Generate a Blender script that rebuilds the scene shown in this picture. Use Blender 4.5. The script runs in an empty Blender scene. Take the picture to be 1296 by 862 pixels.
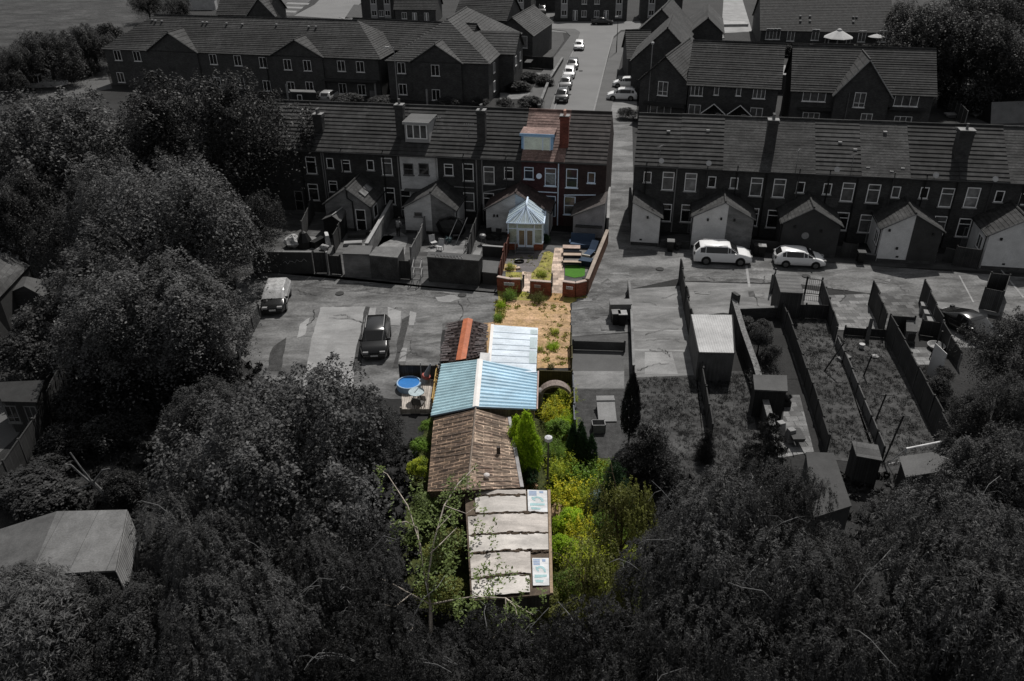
# Selective-colour aerial photograph of terraced houses, yards and allotment sheds, built as geometry in metres.
import bpy, math, random
import numpy as np
from mathutils import Vector, Matrix
random.seed(7)
rad = math.radians
SC = bpy.context.scene
COL = SC.collection
# ------------------------------------------------------------------ camera model (photo pixels 1296 x 862 -> world)
F = 1030.0; TH = rad(30.2); RO = rad(0.65); HC = 29.0
_f = Vector((0, math.cos(TH), -math.sin(TH))); _r0 = Vector((1, 0, 0)); _u0 = _r0.cross(_f)
_up = math.cos(RO)*_u0 + math.sin(RO)*_r0
_rt = math.cos(RO)*_r0 - math.sin(RO)*_u0
CAM = Vector((0, 0, HC))
def ray(px, py): return _f + (px-648)/F*_rt - (py-431)/F*_up
def G(px, py, z=0.0):
    d = ray(px, py); return CAM + d*((z-HC)/d.z)
def G2(p, z=0.0):
    q = G(p[0], p[1], z); return (q.x, q.y)
AN = rad(-10.4)
UX = Vector((math.cos(AN), math.sin(AN), 0)); VX = Vector((-math.sin(AN), math.cos(AN), 0)); P0 = Vector((-6, 73, 0))
def W(px, py, v=0.0):
    d = ray(px, py); t = ((P0-CAM).dot(VX)+v)/d.dot(VX); p = CAM+d*t
    return (p-P0).dot(UX), p.z
def RF(px, py, z=0.0):
    p = G(px, py, z)-P0; return p.dot(UX), p.dot(VX)
def RW(u, v, z=0.0): return P0+UX*u+VX*v+Vector((0, 0, z))
def dist_scale(p):   # pixels per metre at a world point
    return F/((Vector(p)-CAM).dot(_f))

# ------------------------------------------------------------------ materials
def g3(c): return (c, c, c) if isinstance(c, (int, float)) else tuple(c)
_M = {}
def M(name, col, rough=.85, var=.3, scale=1.2, kind=None, a=.3, b=.1, spec=.25, metal=0, bump=0, col2=None, fine=14, mort=None, stain=None):
    """Procedural surface: base colour broken by two noises; kind adds a brick / tile / plank / rib pattern in metres."""
    if name in _M: return _M[name]
    m = bpy.data.materials.new(name); m.use_nodes = True; _M[name] = m
    N = m.node_tree.nodes; L = m.node_tree.links
    bs = N['Principled BSDF']; bs.inputs['Roughness'].default_value = rough; bs.inputs['Metallic'].default_value = metal
    bs.inputs['Specular IOR Level'].default_value = spec
    c = g3(col); c2 = g3(col2) if col2 is not None else tuple(x*(1-var) for x in c)
    ge = N.new('ShaderNodeNewGeometry')
    n1 = N.new('ShaderNodeTexNoise'); n1.inputs['Scale'].default_value = scale; n1.inputs['Detail'].default_value = 6; n1.inputs['Roughness'].default_value = .65
    L.new(ge.outputs['Position'], n1.inputs['Vector'])
    n2 = N.new('ShaderNodeTexNoise'); n2.inputs['Scale'].default_value = fine; n2.inputs['Detail'].default_value = 4
    L.new(ge.outputs['Position'], n2.inputs['Vector'])
    r1 = N.new('ShaderNodeMapRange'); r1.inputs[1].default_value = .32; r1.inputs[2].default_value = .66
    L.new(n1.outputs['Fac'], r1.inputs[0])
    mx = N.new('ShaderNodeMix'); mx.data_type = 'RGBA'
    mx.inputs[6].default_value = (*c2, 1); mx.inputs[7].default_value = (*tuple(min(1, x*(1+var*.5)) for x in c), 1)
    L.new(r1.outputs[0], mx.inputs[0])
    out = mx.outputs[2]
    m2 = N.new('ShaderNodeMix'); m2.data_type = 'RGBA'; m2.blend_type = 'MULTIPLY'; m2.inputs[0].default_value = min(1, var*1.6)
    r2 = N.new('ShaderNodeMapRange'); r2.inputs[1].default_value = .3; r2.inputs[2].default_value = .7; r2.inputs[3].default_value = .55; r2.inputs[4].default_value = 1.25
    L.new(n2.outputs['Fac'], r2.inputs[0]); L.new(out, m2.inputs[6]); L.new(r2.outputs[0], m2.inputs[7]); out = m2.outputs[2]
    if stain:   # streaks of dirt and wear, drawn out along the lane
        mp0 = N.new('ShaderNodeMapping'); mp0.inputs['Rotation'].default_value = (0, 0, stain[2] if len(stain) > 2 else rad(10)); mp0.inputs['Scale'].default_value = (.35, 1, 1)
        L.new(ge.outputs['Position'], mp0.inputs['Vector'])
        n3 = N.new('ShaderNodeTexNoise'); n3.inputs['Scale'].default_value = stain[0]; n3.inputs['Detail'].default_value = 8; n3.inputs['Roughness'].default_value = .72; n3.inputs['Distortion'].default_value = .6
        L.new(mp0.outputs[0], n3.inputs['Vector'])
        r3 = N.new('ShaderNodeMapRange'); r3.inputs[1].default_value = .40; r3.inputs[2].default_value = .60; r3.inputs[3].default_value = 1-stain[1]; r3.inputs[4].default_value = 1+stain[1]*.45
        L.new(n3.outputs['Fac'], r3.inputs[0])
        m4 = N.new('ShaderNodeMix'); m4.data_type = 'RGBA'; m4.blend_type = 'MULTIPLY'; m4.inputs[0].default_value = 1
        L.new(out, m4.inputs[6]); L.new(r3.outputs[0], m4.inputs[7]); out = m4.outputs[2]
    hgt = None
    if kind in ('brick', 'tile', 'plank', 'slab', 'strips'):
        uv = N.new('ShaderNodeUVMap'); bt = N.new('ShaderNodeTexBrick')
        if kind == 'strips':
            mp = N.new('ShaderNodeMapping'); mp.inputs['Rotation'].default_value = (0, 0, math.pi/2)
            ad = N.new('ShaderNodeMix'); ad.data_type = 'VECTOR'; ad.inputs[0].default_value = .04
            L.new(uv.outputs[0], ad.inputs[4]); L.new(n2.outputs['Color'], ad.inputs[5]); L.new(ad.outputs[1], mp.inputs['Vector']); L.new(mp.outputs[0], bt.inputs['Vector'])
        else: L.new(uv.outputs[0], bt.inputs['Vector'])
        bt.inputs['Scale'].default_value = 1; bt.inputs['Brick Width'].default_value = a; bt.inputs['Row Height'].default_value = b
        bt.inputs['Mortar Size'].default_value = {'brick': .006, 'slab': .02, 'strips': .022}.get(kind, .012)
        bt.offset = .5 if kind != 'plank' else 0
        c1, c2_ = (1.5, .5) if kind == 'slab' else (1.3, .62) if kind == 'strips' else (1.25, .72); bt.inputs['Color1'].default_value = (c1, c1, c1, 1); bt.inputs['Color2'].default_value = (c2_, c2_, c2_, 1)
        mo = mort if mort is not None else .5; bt.inputs['Mortar'].default_value = (mo, mo, mo, 1)
        m3 = N.new('ShaderNodeMix'); m3.data_type = 'RGBA'; m3.blend_type = 'MULTIPLY'; m3.inputs[0].default_value = 1
        L.new(out, m3.inputs[6]); L.new(bt.outputs['Color'], m3.inputs[7]); out = m3.outputs[2]
        hgt = bt.outputs['Fac']
    if kind == 'rib':
        uv = N.new('ShaderNodeUVMap'); wv = N.new('ShaderNodeTexWave'); wv.bands_direction = 'X' if b >= 0 else 'Y'
        wv.inputs['Scale'].default_value = .314/a; wv.inputs['Distortion'].default_value = .15
        L.new(uv.outputs[0], wv.inputs['Vector']); hgt = wv.outputs['Fac']
    L.new(out, bs.inputs['Base Color'])
    if bump:
        bp = N.new('ShaderNodeBump'); bp.inputs['Strength'].default_value = 1; bp.inputs['Distance'].default_value = bump
        if hgt is not None:
            if kind == 'rib': L.new(hgt, bp.inputs['Height'])
            else:
                iv = N.new('ShaderNodeMath'); iv.operation = 'SUBTRACT'; iv.inputs[0].default_value = 1
                L.new(hgt, iv.inputs[1]); L.new(iv.outputs[0], bp.inputs['Height'])
        else: L.new(n2.outputs['Fac'], bp.inputs['Height'])
        L.new(bp.outputs[0], bs.inputs['Normal'])
    return m
def GLASS(name, col, rough=.06):
    if name in _M: return _M[name]
    m = M(name, col, rough=rough, var=.5, scale=.9, spec=.5, fine=2.5); return m
def LEAF(name, col, var=.35, trans=.25, scale=.5, col2=None, spec=.12):
    if name in _M: return _M[name]
    m = bpy.data.materials.new(name); m.use_nodes = True; _M[name] = m
    N = m.node_tree.nodes; L = m.node_tree.links; N.clear()
    o = N.new('ShaderNodeOutputMaterial'); d = N.new('ShaderNodeBsdfPrincipled'); t = N.new('ShaderNodeBsdfTranslucent'); mx = N.new('ShaderNodeMixShader')
    mx.inputs[0].default_value = trans; d.inputs['Roughness'].default_value = .48; d.inputs['Specular IOR Level'].default_value = spec
    ge = N.new('ShaderNodeNewGeometry'); n = N.new('ShaderNodeTexNoise'); n.inputs['Scale'].default_value = scale; n.inputs['Detail'].default_value = 3
    L.new(ge.outputs['Position'], n.inputs['Vector'])
    r = N.new('ShaderNodeMapRange'); r.inputs[1].default_value = .35; r.inputs[2].default_value = .65; L.new(n.outputs['Fac'], r.inputs[0])
    c = g3(col); cm = N.new('ShaderNodeMix'); cm.data_type = 'RGBA'
    cc2 = g3(col2) if col2 is not None else tuple(x*(1-var) for x in c)
    cm.inputs[6].default_value = (*cc2, 1); cm.inputs[7].default_value = (*tuple(x*(1+var) for x in c), 1)
    L.new(r.outputs[0], cm.inputs[0])
    wn = N.new('ShaderNodeMix'); wn.data_type = 'RGBA'; wn.blend_type = 'MULTIPLY'; wn.inputs[0].default_value = 1
    rr = N.new('ShaderNodeMapRange'); rr.inputs[3].default_value = .78; rr.inputs[4].default_value = 1.22
    L.new(ge.outputs['Random Per Island'], rr.inputs[0]); L.new(cm.outputs[2], wn.inputs[6]); L.new(rr.outputs[0], wn.inputs[7])
    L.new(wn.outputs[2], d.inputs['Base Color']); L.new(wn.outputs[2], t.inputs['Color'])
    L.new(d.outputs[0], mx.inputs[1]); L.new(t.outputs[0], mx.inputs[2]); L.new(mx.outputs[0], o.inputs['Surface'])
    return m

# ------------------------------------------------------------------ mesh builder
class MB:
    def __init__(s): s.v = []; s.f = []; s.m = []
    def add(s, vs, fs, m=0):
        k = len(s.v); s.v += [tuple(v) for v in vs]
        for f in fs: s.f.append([i+k for i in f]); s.m.append(m)
        return s
    def box(s, x0, x1, y0, y1, z0, z1, m=0):
        return s.add([(x0,y0,z0),(x1,y0,z0),(x1,y1,z0),(x0,y1,z0),(x0,y0,z1),(x1,y0,z1),(x1,y1,z1),(x0,y1,z1)],
                     [(0,3,2,1),(4,5,6,7),(0,1,5,4),(1,2,6,5),(2,3,7,6),(3,0,4,7)], m)
    def rbox(s, c, sx, sy, sz, rz=0, m=0, taper=1.0):
        q = []; co, si = math.cos(rz), math.sin(rz)
        for z, k in ((0, 1), (sz, taper)):
            for x, y in ((-1,-1),(1,-1),(1,1),(-1,1)):
                X, Y = x*sx/2*k, y*sy/2*k
                q.append((c[0]+X*co-Y*si, c[1]+X*si+Y*co, c[2]+z))
        return s.add(q, [(0,3,2,1),(4,5,6,7),(0,1,5,4),(1,2,6,5),(2,3,7,6),(3,0,4,7)], m)
    def poly(s, pts, m=0): return s.add(pts, [tuple(range(len(pts)))], m)
    def plate(s, pts, t, m=0, n=None):
        """polygon pts (3D) with thickness t behind its normal"""
        P = [Vector(p) for p in pts]
        if n is None:
            n = Vector((0,0,0))
            for i in range(len(P)): n += (P[i]-P[0]).cross(P[(i+1) % len(P)]-P[0])
            n.normalize()
        k = len(P); Q = [p-n*t for p in P]
        fs = [tuple(range(k)), tuple(range(2*k-1, k-1, -1))]
        for i in range(k): j = (i+1) % k; fs.append((i, k+i, k+j, j))
        return s.add(P+Q, fs, m)
    def prism(s, pts, z0, z1, m=0):
        k = len(pts)
        A = sum(pts[i][0]*pts[(i+1)%k][1]-pts[(i+1)%k][0]*pts[i][1] for i in range(k))
        if A < 0: pts = pts[::-1]
        v = [(p[0],p[1],z0) for p in pts]+[(p[0],p[1],z1) for p in pts]
        fs = [tuple(range(k-1,-1,-1)), tuple(range(k, 2*k))]+[(i,(i+1)%k,k+(i+1)%k,k+i) for i in range(k)]
        return s.add(v, fs, m)
    def tube(s, path, r0, r1=None, n=6, m=0, cap=True):
        r1 = r0 if r1 is None else r1; P = [Vector(p) for p in path]; rings = []; k = len(P)
        for i, p in enumerate(P):
            d = (P[min(i+1,k-1)]-P[max(i-1,0)]).normalized()
            a = d.cross(Vector((0,0,1))) if abs(d.z) < .95 else d.cross(Vector((1,0,0)))
            a.normalize(); b = d.cross(a); rr = r0+(r1-r0)*i/max(1,k-1)
            rings += [p+(a*math.cos(2*math.pi*j/n)+b*math.sin(2*math.pi*j/n))*rr for j in range(n)]
        fs = []
        for i in range(k-1):
            for j in range(n): fs.append((i*n+j, i*n+(j+1)%n, (i+1)*n+(j+1)%n, (i+1)*n+j))
        if cap: fs += [tuple(range(n-1,-1,-1)), tuple(range((k-1)*n, k*n))]
        return s.add(rings, fs, m)
    def cyl(s, c, r, h, n=12, r2=None, m=0, axis='z'):
        c = Vector(c); ax = {'z':Vector((0,0,1)),'x':Vector((1,0,0)),'y':Vector((0,1,0))}[axis]
        return s.tube([c, c+ax*h], r, r if r2 is None else r2, n, m)
    def lathe(s, c, prof, n=16, m=0, sx=1, sy=1):
        vs = []
        for r, z in prof:
            for j in range(n): vs.append((c[0]+r*sx*math.cos(2*math.pi*j/n), c[1]+r*sy*math.sin(2*math.pi*j/n), c[2]+z))
        fs = []
        for i in range(len(prof)-1):
            for j in range(n): fs.append((i*n+j, i*n+(j+1)%n, (i+1)*n+(j+1)%n, (i+1)*n+j))
        if prof[-1][0] > 1e-4: fs.append(tuple(range((len(prof)-1)*n, len(prof)*n)))
        return s.add(vs, fs, m)
    def blob(s, c, rx, ry, rz, n=10, k=6, m=0, jit=0, rng=random):
        vs = []
        for i in range(k+1):
            a = math.pi*i/k
            for j in range(n):
                b = 2*math.pi*j/n; q = 1+rng.uniform(-jit, jit)
                vs.append((c[0]+rx*q*math.sin(a)*math.cos(b), c[1]+ry*q*math.sin(a)*math.sin(b), c[2]+rz*q*math.cos(a)))
        fs = [(i*n+j, (i+1)*n+j, (i+1)*n+(j+1)%n, i*n+(j+1)%n) for i in range(k) for j in range(n)]
        return s.add(vs, fs, m)
    def mesh(s, name, mats, off=None, inv=None, smooth=False):
        V = s.v
        if inv is not None: V = [tuple(inv @ Vector(v)) for v in V]
        elif off is not None: V = [(v[0]-off[0], v[1]-off[1], v[2]-off[2]) for v in V]
        me = bpy.data.meshes.new(name); me.from_pydata(V, [], s.f)
        for m in (mats if isinstance(mats, (list, tuple)) else [mats]): me.materials.append(m)
        me.polygons.foreach_set('material_index', s.m)
        uv = me.uv_layers.new(name='UVMap'); n = len(me.loops); buf = np.zeros(n*2, np.float32)
        for p in me.polygons:
            nn = p.normal
            if abs(nn.z) > .996: ux = Vector((1,0,0)); vx = Vector((0,1,0))
            else: ux = Vector((0,0,1)).cross(nn).normalized(); vx = nn.cross(ux)
            for li in p.loop_indices:
                c = me.vertices[me.loops[li].vertex_index].co
                buf[2*li] = c.dot(ux); buf[2*li+1] = c.dot(vx)
        uv.data.foreach_set('uv', buf)
        if smooth: me.polygons.foreach_set('use_smooth', [True]*len(me.polygons))
        me.update(); return me
    def build(s, name, mats, parent=None, world=False, origin=None, smooth=False):
        inv = None
        if world and parent is not None: inv = wmat(parent).inverted()
        me = s.mesh(name, mats, off=origin, inv=inv, smooth=smooth)
        o = bpy.data.objects.new(name, me); COL.objects.link(o)
        if origin is not None: o.location = origin
        o.parent = parent
        return o
def wmat(o):
    m = Matrix.Translation(o.location) @ o.rotation_euler.to_matrix().to_4x4() @ Matrix.Diagonal((*o.scale, 1))
    return wmat(o.parent) @ m if o.parent else m
def tag(o, label, cat, group=None):
    o['label'] = label; o['category'] = cat
    if group: o['group'] = group
    return o
def thing(name, label, cat, loc=(0,0,0), rz=0, group=None):
    o = bpy.data.objects.new(name, None); COL.objects.link(o); o.location = loc; o.rotation_euler = (0,0,rz); o.empty_display_size = .3
    return tag(o, label, cat, group)
def struct(o): o['kind'] = 'structure'; return o
def dup(o, loc=None, rz=None, label=None, group=None, parent=None, scale=None):
    c = o.copy(); COL.objects.link(c); c.parent = parent
    if loc is not None: c.location = loc
    if rz is not None: c.rotation_euler = (0,0,rz)
    if scale is not None: c.scale = scale
    if label: c['label'] = label
    if group: c['group'] = group
    for ch in list(o.children):
        if ch.name != c.name: dup(ch, parent=c)
    return c
def lerp(a, b, t): return Vector(a)*(1-t)+Vector(b)*t
def slope(mb, a, b, c, d, n, lip, m=0, th=.07):
    """roof plane: eave a->b, ridge d->c; n courses each lifted at its lower edge by lip"""
    a, b, c, d = map(Vector, (a, b, c, d)); nr = (b-a).cross(d-a)
    if nr.length < 1e-6: nr = (b-a).cross(c-a)
    nr.normalize()
    if nr.z < 0: nr = -nr
    for i in range(n):
        t0, t1 = i/n, (i+1)/n; l_ = lip*random.uniform(.72,1.28)
        A, B, C, D = lerp(a,d,t0), lerp(b,c,t0), lerp(b,c,t1), lerp(a,d,t1); l = nr*l_
        mb.add([A+l, B+l, C, D], [(0,1,2,3)], m)
        A0 = A-nr*(th if i == 0 else .01); B0 = B-nr*(th if i == 0 else .01)
        mb.add([A0, B0, B+l, A+l], [(0,1,2,3)], m)
        mb.add([A0, A+l, D], [(0,1,2)], m); mb.add([B0, C, B+l], [(0,1,2)], m)
    mb.add([p-nr*th for p in (a,d,c,b)], [(0,1,2,3)], m)
    return mb
# ------------------------------------------------------------------ material palette (greys outside the colour plot)
brick_d = M('dark_brick', .043, kind='brick', a=.23, b=.078, var=.35, mort=1.4)
brick_m = M('mid_brick', .052, kind='brick', a=.23, b=.078, var=.3, mort=1.4)
brick_r = M('red_brick', (.058,.028,.030), kind='brick', a=.23, b=.078, var=.35, mort=1.4)
brick_o = M('orange_brick', (.23,.075,.045), kind='brick', a=.23, b=.078, var=.35, mort=1.3)
render_w = M('pale_render', .58, var=.15, scale=.8, stain=(.8,.25,1.57))
render_g = M('grey_render', .2, var=.25, scale=.9, stain=(.9,.35,1.57))
render_d = M('dark_render', .045, var=.25)
render_b = M('bluish_render', (.48,.56,.64), var=.2)
tile_rib = M('ribbed_tile', .042, kind='tile', a=.33, b=.5, var=.35, scale=.5, mort=.75, stain=(.8,.35,1.4))
tile_pln = M('plain_tile', .062, kind='tile', a=.2, b=.15, var=.3, scale=.6, mort=.7, stain=(.9,.4,1.4))
tile_red = M('red_tile', (.25,.17,.15), kind='tile', a=.2, b=.15, var=.35, scale=.6, mort=.7, stain=(1.2,.3,0))
tile_rrb = M('brown_ribbed_tile', (.048,.043,.042), kind='tile', a=.33, b=.5, var=.35, scale=.5, mort=.75)
tile_far = M('modern_tile', .05, kind='tile', a=.3, b=.3, var=.3, scale=.25, mort=.6, stain=(.35,.35,0))
tile_fl = M('modern_tile_light', .06, kind='tile', a=.3, b=.3, var=.3, scale=.3, mort=.6)
slate = M('dark_slate', .045, kind='tile', a=.3, b=.25, var=.35, scale=.8, mort=.6, stain=(1,.35,0))
white = M('white_upvc', .8, var=.08, rough=.4)
white_b = M('bluish_upvc', (.70,.82,.97), var=.08, rough=.35)
pvc_grey = M('grey_plastic', .2, var=.12, rough=.5)
blackp = M('black_plastic', .015, var=.2, rough=.4)
gutter_m = M('gutter_plastic', .05, var=.2, rough=.5)
glass_d = GLASS('dark_glass', .018); glass_c = GLASS('curtained_glass', .10); glass_b = GLASS('pale_blind_glass', .22, .15)
glass_g = GLASS('greenish_glass', (.45,.52,.42), .2)
glass_p = GLASS('plot_glass', (.03,.04,.055))
concrete = M('concrete', .19, var=.25, scale=.35, bump=.004, stain=(.5,.35,1.3))
concrete_l = M('pale_concrete', .26, var=.2, scale=.5, stain=(.7,.2,1.4))
lane_m = M('worn_tarmac', .145, var=.35, scale=.5, bump=.006, fine=6, stain=(.55,.5))
lane_d = M('dark_tarmac', .075, var=.3, scale=.3, bump=.006, fine=7, stain=(.6,.4))
road_m = M('road_asphalt', .15, var=.14, scale=.15)
pave_m = M('pavement_asphalt', .085, var=.18, scale=.3)
kerb_m = M('kerb_stone', .2, var=.2)
grass_d = M('rough_grass', .055, var=.35, scale=.7, bump=.06, fine=5, stain=(.8,.45,1.3))
grass_l = M('lawn_grass', .05, var=.25, scale=.3, bump=.02)
earth_d = M('dark_earth', .02, var=.5, scale=.5, bump=.05)
field_m = M('field_crop', .042, var=.5, scale=.2, bump=.25, fine=1.2, stain=(.35,.55,.6))
gravel_d = M('dark_gravel', .045, var=.5, scale=2.2, fine=16, bump=.02)
slab_m = M('paving_slab', .155, kind='slab', a=.75, b=.5, var=.35, scale=1.5, mort=.55)
gravel_o = M('orange_gravel', (.44,.29,.18), var=.5, scale=1.1, fine=7, bump=.03, col2=(.30,.20,.085), stain=(.9,.3,0))
path_o = M('buff_paving', (.46,.36,.29), kind='slab', a=.45, b=.45, var=.3, scale=1.5, mort=.75)
sand_o = M('sandy_ground', (.40,.28,.15), var=.35, scale=.9)
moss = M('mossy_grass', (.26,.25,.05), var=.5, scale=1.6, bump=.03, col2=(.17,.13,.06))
turf = M('artificial_turf', (.055,.16,.02), var=.15, rough=1)
weed_g = M('weedy_ground', (.05,.06,.012), var=.5, scale=1.2, bump=.05)
wood_d = M('dark_wood', .038, kind='plank', a=.12, b=4, var=.35, scale=1.5)
wood_m = M('weathered_wood', .06, kind='plank', a=.12, b=4, var=.3, scale=1.5)
wood_l = M('pale_wood', .16, var=.25)
wood_r = M('red_brown_wood', (.10,.035,.025), kind='plank', a=.12, b=4, var=.3)
wood_g = M('green_brown_wood', (.075,.065,.025), kind='plank', a=.14, b=4, var=.4)
wood_y = M('yellow_wood', (.42,.28,.10), var=.3)
deck = M('deck_board', (.40,.36,.32), kind='plank', a=.14, b=5, var=.3)
metal_l = M('pale_metal', .3, var=.2, rough=.45)
metal_d = M('dark_metal', .03, var=.25, rough=.45)
steel_rib = M('ribbed_steel', .40, kind='rib', a=.16, var=.25, scale=.7, bump=.03)
steel_wall = M('steel_wall', .075, var=.3, scale=.5)
felt = M('roof_felt', .075, var=.3, scale=.8)
felt_l = M('pale_roof_felt', .10, var=.25, scale=.5)
rust = M('rusty_sheet', (.055,.04,.038), kind='rib', a=.3, b=.1, var=.65, scale=3.5, bump=.06, col2=(.02,.013,.013), fine=6)
rust_o = M('orange_ridge_metal', (.42,.13,.06), var=.25, scale=2, rough=.6)
blue_sheet = M('blue_sheet', (.36,.56,.70), var=.2, scale=.9, rough=.4, stain=(.8,.16,0))
teal_sheet = M('pale_teal_sheet', (.44,.62,.68), var=.22, scale=.9, rough=.4, stain=(.8,.16,0))
pale_sheet = M('pale_blue_sheet', (.60,.67,.74), var=.16, scale=1, rough=.45, stain=(1.1,.2,0))
white_strip = M('white_strip', (.72,.70,.68), var=.1)
sheet_grey = M('grey_sheet', (.49,.46,.43), var=.14, scale=1.2, rough=.6, stain=(1.0,.28,0))
sheet_gap = M('dirty_joint', (.10,.075,.055), var=.4, scale=3)
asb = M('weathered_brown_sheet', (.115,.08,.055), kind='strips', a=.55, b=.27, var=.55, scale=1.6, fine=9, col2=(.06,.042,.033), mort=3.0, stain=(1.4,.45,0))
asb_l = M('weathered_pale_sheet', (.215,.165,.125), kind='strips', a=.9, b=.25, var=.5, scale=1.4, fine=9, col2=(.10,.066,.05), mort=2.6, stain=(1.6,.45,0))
shed_wall = M('stained_board', (.16,.12,.09), kind='plank', a=.15, b=4, var=.4)
bark_l = M('pale_bark', .17, var=.4, scale=5); bark_d = M('dark_bark', .03, var=.4, scale=5)
bark_c = M('birch_bark', (.5,.44,.38), var=.4, scale=5); bark_b = M('brown_bark', (.10,.07,.045), var=.4, scale=5)
rubber = M('tyre_rubber', .012, var=.2); rim_m = M('wheel_alloy', .14, var=.15, rough=.35, metal=.4)
carpaint = lambda n, c: M(n, c, rough=.22, var=.03, spec=.6)
lamp_w = M('clear_lamp', .25, var=.1, rough=.2); lamp_r = M('red_lamp', .06, var=.1, rough=.2)
plate_w = M('number_plate', .5, var=.05)
blue_plastic = M('blue_plastic', (.03,.17,.46), var=.15, rough=.3)
navy = M('navy_fabric', (.038,.062,.105), var=.2)
teal_glass = GLASS('teal_glass', (.25,.42,.45), .1)
terra = M('terracotta', (.30,.11,.05), var=.25)

# ------------------------------------------------------------------ ground sheets
def ccw(P):
    A = sum(P[i].x*P[(i+1) % len(P)].y-P[(i+1) % len(P)].x*P[i].y for i in range(len(P)))
    return P if A > 0 else P[::-1]
def sheet(name, pts, mat, layer, raise_=0.0, jit=0.0):
    if jit:   # worn, uneven edge
        rg = random.Random(len(pts)*31+int(pts[0][0])); q = []
        for i in range(len(pts)):
            a, b = pts[i], pts[(i+1) % len(pts)]; n = max(1, int(math.hypot(b[0]-a[0], b[1]-a[1])/(4*jit+2)))
            for k in range(n): t = k/n; q.append((a[0]+(b[0]-a[0])*t+rg.uniform(-jit,jit), a[1]+(b[1]-a[1])*t+rg.uniform(-jit,jit)*.7))
        pts = q
    P = ccw([G(x, y, 0) for x, y in pts]); z = .004*layer+raise_
    P = [Vector((p.x, p.y, z)) for p in P]
    mb = MB()
    if raise_ > .01: mb.plate(P, raise_+.05, n=Vector((0,0,1)))
    else: mb.poly(P)
    return struct(mb.build(name, mat, origin=tuple(P[0])))
mb = MB(); mb.poly([(-1500,-300,0),(1500,-300,0),(1500,2600,0),(-1500,2600,0)])
struct(mb.build('ground', M('ground_grass', .018, var=.5, scale=.25, bump=.05, fine=5)))
sheet('field', [(-40,-30),(215,-30),(208,8),(150,36),(100,62),(40,84),(-40,100)], field_m, 1)
# far streets
sheet('street', [(681,150),(699,98),(716,60),(726,42),(668,38),(590,36),(520,36),(430,24),(372,20),(398,6),(412,-8),(470,-8),(452,8),(445,18),(470,25),(530,31),(640,28),(810,27),(812,36),(786,38),(777,46),(764,90),(750,142),(748,152)], road_m, 2)
sheet('pavement', [(650,160),(682,96),(707,66),(722,46),(716,40),(700,38),(660,39),(660,36),(728,37),(734,41),(729,56),(716,80),(700,126),(692,150),(690,160)], pave_m, 3, .08)
sheet('pavement', [(749,150),(764,96),(776,50),(786,41),(812,38),(812,42),(796,48),(789,64),(780,100),(772,150)], pave_m, 3, .08)
sheet('lawn', [(664,66),(676,42),(712,41),(714,52),(700,72),(680,78)], grass_l, 4, .05)
sheet('lawn', [(436,24),(448,6),(478,8),(530,28),(470,24)], grass_l, 4, .05)
sheet('footpath', [(429,22),(436,22),(462,27),(520,31),(520,35),(452,31)], kerb_m, 4, .05)
sheet('driveway', [(664,30),(676,14),(704,14),(698,30)], lane_m, 4)
sheet('driveway', [(768,150),(776,110),(782,96),(806,96),(806,150)], concrete, 4)
sheet('driveway', [(335,20),(350,-4),(398,-4),(372,20)], lane_d, 3)
for k in range(3): sheet('parking_line', [(362-6*k,5+5*k),(364-6*k,3+5*k),(392-8*k,4+5*k),(390-8*k,6+5*k)], kerb_m, 4)
sheet('footpath', [(913,42),(916,-6),(938,-6),(952,40)], concrete_l, 3)
sheet('driveway', [(-10,118),(60,110),(115,96),(134,88),(142,112),(60,128)], pave_m, 3)
for a, b, c, d in [((748,151),(750,151),(776,46),(775,46)), ((697,150),(699,150),(727,62),(726,62))]: sheet('kerb', [a,b,c,d], kerb_m, 4, .1)
# back lane
sheet('alley', [(765,146),(800,146),(802,250),(806,316),(780,330),(748,330),(770,240)], lane_m, 2)
sheet('lane', [(724,382),(747,366),(764,318),(806,310),(1000,330),(1150,340),(1310,352),(1310,412),(1180,381),(1090,370),(985,356),(862,352),(798,366),(786,384),(800,420),(724,426)], lane_m, 3)
sheet('back_yard', [(240,345),(300,260),(768,298),(760,310),(745,368),(632,372),(560,366),(350,346)], M('yard_concrete', .095, var=.35, scale=.4, stain=(.7,.55,1.2)), 2)
sheet('back_yard', [(803,304),(860,296),(1310,330),(1310,346),(1000,332),(806,316)], M('yard_dark', .06, var=.4, scale=.4, stain=(.7,.4,1.2)), 2)
sheet('parking_yard', [(300,352),(350,342),(560,364),(631,370),(632,412),(606,414),(560,418),(545,505),(495,505),(455,500),(360,500),(290,440)], lane_m, 2)
for q in [[(440,320),(462,322),(500,300),(486,296)],[(470,305),(505,292),(516,300),(512,325),(474,318)],[(536,318),(588,322),(592,306),(560,302)],[(596,326),(606,327),(612,312),(604,310)],[(384,314),(402,316),(410,302),(392,300)]]: sheet('yard_slab', q, M('yard_slab_pale', .2, var=.25, scale=1, stain=(.9,.4,1)), 4, jit=.8)
sheet('concrete_pad', [(406,389),(462,388),(454,440),(446,490),(384,490),(394,430)], concrete_l, 4, jit=.7)
for q in [[(466,390),(476,390),(475,402),(465,402)], [(491,389),(508,394),(506,412),(491,412)], [(519,394),(527,396),(524,412),(517,412)], [(508,440),(516,440),(513,458),(505,458)], [(470,412),(478,412),(476,440),(466,440)],[(380,410),(392,402),(386,424),(376,428)]]:
    sheet('paving_slab', q, concrete_l, 5, jit=.6)
sheet('concrete_pad', [(527,400),(560,402),(556,466),(512,466)], M('stained_concrete', .15, var=.35, scale=.8, stain=(1,.5,1)), 4, jit=1)
for q in [[(462,389),(467,389),(456,470),(446,470)], [(508,404),(518,400),(509,440),(503,466),(497,466),(503,436)], [(344,440),(362,428),(356,470),(338,470)]]:
    sheet('weedy_crack', q, gravel_d, 6, jit=1.4)
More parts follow.
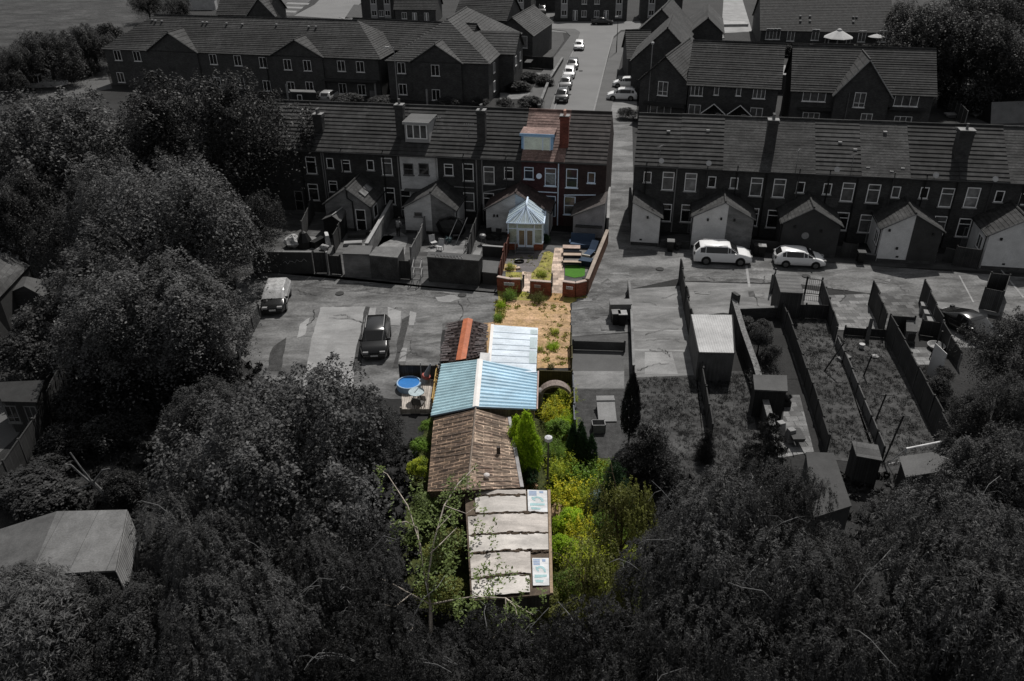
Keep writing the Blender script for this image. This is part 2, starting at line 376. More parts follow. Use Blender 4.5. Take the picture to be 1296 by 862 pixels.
# colour plot
sheet('gravel_drive', [(631,379),(722,382),(722,466),(606,466),(606,410),(625,408)], gravel_o, 5, jit=.8)
sheet('grass_verge', [(627,382),(640,380),(638,398),(634,408),(626,410)], moss, 6, jit=1.2)
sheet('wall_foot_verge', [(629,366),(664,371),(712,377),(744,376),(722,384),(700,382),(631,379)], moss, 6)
sheet('path_spur', [(698,366),(716,368),(712,384),(692,382)], M('ochre_path', (.36,.22,.10), var=.3), 7)
sheet('path_spur', [(658,368),(668,369),(664,376),(654,376)], M('lime_weed', (.28,.27,.05), var=.5, scale=3), 7)
sheet('garden_bed', [(640,330),(695,318),(703,322),(696,358),(640,352)], moss, 5)
sheet('patio', [(636,326),(690,316),(682,336),(672,347),(660,345),(636,344)], M('plot_patio', (.13,.12,.12), var=.35), 6)
sheet('sand_patch', [(638,334),(654,336),(653,344),(637,343)], M('straw_patch', (.42,.31,.14), var=.4, scale=2.5), 7)
sheet('flagstone_path', [(661,344),(673,345),(670,370),(659,369)], path_o, 8)
sheet('flagstone_path', [(702,314),(713,314),(714,340),(714,372),(697,371),(698,340)], path_o, 8)
sheet('artificial_lawn', [(715,336),(741,335),(740,350),(727,352),(715,349)], turf, 8)
sheet('patio', [(714,312),(764,308),(742,345),(714,340)], M('plot_flags', (.16,.15,.14), var=.3), 6)
# gardens to the right
sheet('forecourt', [(724,426),(796,422),(800,470),(790,494),(722,494)], lane_d, 4)
sheet('concrete_pad', [(724,442),(788,442),(790,470),(724,470)], M('pad_grey', .085, var=.18, scale=.8), 5)
sheet('concrete_pad', [(724,470),(790,470),(790,492),(725,492)], concrete, 5)
sheet('gravel_bed', [(724,493),(794,493),(800,580),(724,580)], gravel_d, 5, jit=.6)
sheet('drive', [(798,366),(860,362),(880,475),(804,478)], concrete, 4)
for y0, xa, xb in [(388,799,863),(417,801,866),(442,803,869)]: sheet('drive_joint', [(xa,y0),(xb,y0+1),(xb,y0+3),(xa,y0+2)], concrete_l, 5)
sheet('concrete_pad', [(816,446),(850,446),(858,474),(816,474)], concrete_l, 5)
sheet('rough_lawn', [(806,476),(882,474),(898,640),(800,640)], grass_d, 3)
sheet('drive', [(864,357),(975,360),(976,394),(930,398),(915,396),(868,402)], concrete, 4)
sheet('rough_lawn', [(880,470),(944,470),(975,640),(898,640)], grass_d, 3)
sheet('garden_bed', [(932,404),(986,398),(1010,480),(954,480)], earth_d, 4)
sheet('slab_path', [(994,500),(1012,500),(1030,572),(986,580)], slab_m, 5)
sheet('rough_lawn', [(986,398),(1044,400),(1114,590),(1044,580)], grass_d, 3)
sheet('patio', [(1016,366),(1042,370),(1046,392),(1018,392)], concrete, 5)
sheet('patio', [(1046,374),(1100,372),(1112,418),(1056,418)], slab_m, 5)
sheet('rough_lawn', [(1054,420),(1122,420),(1200,600),(1112,600)], grass_d, 3)
sheet('patio', [(1106,370),(1165,376),(1172,420),(1122,420)], M('patio_slabs_mid', .09, kind='slab', a=.6, b=.5, var=.35, mort=.55), 5)
sheet('car_stand', [(1168,380),(1248,388),(1256,440),(1196,440)], concrete, 4)
sheet('slab_path', [(1140,440),(1176,440),(1184,462),(1150,462)], slab_m, 5)
for q in [[(1213,349),(1215,349),(1233,383),(1231,383)], [(1266,342),(1268,342),(1297,377),(1294,377)], [(943,336),(946,336),(950,364),(947,364)]]: sheet('bay_line', q, concrete_l, 6)
# left gardens
sheet('dark_garden', [(-20,470),(300,430),(420,500),(300,700),(-20,700)], M('shade_toned_earth', .022, var=.5, scale=.6, bump=.05), 1)  # earth kept very dark: the trees' deep shade is put into its colour
sheet('patio', [(-30,500),(70,500),(14,560),(-30,600)], pave_m, 3)
sheet('side_lane', [(-20,280),(40,316),(36,330),(-20,326)], concrete, 3)
sheet('plot_garden', [(690,470),(724,472),(724,560),(812,600),(812,770),(500,770),(520,600),(545,520)], weed_g, 2)

for q in [[(722,392),(760,386),(772,398),(740,410),(722,412)],[(742,372),(770,352),(776,358),(750,384)],[(860,352),(1000,354),(1000,358),(862,357)],[(330,352),(420,356),(560,370),(622,376),(560,378),(420,366),(330,360)]]: sheet('dirt_patch', q, M('loose_dirt', .12, var=.5, scale=1.4, fine=8, stain=(1.1,.5)), 5, jit=2.0)
for q in [[(552,376),(575,374),(582,378),(570,383),(554,382)]]: sheet('tarmac_patch', q, concrete_l, 6, jit=1.0)

rg = random.Random(8)
for k in range(12,26):   # patch repairs and worn spots on the yard and the lane
    if k < 12: x, y = rg.choice([rg.uniform(345,388),rg.uniform(500,625)]), rg.uniform(366,385 if k % 2 else 445)
    elif k < 20: x, y = rg.uniform(860,1270), rg.uniform(338,372); y += (x-860)*.02
    else: x, y = rg.uniform(728,790), rg.uniform(335,420)
    w, h = rg.uniform(4,14), rg.uniform(1.5,4.5); sk = rg.uniform(-6,6)
    sheet('tarmac_patch', [(x-w,y-h),(x+w*.9+sk,y-h*.8),(x+w+sk*.5,y+h),(x-w*.8,y+h*.9)], M('patch_%d' % (k % 4), (.09,.19,.12,.21)[k % 4], var=.35, scale=1.5, fine=9, stain=(1.3,.4)), 7+k % 5, jit=1.1)
cr = MB()
def crack(pts, w, z):
    P = [G(*p) for p in pts]; path = []
    for i in range(len(P)-1):
        for k in range(6): q = lerp(P[i],P[i+1],k/6); path.append(q+Vector((rg.uniform(-.09,.09),rg.uniform(-.09,.09),z)))
    for i in range(len(path)-1):
        d = (path[i+1]-path[i]).normalized(); n = Vector((-d.y,d.x,0))*w*rg.uniform(.4,1.2)
        cr.poly([path[i]-n,path[i+1]-n*.9,path[i+1]+n*.9,path[i]+n])
for k in range(34):
    if k < 18: x, y = rg.uniform(345,610), rg.uniform(366,455)
    elif k < 26: x, y = rg.uniform(800,1250), rg.uniform(340,380)
    else: x, y = rg.uniform(804,862), rg.uniform(372,470)
    a = rg.choice([0,0,1.45,1.5,.4,-.5])+rg.uniform(-.15,.15); l = rg.uniform(10,34)
    crack([(x,y),(x+l*math.cos(a),y+l*.5*math.sin(a)),(x+l*1.7*math.cos(a+.25),y+l*.85*math.sin(a+.25))], rg.uniform(.012,.035), .066)
o = struct(cr.build('surface_crack', M('crack_dirt', .05, var=.4, scale=3)))
for x, y in [(742,352),(835,341),(430,372),(585,374),(1020,350),(720,120),(735,90)]:
    c = G(x,y); o = MB().lathe((0,0,.05),[(.34,0),(.34,.02),(.28,.024)],14).build('drain_cover', M('iron_cover', .04, var=.4, scale=8)); struct(o); o.location = (c.x,c.y,0)
# ------------------------------------------------------------------ windows, doors
_WC = {}
def win(parent, x, y, z, w, h, style='two', pane=None, frame=None, rz=0, door=False, sill=True):
    """window (or door) on a wall face: origin at centre, wall outward = local -y"""
    frame = frame or white; pane = pane or glass_d; key = (w, h, style, pane.name, frame.name, door, sill)
    if key not in _WC:
        t = .07 if w > .5 else .055
        f = MB(); X, Z = w/2, h/2
        f.box(-X,-X+t,-.06,.04,-Z,Z).box(X-t,X,-.06,.04,-Z,Z).box(-X+t,X-t,-.06,.04,-Z,-Z+t).box(-X+t,X-t,-.06,.04,Z-t,Z)
        if style == 'two': f.box(-X+t,X-t,-.055,.03,Z*.36,Z*.36+t*.9)
        if style == 'sash': f.box(-X+t,X-t,-.055,.03,-.03,.04)
        if style in ('pair','quad'): f.box(-t/2,t/2,-.055,.03,-Z+t,Z-t)
        if style == 'quad': f.box(-X+t,-t/2,-.05,.03,-Z*.45,-Z*.45+t*.8).box(t/2,X-t,-.05,.03,-Z*.45,-Z*.45+t*.8)
        if style == 'triple': f.box(-X/3-t/2,-X/3+t/2,-.055,.03,-Z+t,Z-t).box(X/3-t/2,X/3+t/2,-.055,.03,-Z+t,Z-t)
        if style == 'panel': f.box(-X/3,X/3,-.05,.03,-Z+t,Z-t)
        p = MB().box(-X+t*.8, X-t*.8, -.03, .02, -Z+t*.8, Z-t*.8)
        s = MB().box(-X-.08, X+.08, -.11, .04, -Z-.09, -Z)
        _WC[key] = (f.mesh('window', frame), p.mesh('pane', pane), s.mesh('sill', frame if frame is not white else M('sill_stone', .3, var=.2)))
    fm, pm, sm = _WC[key]
    o = bpy.data.objects.new('door' if door else 'window', fm); COL.objects.link(o); o.parent = parent; o.location = (x,y,z); o.rotation_euler = (0,0,rz)
    a = bpy.data.objects.new('pane', pm); COL.objects.link(a); a.parent = o
    if sill and not door: b = bpy.data.objects.new('sill', sm); COL.objects.link(b); b.parent = o
    return o
def chimney(parent, x, y, z0, z1, w, d, mat, pots=2, potm=None, ledge=True):
    mb = MB().box(x-w/2,x+w/2,y-d/2,y+d/2,z0,z1-.25)
    mb.box(x-w/2-.07,x+w/2+.07,y-d/2-.07,y+d/2+.07,z1-.25,z1-.1).box(x-w/2,x+w/2,y-d/2,y+d/2,z1-.1,z1)
    c = mb.build('chimney', mat, parent)
    MB().box(x-w/2-.05,x+w/2+.05,y-d/2-.05,y+d/2+.05,z1,z1+.06).build('mortar_cap', M('mortar', .22, var=.3), c)
    for k in range(pots):
        yy = y+(k-(pots-1)/2)*d/max(1,pots)*.9
        MB().lathe((x,yy,z1+.06), [(.13,0),(.11,.05),(.1,.38),(.13,.4),(.12,.46),(.07,.46)], 10).build('chimney_pot', potm or M('pot_clay', .12, var=.3), c)
    # lead flashing round the base
    fl = MB().box(x-w/2-.09,x-w/2-.015,y-d/2-.06,y+d/2,z0+.1,z0+1.0-.2).box(x+w/2+.015,x+w/2+.09,y-d/2-.06,y+d/2,z0+.1,z0+.8)
    return c
def pipe(parent, pts, mat=None, r=.06, name='drainpipe'): return MB().tube(pts, r, n=6).build(name, mat or pvc_grey, parent)
def dish(parent, x, y, z, mat=None, r=.3):
    mb = MB().lathe((0,0,0), [(0.001,0),(r*.5,.03),(r*.85,.09),(r,.14)], 12)
    R = Matrix.Rotation(rad(60), 4, 'X'); mb.v = [tuple(R @ Vector(v)+Vector((x,y-.25,z))) for v in mb.v]
    mb.tube([(x,y,z-.1),(x,y-.2,z)], .03); mb.tube([(x,y-.25,z-.1),(x,y-.6,z+.05)], .015)
    return mb.build('satellite_dish', mat or M('dish_grey', .4, var=.1), parent)
def aerial(parent, x, y, z, h=.9, yaw=0):
    mb = MB().tube([(x,y,z),(x,y,z+h)], .025, n=5)
    dx, dy = math.cos(yaw), math.sin(yaw); mb.tube([(x-dx*.4,y-dy*.4,z+h),(x+dx*.5,y+dy*.5,z+h)], .015, n=4)
    for k in range(5):
        q = -.35+k*.2; mb.tube([(x+dx*q-dy*.2,y+dy*q+dx*.2,z+h),(x+dx*q+dy*.2,y+dy*q-dx*.2,z+h)], .01, n=4)
    return mb.build('aerial', M('aerial_metal', .25, metal=.3), parent)

# ------------------------------------------------------------------ the two terraces
HE, HR, DP = 6.2, 9.5, 8.8
def row_u(xs, y0, x0, k): return [W(x, y0+(x-x0)*k)[0] for x in xs]
LB = row_u([347,400,452,505,553,608,660,715,768], 186, 343, .0511)
LB = [LB[0]-8.2, LB[0]-4.1]+LB
RB = row_u([803,859,915,973,1032,1090,1152,1214,1277,1340], 206, 804, .0507)
def terrace_house(u0, u1, label, wall, roof, wins, group, courses=12, lip=.06, dz=0, fr=white):
    w = u1-u0; p = RW(u0, 0)
    t = thing('terraced_house', label, 'house', tuple(p), AN, group)
    he, hr = HE+dz, HR+dz
    mb = MB().box(0,w,0,DP,-.1,he)
    mb.add([(0,0,he),(w,0,he),(w,DP,he),(0,DP,he),(0,DP/2,hr-.12),(w,DP/2,hr-.12)], [(0,4,3),(1,2,5)])
    # shallow brick band and eaves course
    mb.box(0,w,-.05,-.002,he-.22,he-.06)
    mb.build('wall', wall, t)
    r = MB(); a, b = .0, w
    slope(r, (a,-.28,he-.02),(b,-.28,he-.02),(b,DP/2,hr),(a,DP/2,hr), courses, lip)
    slope(r, (b,DP+.28,he-.02),(a,DP+.28,he-.02),(a,DP/2,hr),(b,DP/2,hr), courses, lip)
    r.tube([(0,DP/2,hr+.03),(w,DP/2,hr+.03)], .11, n=6)
    ro = r.build('roof', roof, t)
    g = MB(); g.tube([(0,-.34,he-.09),(w,-.34,he-.09)], .07, n=6); g.build('gutter', gutter_m, t)
    for (u, z, kind, pane) in wins:
        if kind == 'big': win(t, u-u0, 0, z, 1.02, 1.66, 'two', pane, fr)
        elif kind == 'small': win(t, u-u0, 0, z, .68, .98, 'one', pane, fr)
        elif kind == 'med': win(t, u-u0, 0, z, .86, 1.12, 'two', pane, fr)
        elif kind == 'sashd': win(t, u-u0, 0, z, .95, 1.1, 'sash', pane, M('dark_frame', .12, var=.1))
        elif kind == 'tall': win(t, u-u0, 0, z, 1.0, 2.0, 'two', pane, fr, sill=False)
        elif kind == 'sash': win(t, u-u0, 0, z, 1.05, 1.75, 'sash', pane, fr)
    return t
def wl(lst, boundary0, boundary1):
    out = []
    for (px, py, kind, pane) in lst:
        u, z = W(px, py)
        if boundary0 <= u < boundary1: out.append((u, z, kind, pane))
    return out
LW = [(394,209,'big',glass_d),(417.8,206.4,'small',glass_d),(438,209.7,'med',glass_d),(469,209,'small',glass_d),(490,210.7,'big',glass_c),(517,214,'sashd',glass_d),(536.5,214,'sashd',glass_d),
      (568,214.8,'med',glass_d),(592.6,218,'big',glass_d),(619,221.7,'big',glass_c),(644,219,'med',glass_d),(669.4,219,'med',glass_p),(696.7,224,'big',glass_c),(723.8,225.5,'sash',glass_p),(748.5,224.8,'small',glass_p),
      (397,243,'big',glass_d),(422,236,'med',glass_d),(493.6,248,'big',glass_d),(514,253,'tall',glass_d),(593.6,255,'sash',glass_c),(618.6,255,'big',glass_d),(696.5,261,'tall',glass_p),(721,260,'sash',glass_c)]
RWN = [(819.5,224,'small',glass_d),(845.5,229,'big',glass_c),(874,230.6,'big',glass_b),(901,230,'small',glass_d),(929,231.5,'small',glass_c),(957,236.5,'big',glass_c),(986,238,'big',glass_c),(1013,237,'small',glass_d),
       (1047,239,'small',glass_d),(1072.7,243,'big',glass_c),(1105,245,'big',glass_c),(1133.7,243,'small',glass_c),(1169.5,244,'small',glass_d),(1197.8,250,'big',glass_c),(1230,250,'sash',glass_b),(1264.6,248.5,'small',glass_d),(1296,252,'small',glass_d),
       (842.5,269,'big',glass_d),(869,270,'big',glass_d),(952,274.5,'big',glass_d),(978,277,'big',glass_d),(1065.5,280,'big',glass_d),(1095,283,'big',glass_c),(1188.5,285,'big',glass_c),(1219.5,288,'big',glass_d)]
GRP_L = 'terraced houses left of the alley'; GRP_R = 'terraced houses right of the alley'
LLAB = ['dark brick terraced house at the far left, wholly behind the big tree crown','dark brick terraced house at the left end, mostly hidden by tree foliage',
 'dark brick terraced house half behind the big tree, left of the stub chimney','dark brick terraced house right of the stub chimney, behind a small black shed',
 'dark brick terraced house directly left of the white-painted house','white-painted terraced house with a white box dormer on its roof',
 'dark brick terraced house directly right of the white-painted house','dark brick terraced house next to the house with the blue dormer',
 'red brick terraced house with a wide blue dormer and reddish roof','red brick end-terrace house beside the alley, with brown ribbed roof']
LH = []
for i in range(len(LB)-1):
    wall, roof, c, lp, fr = brick_d, tile_rib, 13, .06, white
    if i == 5: wall = render_w
    if i >= 8: fr = white_b
    if i == 8: wall, roof, c, lp = brick_r, tile_red, 18, .02
    if i == 9: wall, roof = M('dull_red_brick', (.042,.029,.028), kind='brick', a=.23, b=.078, var=.35, mort=1.4), tile_rrb
    if roof is tile_rib: roof = M('ribbed_tile_l%d' % (i % 3), (.044,.037,.049)[i % 3], kind='tile', a=.33, b=.5, var=.35, scale=.5, mort=.75, stain=(.8,.35,1.4))
    t = terrace_house(LB[i], LB[i+1], LLAB[i], wall, roof, wl(LW, LB[i], LB[i+1]), GRP_L, c, lp, fr=fr); LH.append(t)
RLAB = ['dark brick end-terrace house right of the alley, with ribbed roof','dark brick terraced house behind the white SUV, with ribbed roof',
 'dark brick terraced house with plain grey roof, left of the tall chimney','dark brick terraced house with plain grey roof, right of the tall chimney',
 'dark brick terraced house with a ribbed roof between two plain grey roofs','dark brick terraced house with a smooth grey roof behind the two-tone outhouse',
 'dark brick terraced house left of the broad chimney, with ribbed roof','dark brick terraced house right of the broad chimney, with ribbed roof',
 'dark brick terraced house with plain roof at the right edge of the photo']
RH = []
for i in range(9):
    rib = i in (0,1,4,6,7)
    t = terrace_house(RB[i], RB[i+1], RLAB[i], brick_d, (M('ribbed_tile_%d' % (i % 3), (.036,.045,.052)[i % 3], kind='tile', a=.33, b=.5, var=.35, scale=.5, mort=.75, stain=(.8,.35,1.4)) if rib else M('plain_tile_%d' % (i % 3), (.058,.08,.066)[i % 3], kind='tile', a=.2, b=.15, var=.3, scale=.6, mort=.7, stain=(.9,.4,1.4))), wl(RWN, RB[i], RB[i+1]), GRP_R, 13 if rib else 20, .06 if rib else .014, dz=.03*(i % 2)); RH.append(t)
# chimneys on party lines (rear slope), dormers, pipes, dishes
chimney(LH[2], LB[3]-LB[2]-.1, 1.7, 7.2, 9.1, .85, .7, brick_d, 3)
chimney(LH[4], LB[5]-LB[4]-.1, 1.5, 7.0, 10.3, .75, .7, brick_d, 1)
chimney(LH[6], LB[7]-LB[6]-.1, 1.4, 6.9, 10.1, .75, .7, brick_d, 2)
chimney(LH[8], LB[9]-LB[8]-.25, 1.3, 6.9, 9.9, .78, .7, M('chimney_brick', (.15,.05,.038), kind='brick', a=.23, b=.078, var=.35, mort=1.3), 2, M('pink_pot', (.5,.3,.24), var=.2))
chimney(RH[2], RB[3]-RB[2]+.0, 1.7, 7.0, 10.1, .85, .75, brick_d, 2)
chimney(RH[6], RB[7]-RB[6]+.2, 1.9, 7.0, 9.8, 1.15, .9, brick_d, 1)
def dormer(t, px0, px1, pyt, pyb, mat, pane, label=None, mull=True, hgt=1.15, v=.75, topm=None):
    u0 = RW(0,0); tu = (Vector(t.location)-P0).dot(UX)
    xa, zb = W(px0, pyb, v); xb, zt = W(px1, pyt, v); xa -= tu; xb -= tu
    d = MB().box(xa,xb,v,3.4,zb-.2,zt); d.box(xa-.12,xb+.12,v-.18,3.5,zt,zt+.1, 1)
    d.box(xa-.13,xb+.13,v-.22,v-.181,zt-.14,zt+.1); o = d.build('dormer', [mat, topm or mat], t)
    if label: o['label'] = label
    w, h = (xb-xa)*.86, (zt-zb)*.82
    f = MB(); X, Z, s = w/2, h/2, .08
    f.box(-X,-X+s,-.07,.03,-Z,Z).box(X-s,X,-.07,.03,-Z,Z).box(-X+s,X-s,-.07,.03,-Z,-Z+s).box(-X+s,X-s,-.07,.03,Z-s,Z)
    for q in ([-X*.33, X*.33] if mull else [X*.42]): f.box(q-.05,q+.05,-.065,.03,-Z+s,Z-s)
    f.box(-X+s*.8,X-s*.8,-.035,.02,-Z+s*.8,Z-s*.8, 1)
    wn = f.build('dormer_window', [white if mat is not BL else white_b, pane], o); wn.location = ((xa+xb)/2, v, (zb+zt)/2)
    return o
BL = M('blue_cladding', (.30,.50,.74), var=.15)
dormer(LH[5], 513, 542, 156, 177, M('white_cladding', .32, var=.15), glass_c, None, True, topm=felt_l)
dormer(LH[8], 660, 700, 171, 196, BL, M('dormer_glass', (.80,.90,.80), rough=.25, var=.2, scale=1.5, spec=.5), 'wide blue flat-roofed dormer', False, topm=tile_red)
def hx(t, u): return u-(Vector(t.location)-P0).dot(UX)
for t, px, py0, py1, m in [(LH[4],504,206,272,pvc_grey),(LH[5],552,205,262,M('white_pipe', .4)),(LH[7],610,209,285,pvc_grey),(LH[6],603,209,285,pvc_grey),(LH[9],707,213,290,white_b),(LH[2],407,198,262,pvc_grey),(LH[3],409.5,198,262,pvc_grey),
                           (RH[0],857,212,293,pvc_grey),(RH[2],971,219,300,blackp),(RH[4],1086,226,305,blackp),(RH[6],1212,231,312,blackp)]:
    u, z = W(px, py0); u2, z2 = W(px, py1); pipe(t, [(hx(t,u),-.09,HE-.12),(hx(t,u),-.09,.05)], m)
for t, a, b, m in [(LH[6],(575,236),(600,237.5),pvc_grey),(LH[7],(612,243),(640,238),pvc_grey),(LH[8],(675,242),(705,243.5),white_b),(LH[9],(714,246.5),(754,246.5),white_b)]:
    u, z = W(*a); u2, z2 = W(*b); pipe(t, [(hx(t,u),-.09,z),(hx(t,u2),-.09,z2)], m, .05, 'waste_pipe')
ux, zx = W(683,222); o = dish(LH[8], hx(LH[8],ux), -.05, zx, white_b, .26)
for t, px, py, kind in [(RH[0],835,199,'a'),(RH[1],897,203,'d'),(RH[3],1009,204,'a'),(RH[4],1059,211,'d'),(RH[4],1078,210,'a'),(RH[6],1184,218,'d'),(RH[7],1259,223,'d'),(RH[1],837,200,'d'),(LH[6],593,171,'a'),(LH[5],552,163,'a')]:
    if kind == 'd':
        u, z = W(px, py+4, -.35); dish(t, hx(t,u), -.1, z, r=.24)
    else:
        u, z = W(px, py, .4); aerial(t, hx(t,u), .4, z-.3, 1.3, random.uniform(0,3))
# roof vents and skylight tiles
for t, px, py in [(RH[1],896,166),(RH[0],846,167),(RH[4],1063,181),(RH[4],1082,190),(RH[5],1120,168),(RH[5],1128,218),(RH[5],1142,214),(RH[5],1098,213),(LH[3],393,168),(LH[3],392,183)]:
    for v in np.linspace(.2,4.2,81):
        u, z = W(px, py, v)
        if abs(z-(HE+v/(DP/2)*(HR-HE))) < .06: break
    MB().rbox((hx(t,u),v,z), .3,.3,.13,0).build('roof_vent', M('vent_plastic', .12 if px > 1090 else .3), t)
# yard doors, soil stacks and patch repairs on the rear walls
rg = random.Random(4)
for i, t in enumerate(RH):
    w = RB[i+1]-RB[i]; x = w*.5+rg.uniform(-.15,.15); win(t, x, 0, 1.02, .86, 2.0, 'sash' if i % 3 else 'panel', (glass_d,glass_c)[i % 2], (white,M('dark_frame', .12),M('grey_frame', .2))[i % 3], door=True)
    pipe(t, [(x+.75*(1 if i % 2 else -1),-.1,HE+.35),(x+.75*(1 if i % 2 else -1),-.1,.1)], (blackp,gutter_m)[i % 2], .055, 'soil_pipe')
    MB().box(w*.25,w*.25+rg.uniform(.7,1.6),-.012,-.002,3.0+rg.uniform(-.4,.3),3.9+rg.uniform(0,.5)).build('repointed_patch', M('new_mortar_%d' % (i % 3), (.05,.06,.024)[i % 3], kind='brick', a=.23, b=.078, var=.35, mort=1.7), t)
for i, t in enumerate(LH[2:8]):
    w = LB[i+3]-LB[i+2]; x = w*.42
    if i != 3: win(t, x, 0, 1.02, .86, 2.0, 'panel' if i % 2 else 'sash', glass_d, (M('grey_frame', .2),white)[i % 2], door=True); pipe(t, [(x+.8,-.1,HE+.35),(x+.8,-.1,.1)], (blackp,gutter_m)[i % 2], .055, 'soil_pipe')
# washing of white paint: band above patio door of the white house
u, z = W(530,232); MB().box(.35,3.4,-.5,-.01,2.75,2.88).build('canopy', felt_l, LH[5])

# ------------------------------------------------------------------ rear outhouses
def outhouse(uL, uR, vF, ze, zr, label, walls, roofm, vB=-.06, uA=None, split=None, mono=None, tip=None, group='gabled outhouses behind the terraces', zeR=None, courses=9, lip=.03):
    """gabled outbuilding from the terrace wall (vB) to its gable at vF, in row coordinates"""
    w = uR-uL; d = vB-vF; t = thing('outhouse', label, 'outhouse', tuple(RW(uL, vF)), AN, group)
    a = (uA-uL) if uA is not None else w/2; zeR = ze if zeR is None else zeR
    pr = [(0,-.05),(w,-.05),(w,zeR),(a,zr),(0,ze)]
    if mono == 'left': pr = [(0,-.05),(w,-.05),(w,zeR),(0,zr)]; a = 0
    if mono == 'right': pr = [(0,-.05),(w,-.05),(w,zr),(0,ze)]; a = w
    k = len(pr); mb = MB()
    V = [(x,0,z) for x, z in pr]+[(x,d,z) for x, z in pr]
    mb.add(V, [tuple(range(k)), tuple(range(2*k-1,k-1,-1))]+[(i,k+i,k+(i+1)%k,(i+1)%k) for i in range(k)])
    wl_ = mb.build('wall', walls[0], t)
    if len(walls) > 1:   # other half of the shared gable carries another paint
        s = split-uL
        q = [(s,.02),(w-.01,.02),(w-.01,zeR-.04),(max(a,s),zr-.06-(max(a,s)-a)/(w-a)*(zr-zeR))]
        if s < a: q.append((s, ze+(zr-ze)*s/a-.06))
        o = MB().plate([(x,-.025,z) for x, z in q], .02, n=Vector((0,-1,0))).build('painted_gable', walls[1], t)
    r = MB(); oh = .18; e = .12
    if mono != 'left': kx = oh*(zr-ze)/a; slope(r, (-oh,d,ze-kx),(-oh,-e,ze-kx),(a,-e,zr),(a,d,zr), courses, lip)
    if mono != 'right': kx = oh*(zr-zeR)/(w-a); slope(r, (w+oh,-e,zeR-kx),(w+oh,d,zeR-kx),(a,d,zr),(a,-e,zr), courses, lip)
    if mono is None: r.tube([(a,-e,zr+.05),(a,d,zr+.05)], .09, n=6)
    ro = r.build('roof', roofm, t)
    b = MB()
    if mono != 'left': b.tube([(-oh,-e-.02,ze-oh*.4),(a,-e-.02,zr-.03)], .05, n=4)
    if mono != 'right': b.tube([(w+oh,-e-.02,zeR-oh*.4),(a,-e-.02,zr-.03)], .05, n=4)
    b.build('verge', M('verge_grey', .14), t)
    if mono != 'left': MB().tube([(-oh-.05,-e,ze-.17),(-oh-.05,d,ze-.17)], .05, n=5).tube([(-oh-.02,.35,ze-.2),(-.07,.4,ze-.45),(-.07,.4,0)], .04, n=5).build('gutter', blackp, t)
    if mono != 'right': MB().tube([(w+oh+.05,-e,zeR-.17),(w+oh+.05,d,zeR-.17)], .05, n=5).tube([(w+oh+.02,.35,zeR-.2),(w+.07,.4,zeR-.45),(w+.07,.4,0)], .04, n=5).build('gutter', blackp, t)
    MB().box(.02,w-.02,-.03,-.004,.0,.28).build('plinth', M('damp_plinth', .06, var=.4, scale=2), t)
    MB().box(w*.32,w*.32+.22,-.02,-.004,.45,.6).build('air_brick', blackp, t)
    return t
oA = outhouse(-10.4, -6.2, -4.2, 2.6, 4.15, 'pale rendered outhouse with a tall white glazed door and roof windows', [render_g], slate, uA=-8.2)
win(oA, 3.35, 0, 1.15, .95, 2.05, 'sash', glass_d, white, door=True)
win(oA, 4.2, 1.6, 1.5, 1.0, 1.2, 'one', glass_d, white, rz=rad(90))
for yy in (1.2, 2.4):
    q = MB().box(-.35,.35,-.5,.5,0,.09); o = q.build('roof_window', [glass_b], oA); o.location = (3.35,yy,3.33); o.rotation_euler = (0, math.atan2(1.55,2.0), 0)
pipe(oA, [(2.25,-.06,4.0),(2.25,-.06,3.2),(2.7,-.06,2.9),(2.7,-.06,.05)], blackp, .06)
oB = outhouse(-3.0, 1.7, -3.8, 2.55, 4.0, 'pale outhouse with a light striped roof strip behind the swing seat', [render_w, render_g], slate, uA=-.45, split=-.45)
win(oB, 1.3, 0, 1.85, .75, .4, 'one', glass_d, M('grey_frame', .2))
u = MB(); 
for k in range(7): u.plate([(2.62+k*.29,-.1,3.93-k*.197),(2.62+k*.29,1.1,3.93-k*.197),(2.88+k*.29,1.1,3.755-k*.197),(2.88+k*.29,-.1,3.755-k*.197)], .03, n=Vector((.56,0,.83)))
u.build('pale_roof_patch', M('pale_slate', .2, var=.25), oB)
oC = outhouse(4.4, 10.1, -3.0, 2.5, 4.1, 'pale outhouse behind the conservatory, brown tiled, shared by two houses', [render_w, render_b], M('brown_slate', (.06,.045,.042), kind='tile', a=.3, b=.25, var=.4, mort=.6), uA=7.1, split=7.1)
for xx in (.75, 1.05): MB().rbox((xx,-.06,1.75), .16,.12,.2).build('wall_light', blackp, oC)
oD = outhouse(12.3, 15.05, -3.0, 2.35, 3.6, 'grey lean-to outhouse against the alley wall behind the dark blue bench', [M('grey_blue_render', (.27,.27,.285), var=.25)], M('dull_slate', (.075,.065,.062), kind='tile', a=.3, b=.3, var=.35, mort=.6), mono='right')
MB().box(.25,2.6,-.5,-.02,1.35,1.45).build('hedge_shelf', gravel_d, oD)
o1 = outhouse(17.45, 19.9, -3.4, 3.9, 4.0, 'white half-gabled outhouse beside the alley, leaning to its neighbour', [M('white_render', .6, var=.15)], slate, mono='left', zeR=2.75)
o2 = outhouse(22.7, 27.7, -3.3, 3.0, 4.35, 'white gabled outhouse behind the white SUV', [M('white_render', .6), render_g], slate, uA=25.2, split=25.5)
o3 = outhouse(30.1, 34.7, -3.7, 3.0, 4.4, 'dark grey gabled outhouse with a small round vent on its gable', [render_d], slate, uA=32.3)
rv = MB().lathe((0,0,0), [(.3,0),(.3,.05),(.2,.06)], 16).build('round_vent', M('vent_ring', .25), o3); rv.location = (1.9,-.01,1.9); rv.rotation_euler = (rad(90),0,0)
o4 = outhouse(38.0, 42.6, -3.8, 3.05, 4.4, 'two-tone gabled outhouse, left half white and right half dark', [M('white_render', .6), render_d], slate, uA=40.2, split=40.3)
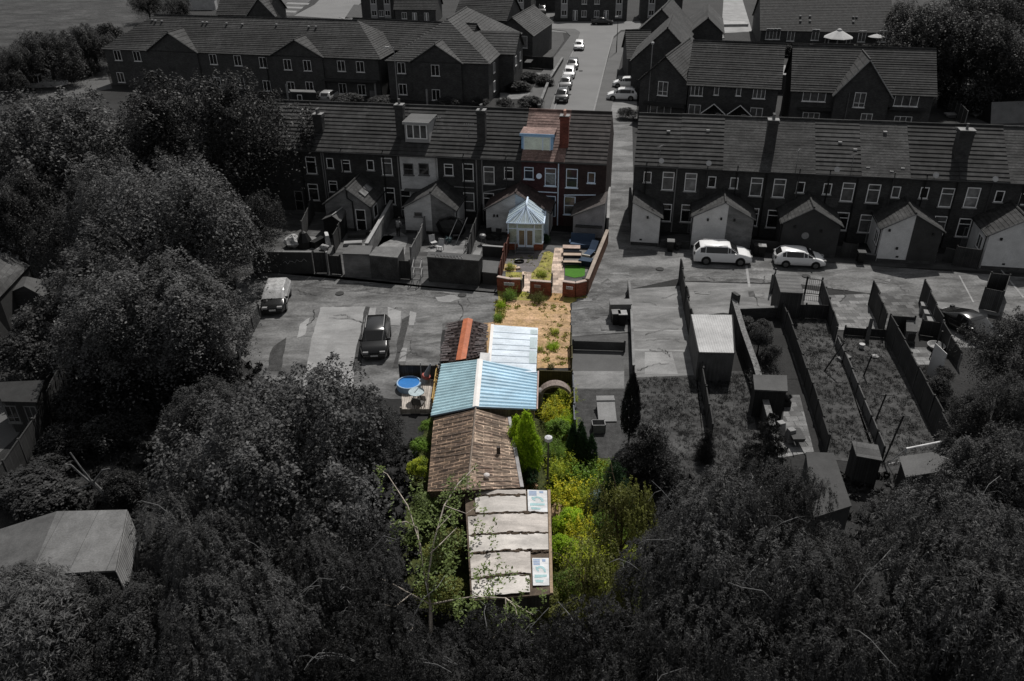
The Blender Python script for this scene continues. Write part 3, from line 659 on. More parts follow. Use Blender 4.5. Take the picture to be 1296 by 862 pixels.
win(o4, 0, 1.3, 1.7, 1.1, 1.2, 'pair', glass_c, white, rz=rad(-90))
o5 = outhouse(46.1, 51.0, -4.0, 3.05, 4.5, 'white gabled outhouse at the right edge of the terrace', [M('white_render', .6)], slate, uA=48.5)
win(o5, 0, 1.5, 1.75, 1.1, 1.2, 'pair', glass_c, white, rz=rad(-90))
for t, pts in [(o2,[(1.2,2.6),(2.3,2.75),(3.4,2.7)]),(o1,[(1.35,2.55)]),(o3,[(.95,2.55),(3.1,2.3)]),(o4,[(.5,2.75),(1.4,1.2),(3.9,2.6)]),(o5,[(.9,2.6)])]:
    for x, z in pts: MB().rbox((x,-.07,z), .16,.14,.2).build('wall_light', blackp, t)

# ------------------------------------------------------------------ conservatory of the colour plot
def conservatory():
    A = G(642,322); B = G(678,323); ang = math.atan2(B.y-A.y, B.x-A.x); w = 3.05; d = 3.1
    t = thing('conservatory', 'white-framed conservatory with pale ribbed glass roof above brick base', 'conservatory', (A.x+.05, A.y+1.0, 0), ang)
    MB().box(0,w,0,d,0,.62).build('base_wall', brick_o, t)
    fr = MB(); gl = MB(); e = 2.55
    for x in (0, .78, 2.27, w-.1): fr.box(x,x+.1,0,.1,.62 if x not in (.78,2.27) else .5,e)
    for y in (d-.1,1.0,2.0): fr.box(w-.1,w,y,y+.1,.62,e).box(0,.1,y,y+.1,.62,e)
    fr.box(0,w,-.03,.12,e-.12,e).box(w-.12,w+.03,.12,d,e-.12,e).box(-.03,.12,.12,d,e-.12,e)
    fr.box(0,.78,-.02,.12,.6,.7).box(2.37,w,-.02,.12,.6,.7).box(w-.12,w+.02,.12,d,.6,.7).box(.88,2.27,0,.1,1.95,2.05).box(.1,.78,0,.1,1.95,2.03).box(2.37,w-.1,0,.1,1.95,2.03)
    fr.build('frame', white_b, t)
    gm = M('conservatory_glass', (.42,.50,.46), rough=.12, var=.4, scale=1.2, spec=.5, col2=(.20,.23,.20))
    for q in ((.1,.78,.03,.06,.7,e-.12),(2.37,w-.1,.03,.06,.7,e-.12),(w-.07,w-.04,.12,d,.7,e-.12),(.04,.07,.12,d,.7,e-.12),(.88,2.27,.03,.06,2.05,e-.12)): MB().box(*q).build('glazing', gm, t)
    for x in (.9, 1.6):
        o = MB().box(x,x+.1,-.04,.06,.3,1.95).box(x+.56,x+.66,-.04,.06,.3,1.95).box(x+.1,x+.56,-.04,.06,.3,.5).box(x+.1,x+.56,-.04,.06,1.85,1.95).build('door', white_b, t)
        MB().box(x+.1,x+.56,-.01,.02,.5,1.85).build('pane', M('door_glass', (.15,.11,.075), rough=.15, var=.4, spec=.5, col2=(.22,.2,.15)), o)
    # hipped glass roof with bars
    R0 = Vector((w/2,1.15,3.62)); R1 = Vector((w/2,d,3.62)); o = .1
    c = [Vector((-o,-o,e)), Vector((w*.3,-o-.1,e)), Vector((w*.7,-o-.1,e)), Vector((w+o,-o,e)), Vector((w+o,d,e)), Vector((-o,d,e))]
    rg = MB()
    for pts in ([c[0],c[1],R0],[c[1],c[2],R0],[c[2],c[3],R0],[c[3],c[4],R1,R0],[c[5],c[0],R0,R1]): rg.plate(pts, .03)
    ro = rg.build('glass_roof', M('roof_glass', (.40,.47,.50), rough=.25, var=.2, spec=.5), t)
    bars = MB()
    for p in c[:4]: bars.tube([p+Vector((0,0,.03)), R0+Vector((0,0,.03))], .035, n=5)
    for k in range(1,5):
        y = -o+(d+o)*k/5
        for x in (w+o, -o): bars.tube([(x,y,e+.03),(w/2,max(1.15,y),3.65)], .035, n=5)
    for q in (.15,.5,.85): bars.tube([lerp(c[0],c[1],q)+Vector((0,0,.03)), R0+Vector((0,0,.03))], .022, n=5); bars.tube([lerp(c[2],c[3],q)+Vector((0,0,.03)), R0+Vector((0,0,.03))], .022, n=5); bars.tube([lerp(c[1],c[2],q)+Vector((0,0,.03)), R0+Vector((0,0,.03))], .022, n=5)
    bars.build('glazing_bar', white_b, ro)
    rd = MB().tube([R0+Vector((0,-.1,.08)), R1+Vector((0,0,.08))], .09, n=6).tube([R0+Vector((0,-.05,.05)), R0+Vector((0,-.05,.42))], .06, .01, n=6); rd.build('ridge', white_b, ro)
    g = MB()
    for i in range(4): g.tube([c[i], c[(i+1)]], .06, n=5)
    g.build('gutter', white_b, t)
    st = MB().box(.8,2.3,-.45,-.01,0,.28).box(.75,2.35,-.85,-.46,0,.15); st.build('doorstep', M('step_dark', (.1,.1,.105), var=.3), t)
    rl = MB()
    for x in (.72,): rl.tube([(x,-.05,.95),(x,-.9,.85)], .025).tube([(x,-.9,.85),(x,-.9,0)], .025).tube([(x,-.1,.9),(x,-.1,0)], .025)
    rl.build('handrail', metal_l, t)
    return t
conservatory()
# ------------------------------------------------------------------ fences and walls
def fence(label, pts, h, mat=None, name='fence', cat='fence', step=1.85, post=None, group=None, worldpts=False, rail=True, zb=0.0):
    """panel fence along ground pixels pts; every panel and post a part"""
    mat = mat or wood_d; post = post or mat
    P = pts if worldpts else [G(*p) for p in pts]
    t = thing(name, label, cat, tuple(P[0]), 0, group); O = P[0]
    hs = h if isinstance(h, (list, tuple)) else [h]*len(P)
    for i in range(len(P)-1):
        a, b = P[i]-O, P[i+1]-O; L = (b-a).length; n = max(1, round(L/step)); d = (b-a)/n; ang = math.atan2(d.y, d.x); q = d.length
        for k in range(n):
            p = a+d*k; hh = hs[i]+(hs[i+1]-hs[i])*k/n + random.uniform(-.04,.04)
            mb = MB().box(.05,q-.05,-.02,.02,.04,hh-.06)
            if rail: mb.box(.05,q-.05,.02,.06,.3,.38).box(.05,q-.05,.02,.06,hh-.4,hh-.32).box(.04,q-.04,-.035,.035,hh-.06,hh)
            o = mb.build('panel', mat, t); o.location = p+Vector((0,0,zb)); o.rotation_euler = (random.uniform(-.045,.045),random.uniform(-.012,.012),ang)
            o = MB().box(-.05,.05,-.05,.05,0,hh+.08).build('post', post, t); o.location = p+Vector((0,0,zb)); o.rotation_euler = (0,0,ang)
        if i == len(P)-2:
            o = MB().box(-.05,.05,-.05,.05,0,hs[-1]+.08).build('post', post, t); o.location = b+Vector((0,0,zb)); o.rotation_euler = (0,0,ang)
    return t
def wall(label, pts, h, th=.22, mat=None, cop=None, name='garden_wall', worldpts=False, group=None):
    P = pts if worldpts else [G(*p) for p in pts]; O = P[0]
    t = thing(name, label, 'wall', tuple(O), 0, group)
    hs = h if isinstance(h, (list, tuple)) else [h]*len(P)
    body = MB(); cp = MB()
    for i in range(len(P)-1):
        a, b = P[i]-O, P[i+1]-O; d = (b-a).normalized(); n = Vector((-d.y,d.x,0))*th/2; e = d*.001
        h0, h1 = hs[i], hs[i+1]; z = Vector((0,0,1))
        vs = [a-n,b-n,b+n,a+n,a-n+z*h0,b-n+z*h1,b+n+z*h1,a+n+z*h0]
        body.add(vs, [(0,3,2,1),(4,5,6,7),(0,1,5,4),(1,2,6,5),(2,3,7,6),(3,0,4,7)])
        if cop is not None:
            m = n*1.25; c = [a-m+z*h0,b-m+z*h1,b+m+z*h1,a+m+z*h0]; cp.add(c+[v+z*.07 for v in c], [(0,3,2,1),(4,5,6,7),(0,1,5,4),(1,2,6,5),(2,3,7,6),(3,0,4,7)])
    body.build('brickwork' if 'brick' in label else 'wall_body', mat or brick_m, t)
    if cop is not None: cp.build('coping', cop, t)
    return t
def gate(label, p0, p1, h, mat=None, name='gate', style='board'):
    a, b = G(*p0), G(*p1); d = b-a; w = d.length; t = thing(name, label, 'gate', tuple(a), math.atan2(d.y,d.x))
    m = mat or wood_d
    if style == 'board': MB().box(.06,w-.06,-.025,.025,.06,h-.05).box(.06,w-.06,.025,.06,.3,.4).box(.06,w-.06,.025,.06,h-.45,h-.35).build('board_panel', m, t)
    else:
        mb = MB()
        n = max(4, int(w/.14))
        for k in range(n+1): x = .06+(w-.12)*k/n; mb.box(x-.012,x+.012,-.012,.012,.1,h)
        mb.box(.06,w-.06,-.02,.02,.12,.17).box(.06,w-.06,-.02,.02,h-.14,h-.09); mb.build('bar_panel', m, t)
    for x in (0, w): MB().box(x-.06,x+.06,-.06,.06,0,h+.08).build('post', m, t)
    return t
def flat_shed(name, label, roofpx, z, wallm, roofm, cat='shed', th=.1, oh=.12, dz=0.0, door=None, group=None, roofname='roof'):
    """flat or mono-pitched building from its four roof corners (photo order: far left, far right, near right, near left)"""
    zs = [z+dz, z+dz, z, z] if not isinstance(z, (list, tuple)) else z
    P = [G(x, y, zz) for (x, y), zz in zip(roofpx, zs)]
    base = Vector((P[3].x, P[3].y, 0)); d = P[2]-P[3]; ang = math.atan2(d.y, d.x)
    t = thing(name, label, cat, tuple(base), ang, group); inv = wmat(t).inverted()
    Q = [inv @ p for p in P]; C = sum(Q, Vector())/4
    mb = MB(); R = [C+(q-C)*(1-oh/max(.5,(Vector((q.x-C.x,q.y-C.y,0))).length)) for q in Q]
    q = [Vector((r.x,r.y,-.03)) for r in R]+[Vector((r.x,r.y,r.z-th-.01+.02*0)) for r in R]
    mb.add(q, [(0,1,5,4)[::-1],(1,2,6,5)[::-1],(2,3,7,6)[::-1],(3,0,4,7)[::-1],(4,5,6,7)[::-1]])
    mb.build('wall', wallm, t)
    MB().plate(Q[::-1], th, n=None).build(roofname, roofm, t)
    if door:
        x0, x1, h, m = door; MB().box(x0,x1,R[3].y-.05,R[3].y+.01,.03,h).build('door', m, t)
    return t, Q
def corr(mb, a, b, c, d, period=.28, amp=.045, m=0, skew=True):
    """corrugated sheet over quad a-b (far edge) / d-c (near edge): waves advance from far to near"""
    a, b, c, d = map(Vector, (a, b, c, d)); nr = (b-a).cross(d-a).normalized()
    if nr.z < 0: nr = -nr
    n = max(8, int(((d-a).length/period))*8); V = []
    for i in range(n+1):
        t = i/n; o = nr*(amp*math.sin(2*math.pi*t*n/8)+amp*.2); V += [lerp(a,d,t)+o, lerp(b,c,t)+o]
    return mb.add(V, [(2*i,2*i+1,2*i+3,2*i+2) for i in range(n)], m)
def ridge_shed(name, label, L, Rg, Rr, ze, zr, wallm, mats, cat='shed', zeR=None, group=None, oh=.15, th=.06, inset=.15, wave=0, amp=.04):
    """gabled shed from photo corners of its roof: L=[far,near] left eave, Rg=[far,near] ridge, Rr=[far,near] right eave"""
    zeR = ze if zeR is None else zeR
    l = [G(*p, ze) for p in L]; g = [G(*p, zr) for p in Rg]; r = [G(*p, zeR) for p in Rr]
    d = r[1]-l[1]; base = Vector((l[1].x,l[1].y,0)); t = thing(name, label, cat, tuple(base), math.atan2(d.y,d.x), group)
    inv = wmat(t).inverted(); l = [inv@p for p in l]; g = [inv@p for p in g]; r = [inv@p for p in r]
    C = (l[0]+l[1]+r[0]+r[1])/4
    def ins(p): v = Vector((p.x-C.x,p.y-C.y,0)); v = v*(1-inset/v.length); return Vector((C.x+v.x,C.y+v.y,p.z-th*1.5))
    a = [ins(l[0]),ins(l[1]),ins(r[1]),ins(r[0])]; gg = [ins(g[0]),ins(g[1])]
    dn = lambda p: Vector((p.x,p.y,-.03))
    vs = [dn(p) for p in a]+a+gg
    mb = MB().add(vs, [(0,1,5,4),(2,3,7,6),(1,2,6,9,5),(3,0,4,8,7)]); mb.build('wall', wallm, t)
    s1 = MB().plate([l[1],g[1],g[0],l[0]], th); s2 = MB().plate([g[1],r[1],r[0],g[0]], th)
    if wave: s1, s2 = MB(), MB(); corr(s1, l[0],g[0],g[1],l[1], wave, amp); corr(s2, r[0],g[0],g[1],r[1], wave, amp)
    s1.build('roof_slope', mats[0], t)
    s2.build('roof_slope', mats[1], t)
    return t, l, g, r

# ------------------------------------------------------------------ yards behind the left terrace
fence('dark panel fence left of the small black shed in the terrace yard', [(384,303),(398,272)], 1.75, wood_m)
fence('dark panel fence between the black shed and the yard with the glazed door', [(424,320),(436,298),(446,280)], 1.7, wood_d)
wall('long pale garden wall left of the standing person', [(466,330),(500,268)], 1.55, .25, render_g, metal_l)
fence('pale board fence between the person and the swing seat', [(521,338),(531,318),(541,292)], 1.75, M('pale_board', .16, kind='plank', a=.12, b=4, var=.3))
fence('dark leaning panel fence right of the swing seat', [(593,332),(601,306),(611,276)], 1.75, wood_m)
fence('red brown panel fence left of the conservatory', [(632,362),(640,330),(649,300)], 1.6, wood_r)
wall('dark rear wall with a white scribble, under the tree at the left', [(322,345),(398,346)], 1.9, .22, render_d, concrete)
sc = MB(); sp = [G(361+i*1.9, 331+4*math.sin(i*2.1)-i*.25, 0) for i in range(11)]
wp = G(361,346); pts = [wp+Vector((i*.19, .012*0, 1.05+.14*math.sin(i*2.3)+(.02*i))) for i in range(11)]
dv = (G(398,346)-G(322,345)).normalized(); nv = Vector((dv.y,-dv.x,0)); pts = [wp+dv*(i*.2)+nv*.12+Vector((0,0,1.0+.15*math.sin(i*2.3)+.03*i)) for i in range(11)]
tw = [o for o in bpy.data.objects if o.get('label','').startswith('dark rear wall with')][0]
sc.tube(pts, .02, n=4).build('scribble', M('scribble_paint', .3), tw, world=True)
gate('dark board gate next to the scribbled wall', (400,346), (415,346), 1.95)
wall('narrow pale gate pillar between the two dark board gates', [(415.5,346.5),(417.5,346.5)], 2.0, .3, render_g)
gate('dark board gate beside the pale flat-roofed store', (419,347), (433,348), 1.75)
flat_shed('outbuilding', 'pale rendered flat-roofed store at the back of a terrace yard', [(442,310),(472,311),(468,322),(433,321)], 2.1, render_g, felt_l, 'outbuilding', oh=.02)
flat_shed('outbuilding', 'stained grey flat-roofed store next to the pale one', [(476,312),(511,312),(503,326),(467,323)], 2.1, M('stained_render', .075, var=.5, scale=1.5), M('felt_pale2', .13, var=.3), 'outbuilding', oh=.02)
gate('dark board gate right of the stained grey store', (505,353), (520,354), 1.7)
flat_shed('outbuilding', 'long dark streaked store with rubble along its flat roof', [(542,318),(611,323),(606,330),(540,325)], 2.2, M('streaked_render', .05, var=.6, scale=1.2, kind='rib', a=1.3), felt, 'outbuilding', oh=.03)
# rails and planks lying on the long store
mb = MB(); a = G(545,321,2.25); dx = (G(600,325,2.25)-a).normalized()
for k in range(3): p = a+Vector((.1*k,-.15*k,0.02)); mb.tube([p+dx*(k*.3), p+dx*(2.6-k*.4)], .03, n=4)
for k in range(9): p = a+dx*(.4+k*.27)+Vector((0,-.1,.02)); mb.tube([p, p+Vector((.1,-.45,.02))], .02, n=4)
tag(mb.build('ladder', metal_l, origin=tuple(a)), 'pale metal ladder lying on the long dark store roof', 'ladder')
flat_shed('lean_to', 'low slab-roofed lean-to right of the long streaked store', [(612,329),(632,331),(629,346),(610,344)], [1.3,1.3,1.1,1.1], render_d, felt_l, 'shed', oh=.04)
# scaffold-like rack at the corner
mb = MB()
for x, y in [(523,360),(533,361)]: p = G(x,y); mb.tube([p,p+Vector((0,0,1.5))], .035); q = p+Vector((0,1.6,0)); mb.tube([q,q+Vector((0,0,1.6))], .035); mb.tube([p+Vector((0,0,1.5)),q+Vector((0,0,1.5))], .03); mb.tube([p+Vector((0,0,.8)),q+Vector((0,0,.8))], .03)
for z in (.5,1.0,1.5): mb.tube([G(523,360)+Vector((0,0,z)),G(533,361)+Vector((0,0,z))], .03)
tag(mb.build('metal_rack', metal_l, origin=tuple(G(523,360))), 'open tubular metal rack left of the long streaked store', 'rack')
# small black shed
t, l, g, r = ridge_shed('shed', 'small black shed with a pale ridge in the terrace yard', [(426,262),(407,278)], [(442,256),(420,273)][0:2], [(441,266),(431,281)], 1.75, 2.25, M('black_board', .014, kind='plank', a=.12, b=4), [M('shed_felt', .06), M('shed_felt_lit', .09)])  # paler felt on the right slope paints its sunlit side into the colour
MB().tube([g[0]+Vector((0,0,.03)), g[1]+Vector((0,0,.03))], .06, n=5).build('ridge_cap', concrete_l, t)
# yard goods
def clutter(px, py, label, name, cat, fn, mat, rz=0):
    p = G(px, py); mb = MB(); fn(mb); o = mb.build(name, mat); o.location = p; o.rotation_euler = (0,0,rz); return tag(o, label, cat)
clutter(372,312,'pale torn heap of sheeting behind the scribbled wall','sheeting_heap','heap', lambda m: m.blob((0,0,.45),.9,.6,.55,10,6,0,.3), M('torn_sheet', .42, var=.5, scale=4))
clutter(386,312,'black pointed cover standing behind the scribbled wall','tarpaulin_cover','cover', lambda m: m.lathe((0,0,0),[(.75,0),(.7,.6),(.3,1.35),(.05,1.5)],8), blackp)
clutter(415,309,'pale rolled mattress leaning by the panel fence','mattress','mattress', lambda m: m.rbox((0,0,0),.5,1.6,1.0,.3,0,.6), M('pale_cloth', .5, var=.25))
clutter(404,310,'dark long crate lying beside the pale mattress','crate','crate', lambda m: m.rbox((0,0,0),.55,1.7,.6,-.5), blackp)
clutter(411,316,'low pale sack beside the dark crate','sack','sack', lambda m: m.blob((0,0,.2),.45,.35,.3,9,5,0,.15), M('sack_pale', .32))
for px, py, lab in [(452,300,'dark raised square planter by the pale garden wall'),(464,296,'long low dark trough beneath the glazed outhouse door'),(447,310,'low stone step edge in the yard with the glazed door')]:
    clutter(px, py, lab, 'planter', 'planter', lambda m: (m.box(-.8,.8,-.3,.3,0,.3), m.box(-.7,.7,-.2,.2,.3,.31)), M('planter_dark', .05) if 'dark' in lab else concrete_l, .1)
# swing seat with reclined loop frame, folding chairs, pot of plants
def swing():
    p = G(567,308); t = thing('swing_seat', 'two-post garden swing with a dark canopy behind the long streaked store', 'swing', tuple(p), AN)
    for x in (-.1,.75):
        MB().tube([(x,-.3,0),(x+.75,1.5,1.95)], .035).build('post', metal_l, t)
    MB().tube([(-1.1,1.2,1.7),(0,1.5,2.0),(1.3,1.3,1.75)], .05).build('top_bar', metal_d, t)
    MB().blob((-.1,1.6,.85),1.35,.7,.95,12,7,0,.08).build('canopy', blackp, t)
    return t
swing()
clutter(568,307,'bluish potted plant at the foot of the garden swing','potted_plant','plant', lambda m: (m.lathe((0,0,0),[(.2,0),(.3,.35)],10), [m.plate([(0,0,.35),(.1*math.cos(a)-.05*math.sin(a),.1*math.sin(a)+.05*math.cos(a),.5),(.4*math.cos(a),.4*math.sin(a),.5+.1*math.sin(3*a)),(.1*math.cos(a)+.05*math.sin(a),.1*math.sin(a)-.05*math.cos(a),.5)],.01,n=Vector((0,0,1))) for a in np.linspace(0,6,14)]), M('bluish_leaf', (.10,.14,.15)))
def garden_chair(px, py, rz, label, mat, group=None):
    t = thing('garden_chair', label, 'chair', tuple(G(px,py)), rz, group)
    MB().box(-.27,.27,-.25,.25,.4,.45).build('seat', mat, t)
    q = MB().box(-.27,.27,-.02,.02,0,.55).build('backrest', mat, t); q.location = (0,.26,.45); q.rotation_euler = (-.2,0,0)
    for x in (-.24,.24):
        for y in (-.22,.22): MB().box(x-.02,x+.02,y-.02,y+.02,0,.4).build('leg', mat, t)
    return t
garden_chair(549,312,.5,'white plastic garden chair left of the swing posts', M('white_plastic', .5))
garden_chair(557,317,-.4,'white plastic garden chair nearest the pale board fence', M('white_plastic', .5))
garden_chair(577,303,.2,'grey mesh garden chair right of the swing posts', M('grey_mesh', .09))
garden_chair(620,303,.3,'dark garden chair in front of the pale shared outhouse', blackp)
garden_chair(630,304,-.3,'dark garden chair nearest the conservatory', blackp)
clutter(611,309,'round pale kettle barbecue left of the conservatory','barbecue','barbecue', lambda m: (m.lathe((0,0,.5),[(.05,0),(.28,.12),(.32,.3),(.25,.42),(.05,.5)],12), [m.tube([(.2*math.cos(a),.2*math.sin(a),.6),(.3*math.cos(a),.3*math.sin(a),0)],.02,n=4) for a in (0,2.1,4.2)]), M('kettle_grey', .25, rough=.3))
clutter(591,316,'dark bicycle leaning against the leaning panel fence','bicycle','bicycle', lambda m: ([m.tube([(x+.32*math.cos(a),0,.33+.32*math.sin(a)) for a in np.linspace(0,6.283,15)],.025,n=4) for x in (-.5,.5)], m.tube([(-.5,0,.33),(-.1,0,.35),(.35,0,.75),(-.2,0,.75),(-.5,0,.33)],.025,n=4), m.tube([(-.1,0,.35),(-.25,0,.9)],.02,n=4), m.tube([(.5,0,.33),(.35,0,.95),(.3,.2,.98)],.02,n=4)), metal_d, 1.3)
wall('low dark yard wall with pale coping left of the red brown fence', [(611,324),(637,326)], .95, .2, render_d, concrete_l)
clutter(590,327,'tangled pale pipes beside the leaning fence','pipe_heap','heap', lambda m: [m.tube([(random.uniform(-.3,.3),random.uniform(-.3,.3),.05+.1*k),(random.uniform(-.4,.4),random.uniform(-.4,.4),.5+.1*k)],.03,n=4) for k in range(6)], metal_l)
clutter(608,352,'dark round cable reel leaning on the streaked store','cable_reel','reel', lambda m: m.tube([(.45*math.cos(a),.05,.5+.45*math.sin(a)) for a in np.linspace(0,6.283,15)],.06,n=5), M('reel_grey', .06))

# ------------------------------------------------------------------ person standing in the yard of the white house
def person():
    p = G(504.5,299.5); t = thing('person', 'person in a grey top and dark trousers standing bent forward in the yard', 'person', tuple(p), rad(155))
    def skin(name, joints, edges, mat, root=0):
        me = bpy.data.meshes.new(name); me.from_pydata([j[:3] for j in joints], edges, [])
        o = bpy.data.objects.new(name, me); COL.objects.link(o); o.parent = t; me.materials.append(mat)
        sk = o.modifiers.new('Skin', 'SKIN'); ss = o.modifiers.new('Sub', 'SUBSURF'); ss.levels = ss.render_levels = 2; sk.use_smooth_shade = True
        lay = me.skin_vertices[0].data
        for i, j in enumerate(joints): lay[i].radius = (j[3], j[3]*(j[4] if len(j) > 4 else 1)); lay[i].use_root = (i == root)
        return o
    J = [(0,0,.95,.15),(0,-.06,1.15,.15),(0,-.17,1.36,.17),(0,-.26,1.48,.065),(0,-.30,1.56,.085),(0,-.33,1.66,.095),
         (.1,0,.88,.1),(.12,-.03,.5,.07),(.13,.03,.1,.045),(.13,-.12,.04,.04),(-.1,0,.88,.1),(-.12,.02,.5,.07),(-.12,.08,.1,.045),(-.12,-.07,.04,.04),
         (.21,-.17,1.38,.06),(.27,-.22,1.12,.045),(.2,-.4,.95,.035),(.17,-.48,.92,.04),(-.21,-.17,1.38,.06),(-.27,-.2,1.12,.045),(-.2,-.38,.95,.035),(-.17,-.46,.92,.04)]
    E = [(0,1),(1,2),(2,3),(3,4),(4,5),(0,6),(6,7),(7,8),(8,9),(0,10),(10,11),(11,12),(12,13),(2,14),(14,15),(15,16),(16,17),(2,18),(18,19),(19,20),(20,21)]
    skin('body', J, E, M('skin_grey', .2))
    T = [(0,0,.98,.17),(0,-.06,1.15,.168),(0,-.17,1.37,.18),(0,-.22,1.43,.09),(.21,-.17,1.39,.08),(.27,-.22,1.13,.06),(-.21,-.17,1.39,.08),(-.27,-.2,1.13,.06)]
    skin('top', T, [(0,1),(1,2),(2,3),(2,4),(4,5),(2,6),(6,7)], M('grey_top', .24))
    Bt = [(0,0,.95,.165),(.1,0,.86,.115),(.12,-.03,.5,.085),(.13,.03,.1,.07),(-.1,0,.86,.115),(-.12,.02,.5,.085),(-.12,.08,.1,.07)]
    skin('trousers', Bt, [(0,1),(1,2),(2,3),(0,4),(4,5),(5,6)], M('dark_trousers', .03))
    MB().blob((0,-.31,1.69),.108,.12,.1,12,8).blob((0,-.27,1.64),.1,.09,.1,12,8).build('hair', M('dark_hair', .02), t, smooth=True)
person()

# ------------------------------------------------------------------ brick front walls, gates and yard of the colour plot
wall('red brick garden wall segment at the left end of the plot, white lettered sign on it', [(630,367),(646,370),(659,370)], 1.15, .24, brick_o, M('coping_pink', (.42,.34,.30), var=.2))
wall('red brick garden wall segment between the two path openings', [(671,372),(697,374)], 1.15, .24, brick_o, M('coping_pink', .4))
wall('red brick garden wall segment curving round the artificial lawn', [(712,374),(728,376),(741,373)], 1.2, .24, brick_o, M('coping_pink', .4))
wall('long red brick side wall along the alley beside the lawn and bench', [(742.5,372),(768,308)], 1.25, .24, M('brick_side', (.20,.11,.075), kind='brick', a=.23, b=.078, var=.35), M('coping_grey', (.30,.25,.21), var=.25))
def wall_sign(label, p0, p1, z, mat, txt=True):
    a, b = G(*p0)+Vector((0,-.17,0)), G(*p1)+Vector((0,-.17,0)); d = b-a; t = thing('sign', label, 'sign', (a.x,a.y,z), math.atan2(d.y,d.x)); w = d.length
    MB().box(0,w,-.02,0,0,.24).build('board', mat, t)
    mb = MB(); random.seed(3)
    x = .1
    while x < w-.12:
        mb.box(x,x+.02,-.025,-.02,.07,.17)
        if random.random() < .6: mb.box(x+.02,x+.06,-.025,-.02,.15,.17).box(x+.02,x+.06,-.025,-.02,.07,.09)
        x += .1
    mb.build('lettering', M('letter_grey', (.2,.2,.22)), t)
wall_sign('small white nameplate with blurred lettering on the left brick wall', (638,371.2), (651,372), .80, M('sign_white', (.55,.56,.6)))
wall_sign('small faded nameplate on the middle brick wall', (676,374), (684,374.6), .78, M('sign_faded', (.30,.24,.22)))
wall_sign('small pale nameplate on the brick wall by the artificial lawn', (716,376.5), (724.5,377.6), .82, M('sign_white', .5))
for a, b, lab, st in [((659.5,370.5),(662.5,364),'open dark timber gate left of the narrow path', 'board'),((697.5,374),(698.5,362),'open dark metal gate beside the wide buff path', 'bars')]:
    gate(lab, a, b, 1.05, metal_d, style=st)
def bench_set():
    p = G(724,333); t = thing('picnic_table', 'dark framed table with pale top beside the artificial lawn', 'table', tuple(p), rad(-4))
    tp = M('table_top', (.42,.33,.26), var=.2); fm = M('slate_paint', (.05,.06,.075))
    MB().box(-.75,.75,-.1,.45,.72,.77).build('tabletop', tp, t); MB().box(-.75,.75,-.85,-.5,.43,.47).build('seat', tp, t)
    MB().box(-.72,.72,-.5,-.46,.1,.42).build('seat_panel', fm, t); MB().box(-.78,.78,.46,.5,.2,.9).build('back_panel', fm, t)
    for x in (-.72,.72):
        for y in (-.8,.35): MB().box(x-.05,x+.05,y-.05,y+.05,0,.7 if y > 0 else .43).build('leg', fm, t)
    b = G(723,321); s = thing('storage_chest', 'low pale topped chest behind the dark framed table', 'chest', tuple(b), rad(-5))
    MB().box(-.7,.7,-.3,.3,0,.6).build('body', fm, s); MB().box(-.75,.75,-.35,.35,.6,.66).build('lid', M('lid_pink', (.42,.32,.27)), s)
    c = G(737,313); k = thing('garden_sofa', 'navy blue garden sofa against the grey lean-to outhouse', 'sofa', tuple(c), rad(-9))
    MB().box(-1.05,1.05,-.4,.4,.1,.42).build('seat', navy, k); q = MB().box(-1.05,1.05,-.1,.1,0,.75).build('backrest', navy, k); q.location = (0,.42,.35); q.rotation_euler = (-.25,0,0)
    for x in (-1.15,1.05): MB().box(x,x+.12,-.4,.5,0,.6).build('armrest', navy, k)
    c = G(748,322); k = thing('sun_lounger', 'navy sun lounger leaning along the brick side wall', 'lounger', tuple(c), rad(-28))
    MB().box(-.32,.32,-1.1,.3,.3,.38).build('mattress', navy, k); q = MB().box(-.32,.32,0,.9,0,.08).build('backrest', navy, k); q.location = (0,.28,.33); q.rotation_euler = (rad(40),0,0)
    MB().box(-.36,.36,-1.2,-1.05,.2,.42).build('footrest', M('cream_frame', (.5,.48,.42)), k)
    for x in (-.3,.3):
        for y in (-1.0,.2): MB().box(x-.03,x+.03,y-.03,y+.03,0,.3).build('leg', metal_d, k)
    c = G(741,336); k = thing('storage_box', 'dark navy storage box at the corner of the artificial lawn', 'box', tuple(c), rad(-20))
    MB().box(-.5,.5,-.3,.35,0,.5).build('body', M('navy_box', (.02,.03,.05)), k); MB().box(-.55,.55,-.35,.4,.5,.56).build('lid', M('navy_lid', (.03,.05,.08)), k)
bench_set()
clutter(657,332,'dark coiled hose heap at the foot of the conservatory steps','hose','hose', lambda m: [m.tube([(.4*math.cos(a),.3*math.sin(a),.05+.05*k) for a in np.linspace(0,6.283,14)],.04,n=5) for k in range(3)], blackp)
clutter(648,341,'low stack of buff stone blocks on the straw patch','stone_stack','stones', lambda m: [m.rbox((x,0,0),.35,.25,.18,x) for x in (-.4,.05,.5)], path_o)
# ------------------------------------------------------------------ sheds of the colour plot
def extra(t, name, pts, mat, th=.04, n=None, z=None):
    """flat piece on a roof, from world points"""
    return MB().plate(pts, th, n=n).build(name, mat, t, world=True)
t, l, g, r = ridge_shed('shed', 'rusty brown corrugated shed with a bright orange ridge strip', [(568,409),(558,458)], [(592.5,404),(583,457)], [(617,411),(611,450)], 2.15, 2.6, shed_wall, [rust, rust], wave=.4, amp=.05)
for side, (e0, e1) in enumerate(((l[0],l[1]),(r[0],r[1]))):
    up = Vector((0,0,.10)); a0, a1 = lerp(g[0],e0,.24)+up, lerp(g[1],e1,.24)+up
    q = [g[1]+up*1.1,g[0]+up*1.1,a0,a1] if side == 0 else [g[0]+up*1.1,g[1]+up*1.1,a1,a0]
    MB().plate(q, .03, n=Vector((0,0,1))).build('ridge_strip', rust_o, t)
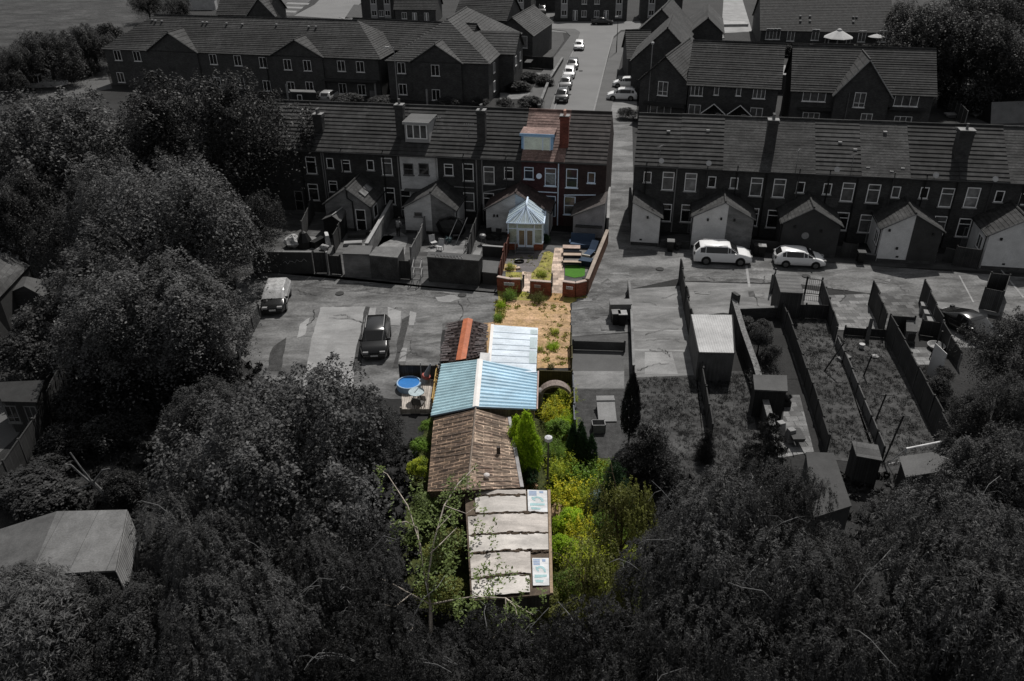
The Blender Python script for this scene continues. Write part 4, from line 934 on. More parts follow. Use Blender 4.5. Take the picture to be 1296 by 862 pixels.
# ragged sheet ends
random.seed(5)
for (e0, e1, g0, g1) in ((l[0],l[1],g[0],g[1]),(r[0],r[1],g[0],g[1])):
    mb = MB()
    for k in range(16):
        s = k/16+.01; a = lerp(e0,e1,s); b = lerp(e0,e1,s+.045); ga = lerp(g0,g1,s); o = (a-ga).normalized()*random.uniform(.02,.22); up = Vector((0,0,random.uniform(.03,.07)))
        q0 = lerp(a,ga,random.uniform(.15,.55)); mb.plate([a+o+up,b+o+up,q0+(b-a)+up,q0+up], .02, n=Vector((0,0,1)))
    mb.build('loose_sheet', M('loose_rust', (.10,.085,.085), var=.6, scale=4), t)
t, Q = flat_shed('shed', 'pale blue flat-roofed shed between the rusty shed and the gravel drive', [(623,411),(681,415),(678.5,471),(618,469)], 2.45, M('yellow_stained_board', (.34,.27,.10), kind='plank', a=.15, b=4, var=.4), pale_sheet, oh=.08)
a, b, c, d = Q   # sheet overlaps across the roof
for k, s in enumerate((.16,.3,.44,.55,.68,.82)):
    p, q = lerp(a,d,s), lerp(b,c,s); u = Vector((0,0,.012))
    MB().plate([p+u, q+u, lerp(b,c,s+.012)+u, lerp(a,d,s+.012)+u][::-1], .012, n=Vector((0,0,1))).build('sheet_lap', M('lap_grey', (.30,.36,.42), var=.3), t)
for s0, s1 in ((.06,.17),(.24,.5),(.56,.82)):
    p0, p1 = lerp(lerp(a,d,s0),lerp(b,c,s0),.84), lerp(lerp(a,d,s0),lerp(b,c,s0),.99); p2, p3 = lerp(lerp(a,d,s1),lerp(b,c,s1),.99), lerp(lerp(a,d,s1),lerp(b,c,s1),.84); u = Vector((0,0,.025))
    MB().plate([p0+u,p3+u,p2+u,p1+u], .02, n=Vector((0,0,1))).build('clear_panel', M('clear_sheet', (.42,.50,.52), var=.2, rough=.3), t)
MB().plate([a+Vector((-.08,0,.05)),d+Vector((-.08,0,.05)),d+Vector((.12,0,.05)),a+Vector((.12,0,.05))], .1, n=Vector((0,0,1))).build('edge_board', white_strip, t)
t, l, g, r = ridge_shed('workshop', 'big pale blue corrugated shed with a white ridge strip', [(558.5,461),(545,526.5)], [(607,455),(601.5,515)], [(680,470),(678.5,518)], 2.35, 2.95, shed_wall, [teal_sheet, blue_sheet], cat='shed', wave=.30, amp=.045)
up = Vector((0,0,.05))
MB().plate([lerp(g[0],l[0],.06)+up,lerp(g[1],l[1],.06)+up,g[1]+up*1.4,g[0]+up*1.4], .04, n=Vector((0,0,1))).plate([g[0]+up*1.4,g[1]+up*1.4,lerp(g[1],r[1],.06)+up,lerp(g[0],r[0],.06)+up], .04, n=Vector((0,0,1))).build('ridge_strip', white_strip, t)
gu = MB().tube([l[1]+Vector((0,-.05,0)),g[1]+Vector((0,-.05,0)),r[1]+Vector((0,-.05,0))], .06, n=5); gu.build('gable_trim', M('slate_trim', (.09,.12,.15)), t)
MB().tube([r[0]+Vector((.06,0,0)),r[1]+Vector((.06,0,0))], .05, n=5).build('eave_trim', M('pink_trim', (.5,.36,.32)), t)
P = [G(608,446,2.75),G(620,447,2.75),G(618,470,2.62),G(605,470,2.9)]
MB().plate([p for p in P][::-1], .04, n=Vector((0,0,1))).build('roof_patch', M('grey_white_patch', (.5,.5,.5), var=.2), t, world=True)
# brown sheeted shed
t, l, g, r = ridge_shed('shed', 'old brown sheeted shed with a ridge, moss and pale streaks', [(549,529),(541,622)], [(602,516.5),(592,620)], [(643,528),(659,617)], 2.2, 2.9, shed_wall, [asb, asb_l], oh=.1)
MB().tube([g[0]+Vector((0,0,.03)),g[1]+Vector((0,0,.03))], .06, n=5).build('ridge_cap', M('ridge_brown', (.2,.16,.13), var=.4, scale=4), t)
MB().plate([r[0]+Vector((-.02,0,.05)),r[1]+Vector((-.02,0,.05)),r[1]+Vector((.16,0,.04)),r[0]+Vector((.16,0,.04))], .1, n=Vector((0,0,1))).build('edge_board', M('grey_edge', (.3,.29,.29), var=.3), t)
mb = MB(); random.seed(11)   # lifted laps and loose lichen crusts
for side, (e0,e1) in enumerate(((l[0],l[1]),(r[0],r[1]))):
    for k in range(18):
        s = (k+.5)/18; A = lerp(g[0],g[1],s); B = lerp(e0,e1,s+random.uniform(-.004,.004)); u = Vector((0,0,.02))
        x0 = random.uniform(0,.2); x1 = random.uniform(.75,1.0)
        mb.tube([lerp(A,B,x0)+u, lerp(A,B,(x0+x1)/2)+u+Vector((0,random.uniform(-.03,.03),.01)), lerp(A,B,x1)+u], random.uniform(.012,.03), n=4)
mb.build('sheet_lap', M('pale_lap', (.36,.29,.24), var=.5, scale=5), t)
p = G(616,603,2.75); tag(MB().lathe((0,0,0),[(.06,-.3),(.06,.0),(.16,.02),(.15,.12),(.07,.17)],12).build('roof_cowl', M('cowl_white', (.6,.56,.54)), origin=None), 'white mushroom-shaped vent cowl on the old brown shed roof', 'vent').location = p
# grey sheeted shed with printed panels
P = [(588,622),(694,621),(697,752),(596,760)]
t, Q = flat_shed('shed', 'low shed roofed with pale grey sheets and two printed boards', P, 2.35, M('dark_shed_board', (.05,.045,.04), kind='plank', a=.15, b=4), sheet_gap, oh=.1, roofname='roof_base')
a, b, c, d = Q; random.seed(21)
cuts = [0,.065,.25,.45,.62,.83,1.0]
def onroof(s, x, z=.03): return lerp(lerp(a,d,s),lerp(b,c,s),x)+Vector((0,0,z+.16*math.sin(math.pi*min(1,max(0,(s*3)%1)))*0+.10*math.sin(math.pi*x)))
for i in range(6):
    s0, s1 = cuts[i]+.006, cuts[i+1]-.008; xe = .985
    if i in (0,1): xe = .73
    if i in (4,5): xe = .76 if i == 4 else .74
    if i == 5: s1 = .985
    if i == 4: xe = .985 if False else .76
    n = 10; xs = np.linspace(.02 if i > 1 else .12, xe, n); top = [onroof(s0+random.uniform(-.004,.006), x) for x in xs]; bot = [onroof(s1+random.uniform(-.004,.004), x) for x in xs]
    mb = MB()
    for k in range(n-1): mb.plate([top[k],bot[k],bot[k+1],top[k+1]], .025, n=Vector((0,0,1)))
    mb.build('roof_sheet', sheet_grey if i % 2 else M('grey_sheet_warm', (.45,.415,.385), var=.16, scale=1.1, stain=(1.0,.3,0)), t)
board = M('printed_board', (.60,.61,.62), var=.1, stain=(2.5,.2,0)); blue_i = M('print_blue', (.26,.34,.48), var=.15); teal_i = M('print_teal', (.32,.48,.50), var=.2)
for s0, s1, x0, x1 in ((.005,.24,.75,.985),(.69,.93,.78,.985)):
    up = .035
    o = MB().plate([onroof(s0,x0,up),onroof(s1,x0,up),onroof(s1,x1,up),onroof(s0,x1,up)], .02, n=Vector((0,0,1))).build('printed_board', board, t)
    L_ = lambda u, v: onroof(s0+(s1-s0)*v, x0+(x1-x0)*u, up+.006)
    m = MB()
    for k in range(4):  # block of printed text lines
        m.plate([L_(.06,.05+.06*k),L_(.06,.09+.06*k),L_(.46,.09+.06*k),L_(.46,.05+.06*k)], .004, n=Vector((0,0,1)))
    m.plate([L_(.60,.05),L_(.60,.14),L_(.80,.14),L_(.80,.05)], .004, n=Vector((0,0,1))); m.build('print_block', blue_i, o)
    m = MB()
    for r0, r1, a0, a1, cx, cy in ((.33,.20,-.2,2.5,.48,.50),(.26,.16,2.9,4.4,.45,.36)):
        A = np.linspace(a0, a1, 14)
        for k in range(13): m.plate([L_(cx+r0*math.cos(A[k]),cy-r0*.6*math.sin(A[k])),L_(cx+r1*math.cos(A[k]),cy-r1*.6*math.sin(A[k])),L_(cx+r1*math.cos(A[k+1]),cy-r1*.6*math.sin(A[k+1])),L_(cx+r0*math.cos(A[k+1]),cy-r0*.6*math.sin(A[k+1]))], .004, n=Vector((0,0,1)))
    m.plate([L_(.12,.62),L_(.1,.74),L_(.85,.70),L_(.88,.62)], .004, n=Vector((0,0,1))); m.plate([L_(.15,.80),L_(.18,.90),L_(.62,.90),L_(.66,.82)], .004, n=Vector((0,0,1)))
    m.build('print_swoosh', teal_i, o)
MB().plate([b+Vector((-.03,0,.07)),c+Vector((-.03,0,.07)),c+Vector((.10,0,.07)),b+Vector((.10,0,.07))], .14, n=Vector((0,0,1))).build('edge_board', M('wood_edge', (.30,.22,.15), var=.3, scale=4), t)
rg = random.Random(17)
# moss, leaves and torn felt along the sheet joints
for s0 in cuts[1:-1]:
    mb = MB()
    for k in range(26):
        x = .05+(.66 if s0 in (.065,.83) else .92)*k/26+rg.uniform(0,.03); q = onroof(s0+rg.uniform(-.012,.012), x, .035); mb.blob(tuple(q), rg.uniform(.08,.2), rg.uniform(.02,.08), .03, 7, 4, 0, .35, rg)
    mb.build('moss_strip', M('moss_debris', (.07,.05,.035), var=.4, scale=4), t)
# fence across the plot, rusty arch, patio enclosure, tank
fence('brown green board fence across the plot behind the rusty arch', [(681,498),(723,499)], 1.75, wood_g)
fence('grey post fence along the right side of the overgrown plot', [(724,500),(727,560)], 1.6, M('grey_blue_board', (.16,.17,.19), kind='plank', a=.12, b=4, var=.3))
fence('brown side fence between gravel drive and the next forecourt', [(723,470),(722,438)], 1.0, wood_g)
ar = MB(); A = G(689,530); n = 18; R = 1.05
for k in range(n):
    a0, a1 = math.pi*k/n, math.pi*(k+1)/n
    f = lambda an, rr, y: (rr*math.cos(an), y, .75+rr*math.sin(an))
    q = [f(a0,R,-.3),f(a0,R-.16,-.3),f(a1,R-.16,-.3),f(a1,R,-.3)]; q2 = [f(a0,R,.3),f(a0,R-.16,.3),f(a1,R-.16,.3),f(a1,R,.3)]
    ar.add(q+q2, [(0,1,2,3),(7,6,5,4),(0,3,7,4),(1,5,6,2)])
for x in (-R, R-.16): ar.box(x,x+.16,-.3,.3,-.02,.75)
o = ar.build('garden_arch', M('rusty_arch', (.22,.18,.16), var=.4, scale=4)); o.location = G(702,515); tag(o, 'rusty horseshoe-shaped arch in front of the brown green fence', 'arch')
clutter(683,516,'small pale curved flue beside the rusty arch','flue','flue', lambda m: (m.tube([(0,0,0),(0,0,1.1)],.22,n=10), m.blob((0,0,1.2),.3,.3,.22,10,6)), M('flue_grey', (.30,.28,.27), var=.3, metal=.2))
sheet('patio_deck', [(508,476),(552,476),(547,523),(509,523)], deck, 6)
fence('weathered board fence behind the blue pool', [(507,480),(553,481)], 1.1, M('dark_board', (.06,.055,.05), kind='plank', a=.15, b=4, var=.4))  # dark grey-brown boards
fence('low pale board edging on the near side of the pool patio', [(508,524),(547,524)], .45, M('pale_edge', (.32,.29,.25), kind='plank', a=.3, b=4, var=.3), rail=False)
fence('yellow board fence between the pool patio and the blue shed', [(554,480),(548,522)], 1.0, wood_y)
p = G(518,491); t = thing('paddling_pool', 'round blue garden pool with a pale rim in the small patio', 'pool', tuple(p))
MB().lathe((0,0,0),[(.76,0),(.8,.42),(.77,.46),(.70,.46),(.69,.3)],24).build('pool_wall', M('pool_rim', (.32,.45,.60)), t)
MB().lathe((0,0,.36),[(.68,0),(.685,.04)],24).build('pool_cover', blue_plastic, t)
p = G(528,508); t = thing('patio_table', 'round glass patio table with grey base beside the blue pool', 'table', tuple(p))
MB().lathe((0,0,.7),[(.001,0),(.5,0),(.5,.04),(.001,.05)],20).build('tabletop', M('table_glass', (.42,.50,.53), rough=.15, var=.3), t)
for an in (.5,2.1,3.6,5.2): MB().tube([(.1*math.cos(an),.1*math.sin(an),.7),(.35*math.cos(an),.35*math.sin(an),0)], .03).build('leg', metal_d, t)
p = G(535,498); t = thing('parasol', 'folded red and grey parasol standing on the pool patio', 'parasol', tuple(p))
MB().tube([(0,0,0),(0,0,2.3)], .03).build('pole', metal_l, t)
q = MB().lathe((0,0,0),[(.3,.0),(.22,.4),(.1,1.1),(.03,1.4)],9).build('canopy', M('parasol_grey', (.28,.30,.33)), t); q.location = (.15,0,.9); q.rotation_euler = (0,.35,0)
MB().lathe((0,0,.35),[(.305,0),(.28,.16)],9).build('stripe', M('parasol_red', (.42,.12,.10)), q)
garden_chair(531,517,2.8,'grey metal garden chair in front of the glass patio table', M('chair_grey', (.10,.095,.09)))
clutter(524,512,'small dark flower pot beside the glass patio table','flower_pot','pot', lambda m: m.lathe((0,0,0),[(.12,0),(.17,.28),(.17,.32)],10), M('dark_pot', .03))
p = G(756,645); t = thing('water_tank', 'white and teal domed garden pod half hidden in the yellow green growth', 'tank', tuple(p), .3)
MB().lathe((0,0,0),[(.45,0),(.5,.5),(.45,.95),(.25,1.2),(.001,1.28)],16).build('shell', M('tank_white', (.32,.42,.44), rough=.3), t, smooth=True)
MB().lathe((0,0,.3),[(.505,0),(.515,.2),(.49,.4)],16).build('teal_band', teal_glass, t)
def lamp_post(px, py, top, label, mat=None, arm=0, head=None, hz=None, plot=False):
    p = G(px, py); h = hz or 6; t = thing('lamp_post', label, 'lamp post', tuple(p))
    MB().tube([(0,0,0),(0,0,h*.35)], .09, .07, 8).tube([(0,0,h*.35),(0,0,h)], .06, .045, 8).build('pole', mat or metal_l, t)
    hd = MB()
    if arm: hd.tube([(0,0,h),(arm*.5,-.1,h+.12),(arm,-.2,h+.12)], .03); hd.rbox((arm,-.2,h+.06), .55,.22,.14)
    else: hd.lathe((0,0,h),[(.08,0),(.2,.12),(.2,.3),(.06,.38)],10)
    hd.build('lantern', head or M('lantern', .45), t); return t
lamp_post(693,628,None,'grey post with a white lamp head between the sheds and the bushes', M('post_brown', (.12,.11,.10)), 0, M('lamp_white', (.6,.6,.62)), hz=3.6)
clutter(632,620,'short terracotta flue pipe beside the grey sheeted shed','flue','flue', lambda m: m.tube([(0,0,0),(0,0,2.9)],.1,n=8), M('dark_flue', (.05,.04,.035)))
clutter(716,552,'terracotta tub in the bed right of the arch','tub','pot', lambda m: m.lathe((0,0,0),[(.35,0),(.5,.45),(.5,.5),(.42,.5)],12), terra)
clutter(705,655,'curled buff tarpaulin lying beside the grey sheeted shed','tarpaulin','tarpaulin', lambda m: m.blob((0,0,.3),.45,.75,.35,10,6,0,.3), M('buff_tarp', (.42,.29,.17), var=.35, scale=3))
clutter(668,612,'stack of broken planks behind the grey sheeted shed','planks','planks', lambda m: [m.rbox((random.uniform(-.2,.2),0,.1*k),.12,1.9,.06,random.uniform(-.6,.6)) for k in range(6)], M('broken_plank', (.34,.22,.13), var=.3))

# ------------------------------------------------------------------ forecourts and gardens to the right
gate('dark metal double gate across the forecourt beside the gravel drive', (725,443), (790,445), .8, M('gate_grey', .07), style='board')
wall('thin pale topped garden wall along the left of the concrete drive', [(795,367),(798,400),(801,478)], .9, .14, M('wall_dk', .05, kind='brick', a=.23, b=.078), concrete)
def bin_(px, py, label, mat, lid, rz=0):
    t = thing('wheelie_bin', label, 'bin', tuple(G(px,py)), rz)
    MB().rbox((0,0,.05),.46,.5,.9,0,0,1.18).build('body', mat, t); MB().box(-.32,.32,-.36,.36,.96,1.03).box(-.3,.3,.33,.42,.9,1.0).build('lid', lid, t)
    for x in (-.25,.25): MB().cyl((x-.03,.28,.1),.1,.06,10,axis='x').build('wheel', blackp, t)
bin_(779,410,'dark wheelie bin with a pale lid nearest the thin garden wall', blackp, M('bin_lid', .2)); bin_(787,411,'dark wheelie bin with a white label beside the thin garden wall', blackp, M('bin_lid2', .3))
clutter(784,401,'pale square cabinet behind the two wheelie bins','cabinet','cabinet', lambda m: (m.box(-.75,.75,-.4,.4,0,1.2), m.box(-.8,.8,-.45,.45,1.2,1.27)), M('cabinet_pale', .17, var=.25))
fence('dark board fence with pale top left of the steel container', [(859,356),(868,405),(884,470),(899,560)], [1.9,1.9,1.5,1.3], wood_d, post=wood_m)
t, Q = flat_shed('container', 'grey steel container with a pale ribbed roof', [(874,398),(927,398.5),(930,446.5),(884,445.5)], 2.2, M('container_wall', .10, kind='rib', a=.25, var=.3, bump=.03), steel_rib, 'container', oh=.03)
MB().tube([Q[3]+Vector((0,-.02,-.05)),Q[2]+Vector((0,-.02,-.05))], .05, n=4).tube([Q[0],Q[3]], .05, n=4).tube([Q[1],Q[2]], .05, n=4).build('corner_rail', metal_d, t)
wall('broken topped stone wall right of the steel container', [(926,400),(938,440),(953,484),(985,600)], [1.4,1.3,1.3,1.1], .3, M('stone_dk', .05, kind='brick', a=.4, b=.2, var=.4), M('lichen_coping', .15, var=.5, scale=5))
wall('stub end wall between container and walled garden', [(924,398),(931,403)], 1.9, .3, M('stone_dk', .05))
wall('low wall with pale coping at the back of the walled garden', [(931,403),(985,401)], .8, .22, brick_m, concrete)
wall('low pale kerb across the dark planted bed', [(938,421),(966,422)], .45, .25, render_d, concrete)
fence('dark panel fence right of the walled garden and slab path', [(987,400),(1012,470),(1045,575)], 1.35, wood_d, post=wood_m, group=None)
t, Q = flat_shed('shed', 'tall dark timber shed with ribbed lean roof at the lane edge', [(981,347),(1010,347.5),(1017,371),(988,369.5)], [2.35,2.35,2.2,2.2], M('shed_side', .045, kind='plank', a=.13, b=4), M('shed_rib', .11, kind='rib', a=.5, b=-1, var=.3, bump=.04), oh=.06)
gate('leaning pale sheet beside the tall dark timber shed', (974,372), (978,364), 1.6, M('sheet_gr', .10))
gate('dark wrought metal gate between tall shed and slab patio', (1018,373), (1037,375), 1.5, M('iron_gate', .03), style='bars')
fence('dark fence left of the slab patio', [(1037,374),(1046,400),(1056,432)], [1.5,1.5,1.1], wood_m, post=wood_m)
fence('long board fence with dark lower face behind the rough lawn', [(989,402),(1046,404)], 1.2, wood_d, rail=False)
fence('low pale board fence between the two rough lawns', [(1058,438),(1076,480),(1100,540),(1116,580)], .8, M('fence_pale', .09, kind='plank', a=.6, b=4, var=.35), post=wood_d)
mb = MB(); p = G(1100,396)
fence('dark panel fence right of the slab patio', [(1099,386),(1106,400),(1116,424)], [2.0,1.9,1.7], wood_d, post=wood_m)
fence('dark low fence at the near edge of the slab patio', [(1068,424),(1122,428)], .7, wood_d, rail=False)
fence('tall dark close board fence between lawn and the white board garden', [(1120,428),(1146,476),(1184,552),(1200,585)], [1.9,1.75,1.7,1.5], wood_d, post=wood_m)
fence('dark fence at the back of the white board garden', [(1122,424),(1152,426)], 1.6, wood_d)
fence('dark panel fence beside the stacked pale boxes', [(1163,384),(1178,412),(1198,446),(1212,466)], [2.0,1.7,1.2,1.0], wood_d, post=wood_l)
fence('dark cross fence between boxes and white board', [(1163,424),(1190,428)], 1.2, wood_d, rail=False)
for k, (x, y) in enumerate([(1171,397),(1175,407),(1179,416)]):
    lab = ['pale plastic box nearest the lane beside the dark panel fence','pale plastic box in the middle of the row by the dark panel fence','pale plastic box nearest the white board in the row'][k]
    clutter(x, y, lab, 'box', 'box', lambda m: (m.box(-.42,.42,-.3,.3,0,.7), m.box(-.46,.46,-.34,.34,.7,.78)), M('box_pale', .22, var=.2), -.3)
t, Q = flat_shed('dog_kennel', 'small pale playhouse with a dark square opening by the slab patio', [(1147,403),(1163,404),(1161,420),(1147,419)], [1.35,1.35,1.0,1.0], M('kennel_wall', .10, kind='plank', a=.13, b=4), M('kennel_roof', .09), 'playhouse', oh=.06)
MB().box(.25,.7,Q[3].y+.0,Q[3].y+.07,.25,.75).build('opening', blackp, t)
# white board leaning
a = [G(1172,474), G(1187,486)]; p = a[0]; d = a[1]-p; t = tag(MB().plate([(0,0,.15),(d.x,d.y,.0),(d.x+.15,d.y+.25,2.1),(.15,.25,2.25)], .04).build('board', M('white_board', .5, var=.12)), 'large pale board standing upright in the right garden', 'board'); t.location = p
clutter(1176,455,'dark twin-legged post stand behind the white board','post_stand','post', lambda m: (m.tube([(0,0,0),(.3,0,2.2)],.04), m.tube([(.9,0,0),(.35,0,2.2)],.04)), metal_d)
clutter(1184,441,'rounded pale basin beside the white board','basin','basin', lambda m: m.lathe((0,0,0),[(.4,0),(.6,.3),(.55,.3),(.35,.1)],14), M('basin', .3))
t, Q = flat_shed('bin_store', 'open topped dark timber store beside the lane bay', [(1247,365),(1270,368),(1262,394),(1240,388)], .08, wood_d, wood_d, 'store', oh=.02)
for (p0, p1) in (((1246,371),(1270,374)),((1270,374),(1263,396)),((1263,396),(1239,391)),((1239,391),(1246,371))):
    A, B = G(*p0), G(*p1); d = B-A; o = MB().box(0,d.length,-.025,.025,.05,1.75).box(0,.1,-.05,.05,0,1.85).build('panel', wood_m, t); inv = wmat(t).inverted(); o.location = inv @ A; o.rotation_euler = (0,0,math.atan2(d.y,d.x)-t.rotation_euler.z)
t, Q = flat_shed('shed', 'low felt-roofed garden shed beside the slab path', [(953,474),(996,475),(997,495),(955,493)], 2.0, M('shed_dark', .02, kind='plank', a=.13, b=4), felt, oh=.08)
t, Q = flat_shed('shed', 'crooked dark garden shed with two slanting roof boards', [(1078,558),(1111,563),(1117,583),(1084,577)], [2.2,2.2,1.9,1.9], M('shed_dk3', .03, kind='plank', a=.13, b=4), M('shed_boards', .10, kind='plank', a=2, b=.4), oh=.05)
t, Q = flat_shed('outbuilding', 'long flat felt-roofed outbuilding among the trees at lower right', [(1020,572),(1055,573),(1078,640),(1030,655)], 2.4, render_d, M('felt_dark', .05, var=.2), 'outbuilding', oh=.05)
t, l, g, r = ridge_shed('shed', 'wide low shed with a faceted pale roof behind the goal', [(1138,578),(1146,604)], [(1180,572),(1192,596)], [(1213,585),(1222,606)], 1.9, 2.3, M('shed_dk3', .03), [felt_l, felt_l])
for px, py, lab, c in [(986,549,'pale covered garden chair on the slab path',.3),(999,558,'small pale folded chair at the end of the slab path',.22),(1090,441,'white bucket at the top of the second rough lawn',.4),(1068,455,'pale broken slab leaning on the low fence',.18),(1141,448,'short pale step stone by the tall close board fence',.2)]:
    clutter(px, py, lab, 'garden_clutter', 'garden item', (lambda m: m.rbox((0,0,0),.55,.5,.85,.3,0,.7)) if 'chair' in lab else (lambda m: m.lathe((0,0,0),[(.14,0),(.2,.36),(.17,.36)],10)) if 'bucket' in lab else (lambda m: m.rbox((0,0,0),.9,.4,.2,.4)), M('clutter_%g' % c, c, var=.3))
# goal frame
p = G(1138,600); q = G(1186,590); d = q-p; t = thing('goal', 'pale tubular football goal frame on the right lawn', 'goal', tuple(p), math.atan2(d.y,d.x)); w = d.length
MB().tube([(0,0,0),(0,0,1.75),(w,0,1.75),(w,0,0)], .065).build('front_frame', M('goal_white', .6), t)
MB().tube([(0,0,1.75),(-.1,.9,0),(w+.1,.9,0),(w,0,1.75)], .03).build('back_frame', M('goal_white', .6), t)
nt = MB()
for k in range(9): nt.tube([(w*k/8,.02,1.7),(w*k/8,.9,.02)], .006, n=3)
for k in range(6): nt.tube([(0,.15*k+.05,1.7-.3*k),(w,.15*k+.05,1.7-.3*k)], .006, n=3)
nt.build('net', M('net_grey', .14), t)
def clothes_post(px, py, h, label, tilt=.1):
    p = G(px,py); o = MB().tube([(0,0,0),(tilt,0,h)], .05).tube([(tilt-.3,0,h-.08),(tilt+.3,0,h-.08)], .03).build('clothes_post', metal_d, origin=None); o.location = p; tag(o, label, 'post')
clothes_post(1103,545,2.6,'dark clothes post beside the low pale fence',.3); clothes_post(1118,585,3.2,'tall dark clothes post between crooked shed and goal',.4); clothes_post(1043,470,2.2,'thin dark prop post leaning on the first rough lawn',.9); clothes_post(1093,476,1.6,'short pale prop post on the second rough lawn',.2)
clutter(1097,433,'pale plank propped against the patio edge','plank','plank', lambda m: m.plate([(-.15,0,0),(.15,0,0),(.35,.5,1.6),(.1,.5,1.6)],.04), M('plank_grey', .11))
clutter(1107,452,'white scrap lying on the second rough lawn','scrap','scrap', lambda m: m.blob((0,0,.08),.3,.2,.1,8,5,0,.3), M('scrap', .4))
clutter(1214,523,'ring-backed pale garden chair under the dark trees','garden_chair','chair', lambda m: (m.tube([(.35*math.cos(a),.1,.8+.35*math.sin(a)) for a in np.linspace(0,6.283,13)],.04,n=5), m.box(-.35,.35,-.4,.1,.4,.45), [m.tube([(x,y,0),(x,y,.42)],.03,n=4) for x in (-.3,.3) for y in (-.35,.05)]), M('wicker', .10))
clutter(1006,560,'small dark barrow on the slab path','wheelbarrow','barrow', lambda m: (m.rbox((0,0,.35),.6,.9,.3,0,0,1.2), m.tube([(-.3,-.4,.5),(-.35,-1.0,.55)],.03,n=4), m.tube([(.3,-.4,.5),(.35,-1.0,.55)],.03,n=4), m.cyl((-.05,.55,.2),.2,.1,10,axis='x')), M('barrow', .06))
for x, y, lab in [(968,500,'dark shrub pot row in front of the felt-roofed shed'),(985,513,'pale flower tub beside the slab path')]:
    clutter(x, y, lab, 'planter', 'planter', lambda m: (m.box(-.7,.7,-.25,.25,0,.4), [m.blob((q,0,.6),.28,.25,.3,8,5,0,.35) for q in (-.45,0,.45)]), M('planter_dark2', .035, var=.5))
clutter(750,530,'tall narrow pale cupboard standing on the dark gravel','cupboard','cupboard', lambda m: (m.box(-.45,.45,-.35,.35,0,1.75), m.box(-.5,.5,-.4,.4,1.75,1.82)), M('cupboard', .22, var=.15)) if False else None
a = G(767,524); o = MB().plate([(-.55,.9,.75),(-.55,-.9,.1),(.55,-.9,.1),(.55,.9,.75)], .05, n=Vector((0,-.34,.94))).box(-.5,.5,.7,.8,0,.6).plate([(-.57,.62,.72),(-.57,.5,.67),(.57,.5,.67),(.57,.62,.72)],.06,n=Vector((0,-.34,.94))).build('cold_frame', M('cold_frame', .26, var=.2)); o.location = a; tag(o, 'pale slanted cold frame lying on the dark gravel bed', 'cold frame')
clutter(757,545,'small pale open crate below the cold frame','crate','crate', lambda m: (m.box(-.4,.4,-.3,-.25,0,.6), m.box(-.4,.4,.25,.3,0,.6), m.box(-.4,-.35,-.3,.3,0,.6), m.box(.35,.4,-.3,.3,0,.6), m.box(-.35,.35,-.25,.25,0,.05)), M('crate_pale', .2))
wall('thin dark yard wall with gate posts right of the white and dark outhouse', [(1193,330),(1206,333)], 1.2, .2, render_d)
fence('dark slatted fence left of the white edge outhouse', [(1205,336),(1236,341)], 1.7, wood_d)
fence('dark board fence between the round-vent outhouse and the two-tone outhouse', [(1064,325),(1082,327)], 1.3, wood_d)
wall('low dark wall between the first two white outhouses', [(836,313),(872,315)], .7, .2, M('wall_dk', .05))
wall('low dark wall in front of the yard behind the white hatchback', [(949,317),(986,320)], 1.0, .2, render_d)
wall('low pale yard wall beside the two-tone outhouse', [(1084,327),(1108,330)], .5, .2, render_d, concrete)
wall('grey alley wall beside the end-terrace house', [tuple(G(771,300)), tuple(G(768,318))] if False else [(768,303),(770,262)], 2.0, .2, M('alley_wall', .10, var=.3), concrete_l)
wall('dark alley wall below the right-hand end house', [(800,300),(796,262)], 2.0, .2, M('alley_dark', .05), None)
